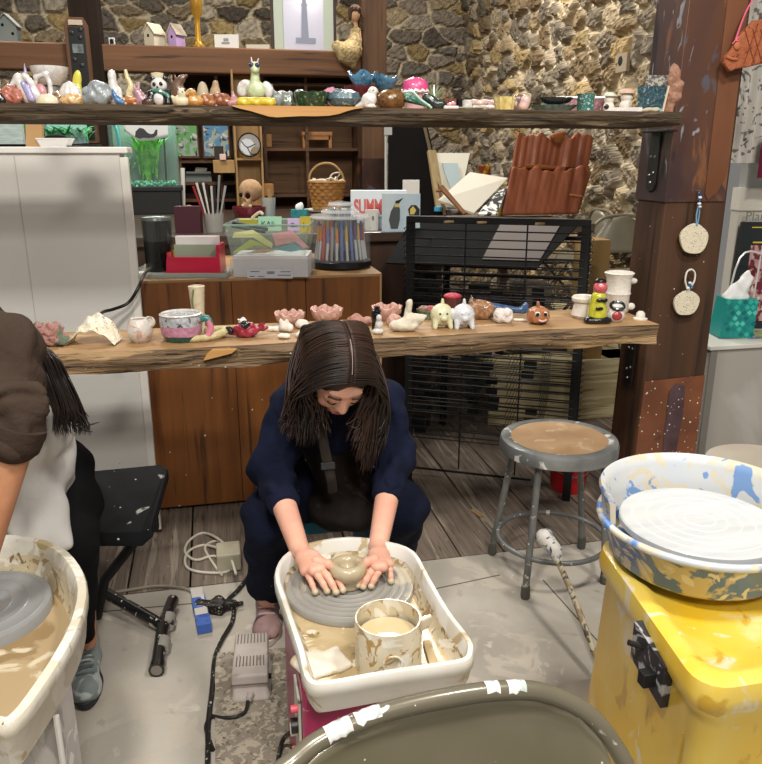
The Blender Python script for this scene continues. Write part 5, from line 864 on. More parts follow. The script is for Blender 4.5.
mesh('dark_pen', G().tube([(-38, 24, 30), (-2, 18, 24)], 2, 8), mat('#251c33', .3), nb, scale=s_); mesh('dark_pen', G().tube([(-38, 20, 27), (-4, 13, 22)], 1.8, 8), mat('#17151f', .3), nb, scale=s_)
mesh('masking_tape', G().tube([(-20, 34, 34), (-12, 32, 40), (-8, 30, 38)], 1.6, 6), mat('#dcd2ba', .7), nb, scale=s_); mesh('yellow_pad', G().bb(-33, -14, 30, 40, 26, 33), mat('#b5b04a', .7), nb, smooth=False, scale=s_)
# skull in the red bowl
K_('red_bowl', 'dark red glazed bowl under the clay skull', 'bowl', 250, 5.1, [(None, glz('#8a1f30', '#6a1524'), bowl(13, 17, 14, 1.5))], z=DZ - .02)
K_('clay_skull', 'tan clay skull with dark sockets resting in the red bowl', 'skull', 252, 5.12, [('cranium', mat('#b7936f', .7, var='#9a7857', vs=14, bump=.3), [('e', 0, 0, 29, 11.5, 10, 11), ('c', -3, -6, 22, -3, -7, 15, 5, 4.4), ('-e', -2, -10, 24, 3, 4, 3.4), ('-e', -9, -9, 25, 2.4, 3, 2.6), ('-e', -5, -11, 19, 1.4, 3, 2)]), ('dark_socket', mat('#1c1310', .9), dots([(-1.5, -7.6, 24)], 2.8, .6)), ('dark_socket', mat('#1c1310', .9), dots([(-8.6, -6.8, 25)], 2.2, .6)), ('teeth', mat('#d8c9a5', .5), [('c', -7, -9, 15, 1, -9.6, 14.6, 1.3, 1.3)])], z=DZ - .02)
cu2 = K_('clear_cup', 'clear tumbler with short wooden tools right of the skull', 'cup', 269, 5.1, [('tumbler', glass('#c2cccb', .1, .4), G().lathe([(6, 0), (7.5, 22), (6.8, 22), (5.4, 1), (.1, 1)], n=20)), ('wooden_tool', wood('#b59564', '#94744a', 'z'), G().tube([(-3, 0, 2), (-6, 0, 33)], 1.6, 7)), ('wooden_tool', wood('#b59564', '#94744a', 'z'), G().tube([(1, 0, 2), (2, 1, 30)], [1.2, 2.6], 7)), ('blue_tool', mat('#4f7f9c', .5), G().tube([(2, 0, 2), (5, 0, 18)], 1.4, 7))], z=DZ - .02)
K_('stained_glass_roundel', 'round stained glass panel of a grey and white bird', 'ornament', 250, 5.95, [('glass_disc', mat('#9f9a94', .2, coat=.5), G().lathe([(11, 0), (11, 1), (.1, 1.2)], n=36).xf(Matrix.Translation((0, 0, 12)) @ Matrix.Rotation(R(90), 4, 'X'))), ('white_pane', mat('#d5d6da', .2), G().prism([(-8, 16), (-9, 9), (-4, 3), (0, 2), (2, 8), (6, 12), (2, 17), (-3, 18)], -1.5)), ('tan_pane', mat('#94836a', .2), G().prism([(2, 3), (8, 5), (9, 10), (4, 10), (1, 7)], -1.6)), ('lead_rim', blk, G().tube([(11 * math.cos(a), -.8, 12 + 11 * math.sin(a)) for a in [i * PI / 12 for i in range(24)]], .8, 6, closed=True)), ('lead_line', blk, G().tube([(-8, -1.8, 16), (-2, -1.8, 10), (6, -1.8, 13)], .4, 5).tube([(-2, -1.8, 10), (2, -1.8, 3), (8, -1.8, 4)], .4, 5))], z=Y(250, 157.5, 5.95).z)
K_('tissue_box', 'small teal tissue box on the far desk', 'box', 299, 4.9, [('carton', mat('#2b8f8f', .5, var='#1d6a74', vs=40), G().bb(-8, 8, 0, 12, 0, 9)), ('tissue', mat('#e6e8e8', .8), [('e', 0, 5, 11, 4, 3, 4), ('e', 2, 5, 13, 2, 2, 3)])], z=DZ)
# splint basket
by_ = 5.55; bs_ = K_('splint_basket', 'round woven splint basket with a thin hoop handle', 'basket', 327, by_, [('hoop_handle', wood('#b9965f', '#97763f', 'x'), G().tube([(-17, 0, 24), (-16, 0, 36), (-9, 0, 44), (0, 0, 46.5), (9, 0, 44), (16, 0, 35), (17, 0, 24)], 1, 8, flat=.6)), ('plate', mat('#dcdad5', .4), G().lathe([(.1, 0), (22, 1), (23, 2.4), (16, 1.6), (.1, 1.2)], n=30))], z=DZ - .0)
bwv = wood('#a9783c', '#8a5d2a', 'x', 1, .55); s_ = S(bs_.location)
rows = 8
for j in range(rows):
    z0 = 2.5 + j * 3.2; r0 = 14 + 4.5 * j / rows; pr = []
    g = G(); n = 48
    v = []
    for zz, dr in ((0, 0), (1.5, .5), (3.0, 0)):
        for i in range(n):
            a = 2 * PI * i / n; rr = r0 + dr + .55 * (1 if ((i // 2 + j) % 2) else -1); v.append((rr * math.cos(a), rr * math.sin(a), z0 + zz))
    f = [(k * n + i, k * n + (i + 1) % n, (k + 1) * n + (i + 1) % n, (k + 1) * n + i) for k in range(2) for i in range(n)]
    g.add(v, f); mesh('woven_band', g, bwv, bs_, scale=s_)
mesh('basket_rim', G().lathe([(18.6, 27.5), (19.2, 28.5), (18.6, 30), (17.6, 29), (17.4, 27.8)], n=40, close=True), bwv, bs_, scale=s_); mesh('basket_floor', G().lathe([(.1, 2.2), (14, 2.4)], n=24), bwv, bs_, scale=s_)
g = G(); r_ = random.Random(8)
for i in range(16):
    a = r_.uniform(0, 6); rr = r_.uniform(3, 14); p = Vector((rr * math.cos(a), rr * math.sin(a), 28)); g.tube([p, p + Vector((r_.uniform(-5, 5), r_.uniform(-4, 4), r_.uniform(2, 5))), p + Vector((r_.uniform(-8, 8), r_.uniform(-4, 4), r_.uniform(0, 3)))], 1.1, 6)
g.tube([(2, 0, 28), (6, 0, 36), (14, 0, 37), (10, 0, 31), (13, 0, 28)], .7, 6)
tag(mesh('cord_bundle', g, mat('#cfc3ae', .7, splat=('#4a4038', 30, .4)), None, bs_.location, scale=s_), 'tangle of pale cords heaped in the splint basket', 'cord')
# marker carousel under a clear dome
mk = K_('marker_carousel', 'round marker carousel under a clear dome at the right end of the cabinet', 'organizer', 341, 3.40, [('base', mat('#141416', .3), G().lathe([(29, 0), (30.5, 2), (30, 7), (27, 9), (.1, 9)], n=40)), ('middle_ring', mat('#1b1b20', .4), G().lathe([(14, 9), (14, 17), (.1, 17)], n=30)),
    ('clear_dome', glass('#dfe3e4', .05, .10), G().lathe([(29.5, 8), (30, 46), (28, 51), (19, 53), (17, 57), (12, 60), (11, 63), (.1, 65)], n=40)), ('dome_ridge', glass('#f2f4f4', .1, .4), G().lathe([(29.6, 48), (30, 49), (28.6, 51)], n=40)), ('dome_ridge', glass('#f2f4f4', .1, .4), G().lathe([(18.7, 53), (19.2, 54), (17.8, 56)], n=40)), ('dome_ridge', glass('#f2f4f4', .1, .4), G().lathe([(12, 60), (12.3, 61), (11, 63)], n=30))])
s_ = S(mk.location); cols = ['#b5483f', '#5b3f7a', '#2f5d9a', '#3f8f4f', '#b99a3a', '#8a8f94', '#9a4f86', '#2b2b30', '#4fa5a0', '#c07a3a', '#5a6fae', '#7a8a4a']; r_ = random.Random(3)
for k_, (rr, n, z0, ln) in enumerate(((25, 30, 9, 36), (18, 20, 9, 41), (10, 9, 17, 41))):
    for i in range(n):
        ln = (36, 41, 41)[k_] - r_.uniform(0, 6); a = 2 * PI * i / n + .1 * k_; x_, y_ = rr * math.cos(a), rr * math.sin(a); ti = .9; c_ = cols[r_.randrange(12)]
        p_ = mesh('marker', G().tube([(x_, y_, z0), (x_ * ti, y_ * ti, z0 + ln * .55)], 1.3, 7), mat('#b5b8ba' if r_.random() < .75 else c_, .35), mk, scale=s_)
        mesh('marker_cap', G().tube([(x_ * ti, y_ * ti, z0 + ln * .55), (x_ * ti * .97, y_ * ti * .97, z0 + ln)], [1.5, 1.1], 7), mat(c_, .3), p_, scale=s_)
# box with red lettering, penguin picture, outlet box
sb = thing('game_box', 'white box printed with big red letters behind the penguin picture', 'box', (Y(351, 213, 4.15).x, 4.15, DZ), -YAW + .05); s_ = S(sb.location)
mesh('carton', G().hexa([(0, 0, 12), (50, 0, 12), (50, 20, 12), (0, 20, 12), (0, 4, 37), (56, 4, 37), (56, 24, 37), (0, 24, 37)]).bb(2, 48, 3, 18, 0, 12), mat('#cfd8dd', .5), sb, smooth=False, scale=s_)
tx = text('red_lettering', 'SUMM', 20 * s_, mat('#c24b46', .5), sb, (3 * s_, -.35 * s_, 15 * s_), rot=(81, 0, 0), th=.0008, bold=.0035); tx.scale = (.52, 1, 1)
pg = thing('penguin_picture', 'small canvas of two penguins on pale blue standing at the desk end', 'picture', (Y(380, 236, 3.97).x + .01, 3.97, DZ - .0), -YAW); s_ = S(pg.location); zz0 = 0
mesh('canvas', G().bb(0, 38, 0, 2, zz0, 37), mat('#a9bfcc', .6, var='#c6d0d4', vs=6), pg, smooth=False, scale=s_)
mesh('penguin_body', G().prism([(9, 3), (16, 3), (18, 12), (18, 22), (16, 27), (13, 27), (9, 20), (7, 12)], -.5), mat('#44484c', .6), pg, smooth=False, scale=s_)
mesh('penguin_head', G().prism([(13, 27), (16, 26.5), (18, 29), (21, 33), (17, 31), (13.5, 30)], -.7), mat('#17181b', .6), pg, smooth=False, scale=s_); mesh('yellow_collar', G().prism([(12.5, 24), (17.5, 24), (16.5, 27.5), (13, 27.5)], -.9), mat('#c9b05a', .6), pg, smooth=False, scale=s_)
mesh('penguin_body', G().prism([(27, 17), (26, 22), (29, 26), (34, 26), (37.5, 22), (37.5, 14), (33, 16), (31, 13)], -.5), mat('#1b1c20', .6), pg, smooth=False, scale=s_); mesh('yellow_collar', G().prism([(28, 17), (28, 22), (31, 25), (34, 21), (32, 17)], -.8), mat('#d0b95f', .6), pg, smooth=False, scale=s_)
K_('outlet_box', 'small white power outlet box between carousel and penguin picture', 'outlet', 374, 4.05, [('housing', mat('#c9c8c2', .5), G().bb(-9, 4, 0, 6, 0, 20)), ('socket', mat('#6f6e69', .6), G().bb(-2, 0, -.4, 0, 10, 14))], z=DZ)
# glazed bookcase contents
ty = thing('typewriter', 'grey green typewriter with paper on the middle shelf of the glazed bookcase', 'typewriter', (Y(199, 182, 6.38).x, 6.36, zq(182))); s_ = S(ty.location)
mesh('body', G().hexa([(-13, -4, 0), (13, -4, 0), (13, 6, 0), (-13, 6, 0), (-12, -1, 7), (12, -1, 7), (12, 6, 7), (-12, 6, 7)]), mat('#4c5650', .5), ty, smooth=False, scale=s_)
mesh('carriage', G().tube([(-12, 2, 8.5), (12, 2, 8.5)], 1.2, 8), mat('#b5b7b2', .4), ty, scale=s_); mesh('paper', G().hexa([(-4, 1, 8), (7, 1, 8), (7, 2, 8), (-4, 2, 8), (-2, 4, 14), (9, 4, 13), (9, 5, 13), (-2, 5, 14)]), pap, ty, smooth=False, scale=s_)
for x0_, col, sc in ((187, '#6fae6a', 14), (217, '#5f93b8', 10)):
    gpane = thing('glazed_door', 'glazed bookcase door showing a ' + ('green plant photo' if x0_ == 187 else 'blue photo of people'), 'door', Y(x0_, 156, 6.235)); s_ = S(gpane.location); w_ = 11 if x0_ == 187 else 12
    mesh('picture_panel', G().bb(-w_, w_, 0, .4, 0, 34), mat('#a9b3a8', .15, splat=[(col, sc, .52), ('#4a4a48', 22, .40), ('#d6d4cc', 18, .38)], coat=.8), gpane, smooth=False, scale=s_)
    mesh('door_frame', G().bb(-w_ - 1.2, -w_, -.5, .5, -2, 36).bb(w_, w_ + 1.2, -.5, .5, -2, 36).bb(-w_, w_, -.5, .5, -2, 0), wood('#6d4626', '#53331a', 'z'), gpane, smooth=False, scale=s_)
for k_, (xx, lean) in enumerate(((178.5, -2), (183, 2))):
    p = Y(xx, 208, 5.84); p.z = DZ; o = mesh('white_bracket', G().tube([(0, 0, 0), (lean * .008, .01, .30)], .016, 6), mat('#d4d2cc', .5), None, p); tag(o, ('left' if k_ == 0 else 'right') + ' one of two thin white metal uprights beside the glazed bookcase', 'bracket')
K_('rag_doll_head', 'pinkish round head shape above the maroon box', 'ornament', 190, 4.6, [(None, mat('#b58f7a', .8), [('e', 0, 0, 14, 7, 5, 5.5), ('c', 0, 0, 0, 0, 0, 10, 4, 4)])], z=DZ)
# on the white chest
def W_(name, label, cat, px, parts, y=3.06, **k): return fig(name, label, cat, px, y, PZ, parts, **k)
W_('paper_sheets', 'curled white paper sheets lying on top of the white chest', 'paper', 82, [(None, mat('#d9d5d0', .7), G().sheet(lambda u, v: (-22 + 48 * u, -8 + 20 * v, .6 + .8 * math.sin(u * 5 + v)), 14, 4))])
W_('paper_folder', 'tan cardboard folder standing on the white chest', 'folder', 35, [(None, mat('#b89468', .8), G().hexa([(-9, 0, 0), (7, 0, 0), (8, 3, 0), (-8, 3, 0), (-6, 0, 27), (11, 0, 27), (11, 3, 27), (-6, 3, 27)]))], y=3.07)
W_('planter_tray', 'shallow white tray of dark soil on the white chest', 'tray', 54, [('tray', mat('#e0dedb', .5), G().hexa([(-13, 0, 0), (12, 0, 0), (12, 12, 0), (-13, 12, 0), (-17, -1, 8), (16, -1, 8), (16, 14, 8), (-17, 14, 8)])), ('tray_rim', mat('#e8e6e2', .5), G().bb(-17, 16, -1.6, 14.6, 7.4, 8.6)), ('soil', mat('#17130f', .9), [('e', 2, 5, 9, 10, 5, 3), ('e', -5, 5, 9, 5, 4, 2)])], y=3.05)

# ------------------------------------------------------------------ hanging ornaments and the fish
def medal(px, py, rw, label, cord_top, cordm, loop, specks):
    p = Y(px, py, 2.598); s_ = S(p); t = thing('clay_medallion', label, 'ornament', p, -YAW * .0)
    r_ = random.Random(px); g = G(); n = 30; v = []
    prof = [1 + .05 * math.sin(2 * i / n * 2 * PI + px) + .03 * math.sin(5 * i / n * 2 * PI) for i in range(n)]
    poly = [(rw * prof[i] * math.cos(2 * PI * i / n), rw * .98 * prof[i] * math.sin(2 * PI * i / n)) for i in range(n)]
    mesh('disc', G().prism(poly, 3).xf(Matrix.Translation((0, -1, 0))), mat('#d8ceb6', .75, spots=[(specks, 150, .32)], splat=('#c4b99f', 60, .34), bump=.35, bs=120), t, smooth=False, bevel=.002, scale=s_)
    if loop: mesh('cord_loop', G().tube([(-2, -1, rw + 2), (-5, -1, rw + 10), (-4, -1, rw + 18), (1, -1, rw + 20), (5, -1, rw + 16), (5, -1, rw + 8), (1, -1, rw + 2), (0, -1, rw - 1)], .9, 6, closed=True), cordm, t, scale=s_)
    else: mesh('cord', G().tube([(0, -1.5, rw - 2), (-1, -1, rw + 8), (0, -1, rw + 18), (-1, -1, rw + 30)], .7, 6).tube([(1, -1.5, rw - 2), (2, -1, rw + 10), (1, -1, rw + 18)], .6, 6), cordm, t, scale=s_)
    for bx, bz, bc_ in ((((0, 4, '#31507a'), (-1.8, 2, '#dfe3e6'), (2, 2.5, '#3f6ea8'), (0, 7, '#c9d4dc')) if loop else ((0, 19, '#dfe3e6'), (0, 22, '#1f2f5c'), (0, 25, '#e2e5e8'), (0, 28, '#1f2f5c'), (1, 16, '#b9c0c6')))):
        mesh('bead', G().ell((bx, -2, rw + bz), (2, 2, 1.5), 10), mat(bc_, .2, coat=.5), t, scale=s_)
    mesh('nail', G().tube([(0, 0, rw + (19 if loop else 31)), (0, 3, rw + (19 if loop else 31))], 1.2, 6), bolt, t, scale=s_)
medal(694, 239, 15.5, 'upper round cream clay medallion with embossed marks on a blue cord', 0, mat('#6f9fc0', .6), False, '#6b6a62')
medal(686.5, 303, 13.5, 'lower round cream clay medallion with blue flecks on a white loop', 0, mat('#dcd8ce', .7), True, '#4a6a8a')
fp = Y(745, 47, 2.58); s_ = S(fp)
ff = thing('clay_fish', 'terracotta fish plaque with textured scales hanging by a pink string', 'plaque', fp)
body = [(-24, -16), (-16, -24), (-10, -21), (4, -19), (26, -14), (60, -8), (70, -14), (72, 28), (60, 20), (30, 28), (4, 24), (-8, 12), (-18, -4), (-24, -10)]
mesh('body', G().prism([(x * .98, z) for x, z in body], 6).xf(Matrix.Translation((0, -4, 0))), mat('#a8603f', .75, var='#94512f', vs=14, bump=1.0, bs=45, spots=('#6f3a24', 60, .3)), ff, smooth=False, bevel=.006, scale=s_)
mesh('eye', G().ell((-12, -4.5, 0), (4, 1.8, 4)), mat('#b0683f', .7), ff, scale=s_); mesh('lip', G().tube([(-23, -4.4, -10), (-16, -5, -12), (-11, -4.6, -12)], 1.4, 6), mat('#b0683f', .7), ff, scale=s_)
for i in range(5):
    for a_, b_ in (((-2 + i * 9, -20), (8 + i * 9, 26)), ((-6 + i * 9, 20), (10 + i * 9, -20))): mesh('scale_line', G().tube([(a_[0], -4.3, a_[1] * .8), (b_[0], -4.3, b_[1] * .8)], .5, 5), mat('#7c4028', .8), ff, scale=s_)
mesh('pink_string', G().tube([(-13, -2, 6), (-6, -2, 30), (4, -2, 52), (8, -2, 90)], .9, 6).tube([(8, -2, 90), (11, -2, 50), (20, -2, 24)], .9, 6), mat('#d8637f', .6), ff, scale=s_)
mesh('string_knot', G().ell((-13, -3, 5), (2, 1.5, 1.2)).tube([(-17, -3, 2), (-10, -3, 9)], .7, 5), mat('#d8637f', .6), ff, scale=s_)

# ------------------------------------------------------------------ right edge: white cabinet, bins, curtain
QY = 2.95; a = Y(706, 346, QY); wcz = a.z
qx0 = Y(705, 400, QY).x
wcab = thing('white_cabinet', 'waist-high white cabinet behind the big post at the right edge', 'cabinet', (qx0 + .3, QY, 0))
mesh('body', rel(wcab, G().bb(qx0, 2.8, QY, 3.42, .01, wcz - .02)), mat('#a8a39c', .5, splat=('#b9b5af', 1.1, .5)), wcab, smooth=False, bevel=.004)
mesh('top', rel(wcab, G().bb(qx0 - .015, 2.81, QY - .015, 3.43, wcz - .02, wcz)), mat('#cfccc4', .4), wcab, smooth=False, bevel=.004)
mesh('corner_strip', rel(wcab, G().bb(qx0 - .004, qx0 + .03, QY - .006, QY, .02, wcz - .022)), mat('#7f7b75', .5), wcab, smooth=False)
def Q_(name, label, cat, px, y, parts, z=wcz, **k): return fig(name, label, cat, px, y, z, parts, **k)
mgz = Q_('magazine', 'printed magazine lying under the tissue box', 'magazine', 745, 3.1, [(None, mat('#8f9a6a', .4, splat=[('#5a6f8c', 12, .45), ('#d6d4c8', 15, .4)]), G().prism([(-28, -12), (30, -18), (34, 22), (-20, 24)], 1, 'z'))])
tb = Q_('tissue_box', 'tall teal diamond-patterned tissue box with a tissue pulled up', 'box', 734, 3.1, [('tissue', mat('#e4e4e4', .8), sdf([('c', -8, 0, 38, 8, 0, 62, 6, 3), ('c', 2, 0, 38, 10, 0, 56, 7, 3), ('e', 0, 0, 38, 11, 5, 4)], k=4, nz=.8, ns=.35))], z=wcz + .004)
s_ = S(tb.location); tl = ['#1f8f86', '#2fae9d', '#0f6a6c', '#56bfae', '#1a7a80']
mesh('carton', G().hexa([(-18, -12, 0), (15, -12, 0), (15, 14, 0), (-18, 14, 0), (-14, -12, 38), (16, -12, 38), (16, 14, 38), (-14, 14, 38)]), mat('#1d8a84', .4), tb, smooth=False, scale=s_)
r_ = random.Random(2)
for j in range(7):
    for i in range(6):
        x_ = -15 + i * 5.4 + (j % 2) * 2.7; z_ = 3.5 + j * 5.4
        if x_ > 13: continue
        mesh('pattern_tile', G().prism([(x_, z_ - 2.7), (x_ + 2.7, z_), (x_, z_ + 2.7), (x_ - 2.7, z_)], -.3).xf(Matrix.Translation((2, -12.1, 0))), mat(tl[r_.randrange(5)], .35), tb, smooth=False, scale=s_)
bk_ = Q_('framed_book', 'large dark book cover with gold title and red floral print leaning in a wire rack', 'book', 756, 3.22, [('cover', mat('#23282c', .4), G().hexa([(-26, 0, 0), (40, 0, 0), (40, 3, 0), (-26, 3, 0), (-22, 8, 104), (44, 8, 104), (44, 11, 104), (-22, 11, 104)])),
    ('floral_panel', mat('#b58f8c', .5, splat=[('#6a2430', 16, .50), ('#d9c9bd', 24, .40)]), G().hexa([(-14, -.6, 8), (40, -.6, 8), (40, 0, 8), (-14, 0, 8), (-11, 5.6, 82), (42, 5.6, 82), (42, 6.4, 82), (-11, 6.4, 82)])), ('gold_rule', mat('#c9b24a', .4), G().bb(-10, 40, 4.6, 5.6, 84, 85.5)), ('gold_rule', mat('#c9b24a', .4), G().bb(-12, 40, 6, 7, 98.5, 99.6))])
s_ = S(bk_.location); text('gold_title', 'Quilts', 11 * s_, mat('#cdb850', .4), bk_, (-1 * s_, 4.6 * s_, 88 * s_), rot=(86, 0, 0), th=.001)
Q_('wire_rack', 'white wire rack holding the dark book', 'rack', 752, 3.15, [('wire', mat('#d5d5d2', .3, metal=.3), G().tube([(-28, 0, 2), (-18, 3, 74), (10, 3, 76), (44, 3, 72), (44, 0, 0)], 1, 8).tube([(-2, 0, 2), (2, 3, 76)], .8, 8).tube([(22, 0, 2), (25, 3, 74)], .8, 8))])
Q_('cardboard_box', 'white cardboard box lettered in pencil under the clear bin', 'box', 751, 3.30, [('carton', mat('#bdb8ad', .7), G().bb(-25, 60, 0, 16, 0, 132)), ('lid', mat('#c9c4b8', .7), G().bb(-26, 60, -2, 16, 112, 133))], z=wcz)
s_ = S((2.0, 3.3, wcz)); p = Y(746, 220, 3.29); bx = bpy.data.objects['cardboard_box']; text('pencil_writing', 'Plants', .062, mat('#7a7870', .8), bx, tuple((Matrix.Rotation(YAW, 4, 'Z') @ (Vector((p.x, p.y, p.z)) - bx.location)) + Vector((-.02, -.03, -.0))), th=.0006)
cb2 = thing('clear_bin', 'clear plastic bin with peach contents on the lettered box', 'bin', (bx.location.x, bx.location.y, bx.location.z + 133.3 * s_), -YAW)
mesh('bin', G().bb(-22, 60, 0, 15, 0, 32).bb(-24, 60, -1, 15.5, 30, 34), glass('#aeb2ad', .2, .62), cb2, smooth=False, scale=s_); mesh('peach_contents', G().ell((20, 7, 4), (22, 4, 4)), mat('#b97a5c', .7), cb2, scale=s_)
cur = thing('curtain', 'grey floral printed curtain hanging at the right edge', 'curtain', (2.33, 3.2, 1.45)); 
cx0, cx1 = Y(738, 120, 3.24).x, Y(790, 120, 3.24).x
mesh('fabric', G().sheet(lambda u, v: (cx0 - 2.33 + (cx1 - cx0) * u, .06 + .018 * math.sin(u * 34), .02 + v * 1.1), 60, 10), mat('#c9c5bd', .8, splat=[('#77726c', 14, .42, 2), ('#5f5b57', 26, .36)]), cur)
o = mesh('crimson_cloth', G().sheet(lambda u, v: (.16 * u, .01 * math.sin(u * 9), .2 * v), 8, 2), mat('#6a1230', .7), None, Y(757, 178, 3.18), (0, 0, 0)); tag(o, 'strip of dark crimson cloth in front of the floral curtain', 'cloth')

# ------------------------------------------------------------------ wire drying rack
rl, rr_ = Z(408, 482), Z(566, 500); rang = math.atan2(rr_.y - rl.y, rr_.x - rl.x); RW = (rr_ - rl).length; RD = .86; RH = 1.25
rk = thing('drying_rack', 'black wire drying rack with many shelves behind the grey stool', 'rack', (rl.x, rl.y, 0), rang)
bkm = mat('#0a0a0b', .6); wire = mat('#0d0d0d', .5)
for x_, y_ in ((0, 0), (RW, 0), (0, RD), (RW, RD)): mesh('rack_post', G().bb(x_ - .018, x_ + .018, y_ - .014, y_ + .014, .0, RH if y_ == 0 else 1.10), bkm, rk, smooth=False, bevel=.002)
mesh('top_bar', G().bb(-.014, RW + .014, -.02, .02, RH - .025, RH + .003), bkm, rk, smooth=False, bevel=.002)
mesh('top_bar', G().bb(-.014, RW + .014, RD - .012, RD + .012, 1.08, 1.10), bkm, rk, smooth=False, bevel=.002)
mesh('bottom_bar', G().bb(0, RW * .78, -.004, .004, .075, .083), bkm, rk, smooth=False)
for x_ in (.33 * RW, .68 * RW): mesh('vertical_wire', G().tube([(x_, -.012, .10), (x_, -.012, RH)], .0035, 6), wire, rk)
for x_ in (-.018, RW + .018):
    n = 84; mesh('spring', G().tube([(x_ + (.016 if i % 2 else -.006) * (1 if x_ > 0 else -1), -.0 + .016 * (i % 2), .1 + (RH - .14) * i / n) for i in range(n + 1)], .003, 5, smooth=False), wire, rk)
for i in range(27):
    z = .26 + i * .036
    mesh('front_wire', G().tube([(0, -.016, z), (RW, -.016, z)], .0034, 6), wire, rk)
    if i % 2: mesh('side_wire', G().tube([(-.012, 0, z), (-.012, RD, z - .10)], .0025, 5), wire, rk)
proto = None
for i in range(18):
    z = .235 + i * .0455; tilt = 0
    g = G().tube([(0, 0, 0), (RW, 0, 0), (RW, RD, 0), (0, RD, 0)], .0028, 5, smooth=False, closed=True)
    for x_ in (.2, .4, .6, .8): g.tube([(x_ * RW, 0, 0), (x_ * RW, RD, 0)], .0018, 4)
    for y_ in (.33, .66): g.tube([(0, y_ * RD, 0), (RW, y_ * RD, 0)], .0018, 4)
    if proto is None: o = proto = mesh('wire_shelf', g, wire, rk, (0, 0, z))
    else: o = proto.copy(); C.objects.link(o); o.parent = rk; o.location = (0, 0, z)
r_ = random.Random(9)
for i in range(64):
    z = .245 + (i % 15) * .05; x_ = (.035 if i % 2 else r_.choice((.36, .42, .47, .72))) * (1 if i % 2 else RW); mesh('clip', G().bb(-.028, .028, -.014, .014, -.013, .016), bkm, rk, (x_ + r_.uniform(-.01, .02), r_.uniform(.03, .35), z), smooth=False)
P = [Y(386, 264, 3.42), Y(536, 270, 3.06), Y(580, 224, 3.72), Y(411, 222, 4.08)]; c = P[0].copy()
o = mesh('black_sheet', G().hexa([p - c for p in P] + [p - c + Vector((0, 0, .006)) for p in P]), mat('#060606', .98), None, c, smooth=False); tag(o, 'large black sheet lying on the upper rack shelf', 'sheet')
Q = [P[0] + (P[1] - P[0]) * u + ((P[3] - P[0]) * (1 - u) + (P[2] - P[1]) * u) * v + Vector((0, 0, .009)) for u, v in ((.62, .12), (.98, .12), (.90, .97), (.55, .97))]
o = mesh('grey_paper', G().hexa([p - Q[0] for p in Q] + [p - Q[0] + Vector((0, 0, .002)) for p in Q]), mat('#6d6663', .9), None, Q[0], smooth=False); tag(o, 'grey paper lying on the black sheet', 'paper')
pinw = wood('#b59a70', '#957a52', 'x')
def pin(p, rz, label, sc=1):
    t = thing('clothespin', label, 'clothespin', p, R(rz))
    for s in (-1, 1): mesh('prong', G().hexa([(-.035, s * .001, 0), (.035, s * .004, 0), (.035, s * .010, 0), (-.035, s * .006, 0), (-.035, s * .001, .008), (.035, s * .004, .008), (.035, s * .010, .008), (-.035, s * .006, .008)] if s > 0 else [(-.035, -.006, 0), (.035, -.010, 0), (.035, -.004, 0), (-.035, -.001, 0), (-.035, -.006, .008), (.035, -.010, .008), (.035, -.004, .008), (-.035, -.001, .008)]), pinw, t, smooth=False, scale=sc)
    mesh('spring_coil', G().tube([(0, -.008, .004), (0, .008, .004)], .004, 8), bolt, t, scale=sc); return t
for px_, lab in ((449, 'wooden clothespin at the left of the rack top bar'), (483, 'wooden clothespin in the middle of the rack top bar'), (541, 'wooden clothespin at the right of the rack top bar')):
    t = (px_ - 408) / (587 - 408); p = Vector((rl.x + (rr_.x - rl.x) * t, rl.y + (rr_.y - rl.y) * t - .024, RH - .02)); pin(p, 24, lab)
pin(Z(477, 514, .003), -70, 'wooden clothespin lying on the floor boards')
# red bucket behind the stool
rb = thing('red_bucket', 'glossy red bucket behind the stool legs', 'bucket', (rr_.x + .135 * -math.sin(rang), rr_.y + .135 * math.cos(rang), 0)); rb.scale = (.88, .88, 1)
mesh('pail', G().lathe([(.085, 0), (.092, .02), (.112, .17), (.108, .20), (.115, .205), (.105, .205), (.088, .02), (.001, .015)], n=32), mat('#b0121f', .3, coat=.4), rb); mesh('rib', G().lathe([(.112, .15), (.118, .155), (.114, .162)], n=32, close=True), mat('#b0121f', .3), rb)
mesh('bail_handle', G().tube([(-.112, 0, .18), (-.10, -.06, .12), (0, -.125, .10), (.10, -.06, .12), (.112, 0, .18)], .003, 6), bolt, rb)

# ------------------------------------------------------------------ grey stool
fx = [Z(525, 598), Z(492, 554), Z(581, 548)]; sc_ = Vector(((fx[0].x + fx[2].x) / 2, (fx[0].y + fx[2].y) / 2, 0)); sc_.x = Y(559, 437, sc_.y).x
szz = Y(559, 437, sc_.y).z; so = thing('metal_stool', 'grey paint-chipped metal stool with a round brown seat', 'stool', sc_)
gm = mat('#7b7d7c', .45, var='#5f6160', vs=8, splat=('#c9c6bf', 30, .33), spots=('#d6d3cc', 45, .22), metal=.2, coat=.1)
gm2 = mat('#858786', .45, var='#626463', vs=8, splat=('#d9d6d0', 11, .40), metal=.2, coat=.1)
s_ = S((sc_.x, sc_.y, szz)); rs = 58.5 * s_
mesh('seat_rim', G().lathe([(rs * .80, szz - .004), (rs * .82, szz + .001), (rs * .9, szz + .004), (rs * .98, szz - .002), (rs, szz - .014), (rs, szz - .045), (rs * .96, szz - .048), (rs * .94, szz - .03)], n=48, close=True), gm2, so)
mesh('seat', G().lathe([(rs * .9, szz - .016), (rs * .84, szz - .001), (.001, szz)], n=48), mat('#9a7a58', .6, var='#a88a68', vs=9, splat=[('#b29a7a', 14, .40)]), so)
legs = [fx[0] - sc_, fx[1] - sc_, fx[2] - sc_]; legs.append(Vector((-legs[1].x * 1.0, legs[0].y + .03, 0)) if True else None)
rl_ = .0
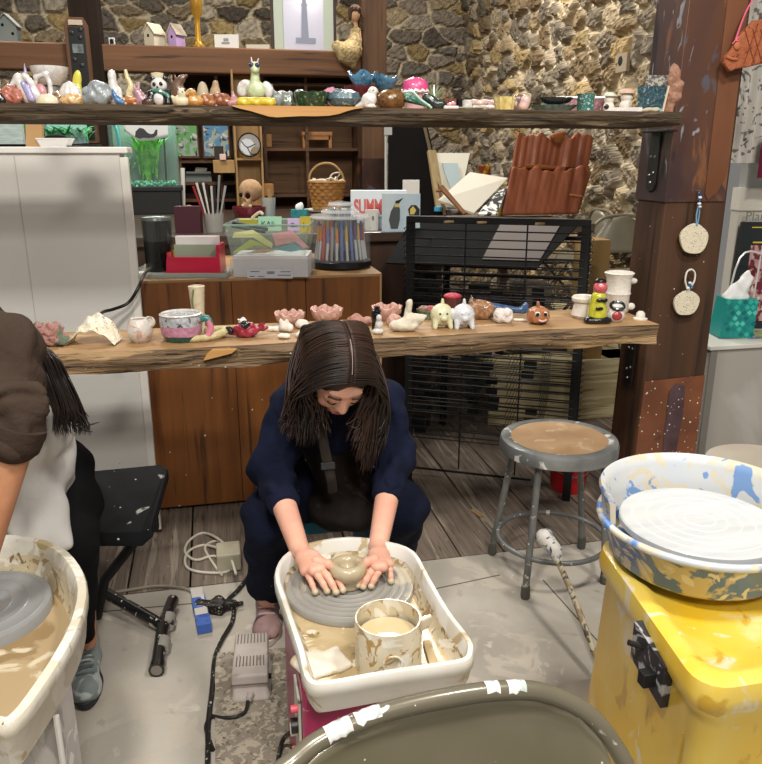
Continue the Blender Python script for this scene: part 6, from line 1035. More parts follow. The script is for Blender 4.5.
for i, f_ in enumerate(legs):
    d = Vector((f_.x, f_.y, 0)); top = d.normalized() * rs * .78; mesh('leg', G().tube([(top.x, top.y, szz - .04), (d.x, d.y, .035)], .0125, 12), gm, so); mesh('foot_cap', G().lathe([(.015, 0), (.017, .01), (.015, .05), (.012, .052)], (d.x, d.y, 0), 14), mat('#55554f', .7, splat=('#8f8c84', 30, .4)), so)
zr = .15; rg = G(); ring = []
for i in range(24):
    a = 2 * PI * i / 24; ring.append((.198 * math.cos(a), .198 * math.sin(a), zr))
mesh('foot_ring', G().tube(ring, .0095, 10, closed=True), gm, so)

# ------------------------------------------------------------------ bench with black seat
bw = [Z(84, 474, .5), Z(160, 464, .5), Z(168, 468, .5), Z(152, 524, .48), Z(140, 530, .46), Z(84, 534, .46)]
bc_ = Vector((-.35, 2.25, 0)); be = thing('bench', 'low bench with a worn black vinyl seat behind the person in brown', 'bench', bc_)
blk2 = mat('#0c0d0f', .8, var='#17181b', vs=7, spots=[('#cfccc5', 30, .10)], splat=('#8f8d88', 12, .31), coat=.05)
g = G(); n = len(bw); top = [p - bc_ for p in bw]; top[0] = Z(30, 476, .5) - bc_; top[-1] = Z(30, 534, .46) - bc_
g.add([tuple(p) for p in top] + [tuple(p - Vector((0, 0, .045))) for p in top], [tuple(reversed(range(n))), tuple(range(n, 2 * n))] + [(i, (i + 1) % n, (i + 1) % n + n, i + n) for i in range(n)])
mesh('seat', g, blk2, be, smooth=False, bevel=.008)
bd = wood('#7c6248', '#5f4a36', 'z')
for px_, y_ in ((154, 2.33), (60, 2.33)):
    p = Y(px_, 520, y_) - bc_; mesh('wooden_block', G().bb(p.x - .018, p.x + .014, p.y - .03, p.y + .02, .385, .448), bd, be, smooth=False)
mesh('frame_rail', G().bb(-.42, .13, .04, .07, .36, .41), bkm, be, smooth=False)
mesh('leg', G().tube([(.10, .05, .38), (-.05, .05, .20), (-.09, .06, .06)], .016, 10, smooth=False), bkm, be); mesh('leg', G().tube([(-.38, .05, .38), (-.38, .05, .0)], .018, 10), bkm, be)
pm_ = mat('#121212', .3, spots=[('#c9c6be', 60, .25)], splat=[('#b5b2aa', 22, .33)], coat=.5)
pt = Z(163, 626, .03) - bc_; a_ = Z(173, 600, .03) - bc_; b_ = Z(157, 668, .025) - bc_
fo = mesh('tee_foot', G().tube([a_, pt, b_], .021, 14, smooth=False), pm_, be)
mesh('pipe_leg', G().tube([pt, Z(84, 580, .08) - bc_, Vector((-.38, .05, .12))], .02, 14, smooth=False), pm_, be)
for u in (.35, .70): q = a_ + (b_ - a_) * u; mesh('collar', G().tube([q - (b_ - a_) * .07, q + (b_ - a_) * .07], .0235, 14), mat('#8f8c84', .5, splat=('#2a2a2a', 30, .35)), fo)
mesh('end_ring', G().tube([b_ - (b_ - a_) * .05, b_ + (b_ - a_) * .03], .024, 14), pm_, fo); mesh('end_plug', G().tube([b_ + (b_ - a_) * .03, b_ + (b_ - a_) * .034], .017, 12), mat('#77736b', .8), fo)

# ------------------------------------------------------------------ pottery wheels
def outline(pts, n=4):
    P = [Vector((p[0], p[1], 0)) for p in pts]; k = len(P); o = []
    for i in range(k):
        p0, p1, p2, p3 = P[i - 1], P[i], P[(i + 1) % k], P[(i + 2) % k]
        for j in range(n):
            t = j / n; o.append(.5 * ((2 * p1) + (p2 - p0) * t + (2 * p0 - 5 * p1 + 4 * p2 - p3) * t * t + (3 * p1 - p0 - 3 * p2 + p3) * t ** 3))
    return o
def tray(name, ol, zt, zb, m, par, inset=.02, lip=.012, wall=.005):
    """tub with a rolled rim following an outline in plan (relative to its parent)"""
    c = sum(ol, Vector()) / len(ol); k = len(ol)
    def ring(off, z):
        r = []
        for i, p in enumerate(ol):
            t = (ol[(i + 1) % k] - ol[i - 1]).normalized(); nn = Vector((t.y, -t.x, 0)); nn = nn if nn.dot(p - c) > 0 else -nn; r.append((p.x + nn.x * off, p.y + nn.y * off, z))
        return r
    rings = [ring(-inset - wall, zb), ring(-inset * .6, zb + .02), ring(-.004, zt - .03), ring(0, zt - .026), ring(.0, zt - .006), ring(-.003, zt), ring(-lip, zt + .001), ring(-lip - .003, zt - .003), ring(-lip - wall - .004, zt - .03), ring(-inset - wall - .012, zb + .022), ring(-inset - .03, zb + .008)]
    g = G(); g.v = [q for r in rings for q in r]; m_ = len(rings)
    g.f = [(j * k + i, j * k + (i + 1) % k, (j + 1) * k + (i + 1) % k, (j + 1) * k + i) for j in range(m_ - 1) for i in range(k)] + [tuple(range(k)), tuple((m_ - 1) * k + i for i in reversed(range(k)))]
    o = mesh(name, g, m, par, ang=50)
    if isinstance(m, list):
        for f in range(8 * k, 10 * k): o.data.polygons[f].material_index = 1
        o.data.polygons[10 * k + 1].material_index = 1
    return o
slip = mat('#b5a27e', .45, var='#9c865e', vs=9, splat=[('#cfc5ae', 8, .42, 2), ('#87704a', 14, .38, 1.5)], bump=.5, bs=18, coat=.25)
head_m = mat('#83817c', .4, var='#97948d', vs=5, splat=[('#b5ad9a', 5, .44, 1)], coat=.4, bump=.05)
def wheel_head(par, c, r, z, t=.022, m=None, grooves=6):
    pr = [(r * .6, z - t), (r * .97, z - t), (r, z - t + .004), (r, z - .003), (r * .985, z)]
    for i in range(grooves, 0, -1): q = r * (.22 + .68 * i / grooves); pr += [(q + .004, z), (q + .001, z + .0022), (q - .002, z)]
    pr += [(.001, z)]
    o = mesh('wheel_head', G().lathe(pr, (c[0], c[1], 0), 64), m or head_m, par); mesh('shaft', G().lathe([(.06, z - .09), (.045, z - t)], (c[0], c[1], 0), 20), slip, par); return o
# middle wheel
smeary = mat('#cfc5af', .45, var='#bfb08f', vs=6, splat=[('#9c8560', 13, .43, 2), ('#ddd7c8', 9, .42, 2), ('#7f6b4a', 22, .36, 2)], bump=.5, bs=22, coat=.2)
WC = Z(349.5, 585, .52); mw = thing('pottery_wheel', 'magenta pottery wheel with a white splash tray in front of the seated girl', 'pottery wheel', (WC.x, WC.y, 0))
wr = 64 * S(WC); rel_ = lambda p: Vector((p.x - WC.x, p.y - WC.y, 0))
ol = [rel_(Z(*q, .56)) for q in ((303, 678), (298, 655), (290, 630), (280, 600), (274, 577), (282, 558), (305, 545), (349, 538), (390, 543), (415, 553), (430, 578), (450, 612), (471, 640), (474, 653), (466, 664), (425, 671), (380, 678), (330, 687), (312, 687))]
whp = mat('#d6d3cd', .4, var='#c6bfae', vs=5, splat=[('#b39f7c', 9, .385, 1.5), ('#dedcd6', 4, .45)], bump=.1, bs=20, coat=.2)
tr_ = tray('splash_tray', outline(ol, 3), .565, .492, [whp, smeary], mw, .012)
sc2 = [p * .93 for p in ol]; kk = outline(sc2, 3)
mesh('slip_pool', G().prism([(p.x, p.y) for p in kk], .004, 'z').xf(Matrix.Translation((0, 0, .502))), slip, mw)
wheel_head(mw, (0, 0), wr, .522, .018)
mesh('pan_ring', G().lathe([(wr * 1.0, .5), (wr * 1.01, .506), (wr * .95, .507)], n=48), slip, mw)
mag = mat('#a31f55', .45, var='#8c1a48', vs=6, spots=[('#dcb4c0', 60, .12)], splat=('#c98fa6', 30, .31), coat=.3)
x0_, x1_ = Y(303, 715, 1.27).x - WC.x, Y(458, 690, 1.27).x - WC.x; y0_ = 1.27 - WC.y
mesh('body', G().bb(x0_, x1_, y0_, y0_ + .42, .03, .49), mag, mw, smooth=False, bevel=.008)
sp_ = Vector((x0_ - .002, 0, 0))
cp = mesh('control_plate', G().bb(x0_ - .006, x0_ - .001, y0_ + .03, y0_ + .12, .20, .44), mat('#b9b5a8', .5, splat=('#5a564e', 12, .36)), mw, smooth=False)
for y_, z_, c_, r0 in ((.05, .41, '#d8576a', .008), (.06, .36, '#1a1a1c', .016), (.045, .31, '#c07a35', .010), (.05, .25, '#d8576a', .007), (.085, .33, '#e8e4dc', .014)): mesh('knob', G().tube([(x0_ - .006, y0_ + y_, z_), (x0_ - .02, y0_ + y_, z_)], r0, 12), mat(c_, .4), cp)
for x_ in (x0_ + .03, x1_ - .03):
    for y_ in (y0_ + .03, y0_ + .38): mesh('rubber_foot', G().lathe([(.018, 0), (.016, .03)], (x_, y_, 0), 14), bkm, mw)
# clay on the wheel
cm = mat('#b3a58a', .35, var='#a39375', vs=12, coat=.5)
pc = Z(348, 584, .5235); pot = mesh('clay_pot', G().lathe([(.034, 0), (.036, .004), (.033, .014), (.036, .02), (.044, .032), (.0465, .043), (.043, .055), (.034, .060), (.025, .058), (.019, .050), (.017, .035), (.001, .030)], n=48), cm, None, pc, ang=80)
tag(pot, 'small wet clay ring pot centred on the spinning wheel head', 'pot')
# water tub in the tray
bt = Z(388, 617, .625); wt = thing('water_tub', 'white clay-smeared plastic tub of slip standing in the splash tray', 'tub', (bt.x, bt.y, .507)); rb_ = 33 * S(bt); hh_ = .118
tubm = mat('#d2c8b2', .35, var='#c4b698', vs=10, splat=[('#a5834f', 26, .42, 2), ('#dedacd', 16, .42, 1)], coat=.4)
def sq(r, z, n=40, e=.22, fl=0): return [(r * math.cos(2 * PI * i / n) * (1 + e * abs(math.sin(4 * PI * i / n)) * .35), r * math.sin(2 * PI * i / n) * (1 + e * abs(math.sin(4 * PI * i / n)) * .35), z) for i in range(n)]
rings = [sq(rb_ * .86, 0, e=.8), sq(rb_ * .9, hh_ * .5, e=.6), sq(rb_ * .97, hh_ - .02, e=.3), sq(rb_, hh_ - .004, e=0), sq(rb_ * 1.0, hh_, e=0), sq(rb_ * .955, hh_, e=0), sq(rb_ * .93, hh_ * .6, e=.3), sq(rb_ * .92, hh_ * .55, e=.4)]
g = G(); g.v = [q for r in rings for q in r]; g.f = [(j * 40 + i, j * 40 + (i + 1) % 40, (j + 1) * 40 + (i + 1) % 40, (j + 1) * 40 + i) for j in range(7) for i in range(40)] + [tuple(reversed(range(40)))]
mesh('vessel', g, tubm, wt, ang=60); mesh('slip_water', G().lathe([(rb_ * .90, hh_ * .62), (rb_ * .93, hh_ * .66), (.001, hh_ * .662)], n=40), mat('#c2b08a', .15, coat=.8), wt)
mesh('handle', G().hexa([(rb_ * .93, -.004, hh_ - .045), (rb_ * 1.4, .012, hh_ - .045), (rb_ * 1.4, .022, hh_ - .045), (rb_ * .93, .010, hh_ - .045), (rb_ * .93, -.004, hh_ - .018), (rb_ * 1.45, .012, hh_ - .018), (rb_ * 1.45, .022, hh_ - .018), (rb_ * .93, .010, hh_ - .018)]), tubm, wt, smooth=False, bevel=.003)
mesh('embossed_ring', G().tube([(.018 * math.cos(a) - .005, -rb_ * .99, .055 + .018 * math.sin(a)) for a in [i * PI / 8 for i in range(16)]], .0025, 6, closed=True), tubm, wt)
sl = Z(322, 664, .512); o = mesh('clay_slab', sdf([('b', 0, 0, 0, .052, .036, .006, .005, (0, 0, 18)), ('e', .01, .0, .004, .035, .028, .006), ('e', -.03, .02, .003, .03, .02, .006)], res=.004, k=.01, nz=.002, ns=60), mat('#d2cabb', .4, splat=('#bfae8c', 12, .4), coat=.4), None, sl); tag(o, 'flat scrap of wet white clay at the left front of the splash tray', 'clay piece')
sl = Z(430, 655, .507); o = mesh('wooden_rib', G().hexa([(-.012, -.04, 0), (.006, -.05, 0), (.012, .04, 0), (-.004, .04, 0), (-.012, -.04, .008), (.006, -.05, .008), (.012, .04, .008), (-.004, .04, .008)]), wood('#b8a37c', '#a08a62', 'y'), None, sl, smooth=False); tag(o, 'small pale wooden tool in the right front of the splash tray', 'tool')
# left wheel
LC = Z(-22, 612, .50); lw = thing('pottery_wheel', 'pottery wheel with a cream slip-covered tray at the left edge', 'pottery wheel', (LC.x, LC.y, 0))
rl2 = lambda p: Vector((p.x - LC.x, p.y - LC.y, 0))
pts = [rl2(Z(*q, .585)) for q in ((0, 536), (35, 539), (62, 548), (80, 566), (88, 590), (82, 622), (66, 655), (45, 688), (24, 716), (4, 728), (-30, 724))] 
pts += [Vector((-.26, -.34, 0)), Vector((-.29, -.1, 0)), Vector((-.24, .12, 0)), Vector((-.14, .21, 0))]
crm = mat('#cfc9ba', .5, var='#c0b69e', vs=7, splat=[('#dcd8cd', 9, .46, 1.5), ('#b09c72', 12, .36, 1)], bump=.3, bs=25, coat=.2)
tray('splash_tray', outline(pts, 3), .59, .475, [crm, smeary], lw, .02, .02)
mesh('slip_pool', G().prism([(p.x * .93, p.y * .93) for p in outline(pts, 3)], .004, 'z').xf(Matrix.Translation((0, 0, .485))), mat('#a38e6c', .6, splat=[('#8a7350', 7, .45), ('#c4b89e', 9, .42)]), lw)
wheel_head(lw, (0, 0), 69 * S(LC), .515, .055, mat('#7d7e7f', .4, var='#8c8d8d', vs=4, coat=.3), 3)
gb = mat('#c5c1bd', .5, var='#a8a3a0', vs=3, splat=[('#8f8a88', 4, .40, 2), ('#dedbd8', 9, .42, 1.5)], coat=.2)
a_ = rl2(Z(70, 664, .47)); y1b = a_.y
mesh('body', G().bb(-.25, a_.x, -.36, y1b, .03, .474), gb, lw, smooth=False, bevel=.012)
mesh('body_edge', G().tube([(a_.x, -.36, .04), (a_.x, -.36, .47)], .006, 8), mat('#d8d5d0', .5), lw)
for x_, y_ in ((-.22, -.33), (a_.x - .04, -.33), (-.22, y1b - .04), (a_.x - .04, y1b - .04)): mesh('rubber_foot', G().lathe([(.02, 0), (.018, .03)], (x_, y_, 0), 14), bkm, lw)
# right wheel on its yellow stand
RC = Z(700, 520, .735); rw = thing('pottery_wheel', 'yellow pottery wheel with a blue clay-smeared splash pan at the right edge', 'pottery wheel', (RC.x, RC.y, 0))
yel = mat('#dcb42a', .42, var='#dcc25c', vs=4, vr=(.4, .6), splat=[('#ddca85', 3.0, .43, 1.5), ('#d8cba6', 9, .37, 1.5), ('#c49d30', 12, .36)], stretch=(1, 1, .6), coat=.25, bump=.05)
c1, c2 = rl2(Vector((0, 0, 0))), None
q1, q2 = Z(606, 548, .632), Z(703, 690, .632); ql = lambda p: Vector((p.x - RC.x, p.y - RC.y, 0))
a1, a2 = ql(q1), ql(q2); bx0, by0, by1 = a2.x, a2.y, a1.y + .05; bx1 = bx0 + .62
body = []
def rrect(x0, x1, y0, y1, r, n=5):
    o = []
    for cx_, cy_, s0 in ((x1 - r, y1 - r, 0), (x0 + r, y1 - r, 90), (x0 + r, y0 + r, 180), (x1 - r, y0 + r, 270)):
        for i in range(n + 1): a = R(s0 + 90 * i / n); o.append((cx_ + r * math.cos(a), cy_ + r * math.sin(a)))
    return o
def stack(rings):
    g = G(); k = len(rings[0][0])
    for xy, z in rings: g.v += [(x, y, z) for x, y in xy]
    g.f = [(j * k + i, j * k + (i + 1) % k, (j + 1) * k + (i + 1) % k, (j + 1) * k + i) for j in range(len(rings) - 1) for i in range(k)] + [tuple(reversed(range(k))), tuple((len(rings) - 1) * k + i for i in range(k))]
    return g
sk_ = a1.x - a2.x
def shear(pts): return [(x + sk_ * max(0, min(1, (y - by0) / (by1 - by0))) * (1 if x < (bx0 + bx1) / 2 else 0), y) for x, y in pts]
RR = lambda e, r: shear(rrect(bx0 - e, bx1 + e, by0 - e, by1 + e, r))
mesh('stand', stack([(RR(.012, .05), .0), (RR(-.005, .05), .30), (RR(-.014, .05), .55), (RR(.0, .05), .575), (RR(.004, .055), .60), (RR(.0, .06), .627), (RR(-.02, .06), .635), (RR(-.035, .05), .632), (RR(-.05, .05), .620), (RR(-.12, .05), .615)]), yel, rw, ang=55)
mesh('moulding_seam', G().tube([(bx0 + .001, by0 + .05, .05), (bx0 + .012, by0 + .05, .50)], .002, 5), mat('#a8851a', .6), rw)
px_ = q2.x + .02
P = [X(*q, q2.x + .018) - Vector((RC.x, RC.y, 0)) for q in ((636, 621), (667, 668), (662, 708), (632, 656))]
pn_ = mesh('control_panel', G().hexa([p + Vector((.02, 0, 0)) for p in P] + [p + Vector((-.004, 0, 0)) for p in P]), mat('#2a2b2e', .45, splat=[('#9a9a9c', 14, .42, 2), ('#111214', 9, .4)]), rw, smooth=False)
cc_ = sum(P, Vector()) / 4
mesh('switch', G().bb(cc_.x - .03, cc_.x, cc_.y - .035, cc_.y - .012, cc_.z - .03, cc_.z), bkm, pn_, smooth=False, bevel=.002); mesh('plug', G().tube([(cc_.x, cc_.y + .02, cc_.z + .02), (cc_.x - .03, cc_.y + .03, cc_.z + .03)], .006, 8), bkm, pn_)
pbl = mat('#5579b3', .4, var='#4a6fab', vs=5, splat=[('#c4b797', 8, .475, 2.2), ('#d8d3c6', 16, .42, 2)], coat=.3)
pwh = mat('#c9c8c4', .5, var='#bcc2c9', vs=6, splat=[('#c9c0ab', 8, .46, 2), ('#6f90c0', 12, .40, 2)], coat=.2)
mesh('lower_pan', G().lathe([(.08, .640), (.17, .641), (.186, .655), (.203, .722), (.211, .728), (.215, .735), (.211, .742), (.201, .739), (.18, .665), (.05, .655)], n=64), pbl, rw)
mesh('pan_rim', G().tube([(.212 * math.cos(a), .212 * math.sin(a), .738) for a in [i * PI / 24 for i in range(48)]], .0085, 10, closed=True, sub=1), mat('#b9c0c6', .4, splat=[('#cfc6b0', 9, .47), ('#5f86c4', 9, .39)], coat=.3), rw)
g = G(); n = 40; A0, A1 = R(5), R(176); rows = [(.194, .70), (.207, .735), (.213, .785), (.219, .800), (.215, .808), (.207, .803), (.200, .785), (.195, .73), (.186, .70)]
for r0, z0 in rows: g.v += [(r0 * math.cos(A0 + (A1 - A0) * i / n), r0 * math.sin(A0 + (A1 - A0) * i / n), z0) for i in range(n + 1)]
g.f = [(j * (n + 1) + i, j * (n + 1) + i + 1, ((j + 1) % 9) * (n + 1) + i + 1, ((j + 1) % 9) * (n + 1) + i) for j in range(9) for i in range(n)]; g.f += [tuple(j * (n + 1) for j in reversed(range(9))), tuple(j * (n + 1) + n for j in range(9))]
mesh('upper_pan', g, pwh, rw, ang=50); mesh('pan_neck', G().lathe([(.13, .58), (.13, .64)], n=40), yel, rw)
hm = mat('#b6b9bb', .4, var='#c6c7c6', vs=4, stretch=(1, 8, 1), coat=.4)
mesh('wheel_head', G().lathe([(.10, .715), (.165, .715), (.17, .72), (.17, .733), (.167, .736), (.001, .736)], (0, .0, 0), 64), hm, rw); mesh('shaft', G().lathe([(.04, .61), (.04, .715)], n=20), hm, rw)
for q in (.032, .057, .085, .112, .142): mesh('ring_line', G().tube([(q * math.cos(a), q * math.sin(a), .7362) for a in [i * PI / 20 for i in range(40)]], .0012, 4, closed=True, sub=1), mat('#dedfdd', .5), rw)
o = thing('round_table', 'round grey beige work disc behind the right wheel', 'table', (Z(745, 470, .72).x + .08, Z(745, 476, .72).y + .07, 0)); mesh('top', G().lathe([(.12, .70), (.14, .705), (.14, .718), (.001, .72)], n=48), mat('#a69d8f', .6, var='#968d80', vs=5), o); mesh('stem', G().lathe([(.11, 0), (.03, .02), (.03, .70)], n=20), gm, o)

# ------------------------------------------------------------------ things on the floor
o = mesh('spattered_board', G().prism([(p.x, p.y) for p in (Z(216, 764 + 60), Z(215, 656), Z(330, 648), Z(330, 824))], .012, 'z'), mat('#8f8678', .7, var='#7d7467', vs=8, splat=[('#aaa08f', 45, .46, 1), ('#6a6256', 60, .40)]), None, (0, 0, .0005), smooth=False); tag(o, 'dark clay-spattered floor board under the pedal', 'board')
fpz = .0135; pA, pB = Z(251, 700, fpz), Z(254, 656, fpz); ang_ = math.atan2(pB.y - pA.y, pB.x - pA.x) - PI / 2; s_ = S(pA)
fp = thing('foot_pedal', 'dusty grey ridged foot pedal with a black cable', 'pedal', (pA.x, pA.y, fpz), ang_); hw = 18 * s_; ln = .17
pdm = mat('#b5aca6', .6, var='#a39a93', vs=9, splat=('#8f867c', 18, .36))
mesh('base', stack([(rrect(-hw * 1.08, hw * 1.08, -.005, ln, .015), 0), (rrect(-hw * 1.08, hw * 1.08, -.005, ln, .015), .008), (rrect(-hw, hw, 0, ln, .012), .012), (rrect(-hw * .94, hw * .94, .008, ln - .01, .012), .06)]), pdm, fp, ang=60)
mesh('tread', G().hexa([(-hw, -.006, .055), (hw, -.006, .055), (hw, ln - .01, .085), (-hw, ln - .01, .085), (-hw, -.004, .085), (hw, -.004, .085), (hw * .9, ln - .015, .115), (-hw * .9, ln - .015, .115)]), pdm, fp, smooth=False, bevel=.005)
for i in range(9):
    for y_ in (.03, .115): t = -.8 + 1.6 * i / 8; mesh('tread_ridge', G().hexa([(hw * t * .95 - .0017, y_, .0865 + y_ * .17), (hw * t * .95 + .0017, y_, .0865 + y_ * .17), (hw * t * .92 + .0017, y_ + .035, .0865 + (y_ + .035) * .17), (hw * t * .92 - .0017, y_ + .035, .0865 + (y_ + .035) * .17)] + [(hw * t * .95 - .0017, y_, .089 + y_ * .17), (hw * t * .95 + .0017, y_, .089 + y_ * .17), (hw * t * .92 + .0017, y_ + .035, .0893 + (y_ + .035) * .17), (hw * t * .92 - .0017, y_ + .035, .0893 + (y_ + .035) * .17)]), mat('#6f675f', .8), fp, smooth=False)
mesh('cable_gland', G().tube([(0, .0, .02), (-.004, -.025, .022)], [.011, .007], 12), pdm, fp); mesh('side_screw', G().tube([(hw * .94, .06, .03), (hw * 1.12, .06, .03)], .008, 10), bkm, fp)
cab = mat('#1c1a18', .5, spots=[('#a9a498', 90, .3)], splat=('#8f8a80', 40, .33))
def cord(name, label, pts, r, m, z=None):
    P = [Z(p[0], p[1], (p[2] if len(p) > 2 else r * 1.05)) for p in pts]; c = P[0].copy(); o = mesh(name, G().tube([p - c for p in P], r, 8), m, None, c); return tag(o, label, 'cord')
cord('pedal_cable', 'black cable running from the pedal to the main conduit', [(248, 701, .03), (245, 712, .018), (235, 717, .018), (222, 718, .012), (212, 716, .008)], .0055, cab)
cord('conduit_cable', 'thick ribbed black cable snaking along the board edge', [(207, 790), (208, 745), (208, 725), (212, 690), (215, 658), (222, 640), (232, 622), (234, 604), (228, 600), (238, 590), (252, 572)], .0075, cab)
cord('loose_cable', 'short curled black cable beside the board edge', [(212, 716), (206, 726), (210, 742), (213, 750)], .006, cab)
cord('wheel_cable', 'short black cable hanging below the magenta wheel controls', [(290, 733, .10), (284, 738, .05), (280, 750, .02), (277, 768, .02)], .006, cab)
tag(mesh('plug_cluster', sdf([('b', 0, 0, .02, .02, .05, .02, .006, (0, 0, 70)), ('b', .06, .0, .018, .03, .018, .016, .006), ('c', -.04, .01, .02, .11, .0, .02, .01, .008), ('e', .03, .02, .03, .02, .015, .015)], res=.005, k=.012, nz=.002, ns=70), cab, None, Z(210, 612)), 'cluster of clay-spotted black plugs beside the power strip', 'plug')
sA, sB = Z(197, 596), Z(205, 634); ang_ = math.atan2(sB.y - sA.y, sB.x - sA.x) + PI / 2; L_s = (sB - sA).length
ps = thing('power_strip', 'white power strip patched with blue tape', 'power strip', (sA.x, sA.y, .001), ang_)
mesh('housing', G().bb(-.022, .022, -L_s, 0, 0, .034), mat('#c2beb8', .5, spots=('#77736c', 40, .1)), ps, smooth=False, bevel=.004)
mesh('blue_tape', G().bb(-.0235, .0235, -L_s * .55, -L_s * .28, .002, .0355), mat('#3f62b0', .6, splat=('#c9c9cf', 20, .4)), ps, smooth=False); mesh('blue_tape', G().bb(-.0235, .0235, -L_s - .001, -L_s * .74, .002, .0355), mat('#3f62b0', .6, splat=('#2f4f9a', 20, .4)), ps, smooth=False)
cord('strip_cord', 'dusty beige cord lying from the power strip to the bench', [(196, 596), (186, 589), (160, 586), (135, 589), (105, 594)], .0055, mat('#8f8778', .7))
ad = Z(231, 572); ad_t = tag(mesh('junction_box', G().bb(-.05, .04, 0, .11, 0, .07), mat('#b5ae98', .5, var='#a39c86', vs=12), None, (ad.x, ad.y, .002), smooth=False, bevel=.006), 'beige electrical junction box beside the girl\'s foot', 'junction box')
wc_ = mat('#cfc9ba', .5)
cord('extension_cord', 'looped white extension cord on the floor boards', [(236, 574, .04), (225, 545, .05), (205, 533), (190, 540), (185, 552), (196, 560), (214, 556), (232, 563), (226, 572), (200, 572), (186, 566), (188, 552), (205, 545), (228, 552, .05)], .0052, wc_)
cord('extension_cord', 'shorter white cord end curling beside the junction box', [(222, 575), (215, 566), (205, 548), (215, 541), (228, 545, .05)], .0048, wc_)
# lever, base plate and dark clutter by the yellow stand
lv = thing('foot_lever', 'clay-crusted rod with a black and white knob leaning at the yellow stand', 'lever', Z(613, 702, .0)); o0 = Vector(lv.location)
kt = Z(557, 553, .26)
mesh('rod', G().tube([Vector((0, .02, .02)), (kt - o0) * .35 + Vector((0, .0, .0)), (kt - o0) * .7, kt - o0 - Vector((0, 0, .02))], [.011, .010, .010, .009], 10), mat('#b3a890', .7, splat=[('#4a453c', 14, .45, 2), ('#8c7a60', 20, .4)]), lv)
mesh('knob', sdf([('c', .0, .02, .0, -.018, .06, .028, .022, .030), ('c', .004, -.01, -.03, 0, .02, .0, .012, .020)], res=.005, k=.02), mat('#d0ccc6', .5, splat=[('#2a2c31', 26, .44, 1.5), ('#8a93a3', 30, .40)]), lv, kt - o0)
tag(mesh('floor_plate', G().prism([(p.x, p.y) for p in (Z(556, 690), Z(590, 684), Z(618, 712), Z(617, 722), Z(575, 735))], .02, 'z'), mat('#a0968a', .6, var='#8a8176', vs=6), None, (0, 0, .0005), smooth=False, bevel=.003), 'flat grey pedal plate half hidden by the foreground chair', 'plate')
tag(mesh('clay_crust', sdf([('e', 0, 0, .03, .03, .05, .04), ('e', .01, .06, .05, .02, .03, .05), ('c', 0, -.03, .02, .0, .05, .08, .015, .012)], res=.006, k=.02, nz=.006, ns=60), mat('#26221e', .8, splat=('#a89d88', 30, .40)), None, (Z(620, 702).x - .0, Z(620, 702).y, 0)), 'dark crusted lump against the foot of the yellow stand', 'clay piece')

# ------------------------------------------------------------------ foreground folding chair
fc = thing('folding_chair', 'dull olive steel folding chair in the foreground with white clay smears on its back', 'folding chair', (.30, .62, 0)); fo_ = Vector(fc.location)
om = mat('#6e6858', .32, var='#625c4d', vs=4, metal=.15, coat=.4, spots=[('#d4d0c4', 45, .08)], splat=[('#e0dfdb', 9, .355, 1.5)])
def fy(px, py): return .885 + .0006 * (764 - py)   # the back leans away as it rises
tp = [Y(*q, fy(*q)) - fo_ for q in ((262, 800), (298, 758), (330, 735), (385, 712), (450, 697), (505, 690), (545, 693), (585, 712), (612, 742), (634, 790))]
low = [tp[0] + Vector((-.01, -.03, -.16)), Vector((tp[0].x - .0, tp[0].y - .12, .42))]; lowr = [tp[-1] + Vector((.01, -.03, -.16)), Vector((tp[-1].x, tp[-1].y - .12, .42))]
mesh('back_tube', G().tube([low[1], low[0]] + tp + [lowr[0], lowr[1]], .0148, 14, sub=6), om, fc)
ip = [Y(q[0], q[1] - 4, fy(*q) - .004) - fo_ for q in ((286, 790), (318, 758), (350, 740), (400, 722), (452, 709), (505, 702), (545, 704), (578, 720), (602, 746), (620, 786))]
bt_ = [Vector((p.x * .96 + .005, p.y - .03, tp[0].z - .10)) for p in ip]
mesh('backrest', G().sheet(lambda u, v: tuple(ip[min(9, int(u * 9 + .001))].lerp(ip[min(9, int(u * 9 + .001) + 1)], u * 9 - int(u * 9 + .001)).lerp(bt_[min(9, int(u * 9 + .001))].lerp(bt_[min(9, int(u * 9 + .001) + 1)], u * 9 - int(u * 9 + .001)), v) + Vector((0, .016 * math.sin(u * PI) * min(1, v * 6 + .25), 0))), 36, 8), mat('#736d5c', .28, var='#68624f', vs=3, metal=.15, coat=.5, spots=[('#cfcbbf', 40, .07)]), fc, wall=.004)
xl, xr_ = low[1].x, lowr[1].x
mesh('seat', G().sheet(lambda u, v: (xl + .03 + (xr_ - xl - .06) * u, low[1].y - .40 + .38 * v, .44 - .012 * math.sin(u * PI)), 12, 8), om, fc, wall=.02)
for x_ in (xl, xr_):
    mesh('front_leg', G().tube([(x_, low[1].y, .42), (x_, low[1].y - .38, .0)], .0125, 10), om, fc); mesh('rear_leg', G().tube([(x_ * .97, low[1].y - .28, .42), (x_ * .97, low[1].y + .10, .0)], .0125, 10), om, fc)
smear = mat('#d6d6d4', .6, splat=('#a9b5b0', 40, .40))
dense = G().tube(tp, .0148, 4, sub=12); cl = [sum((Vector(v) for v in dense.v[i * 4:i * 4 + 4]), Vector()) / 4 for i in range(len(dense.v) // 4)]
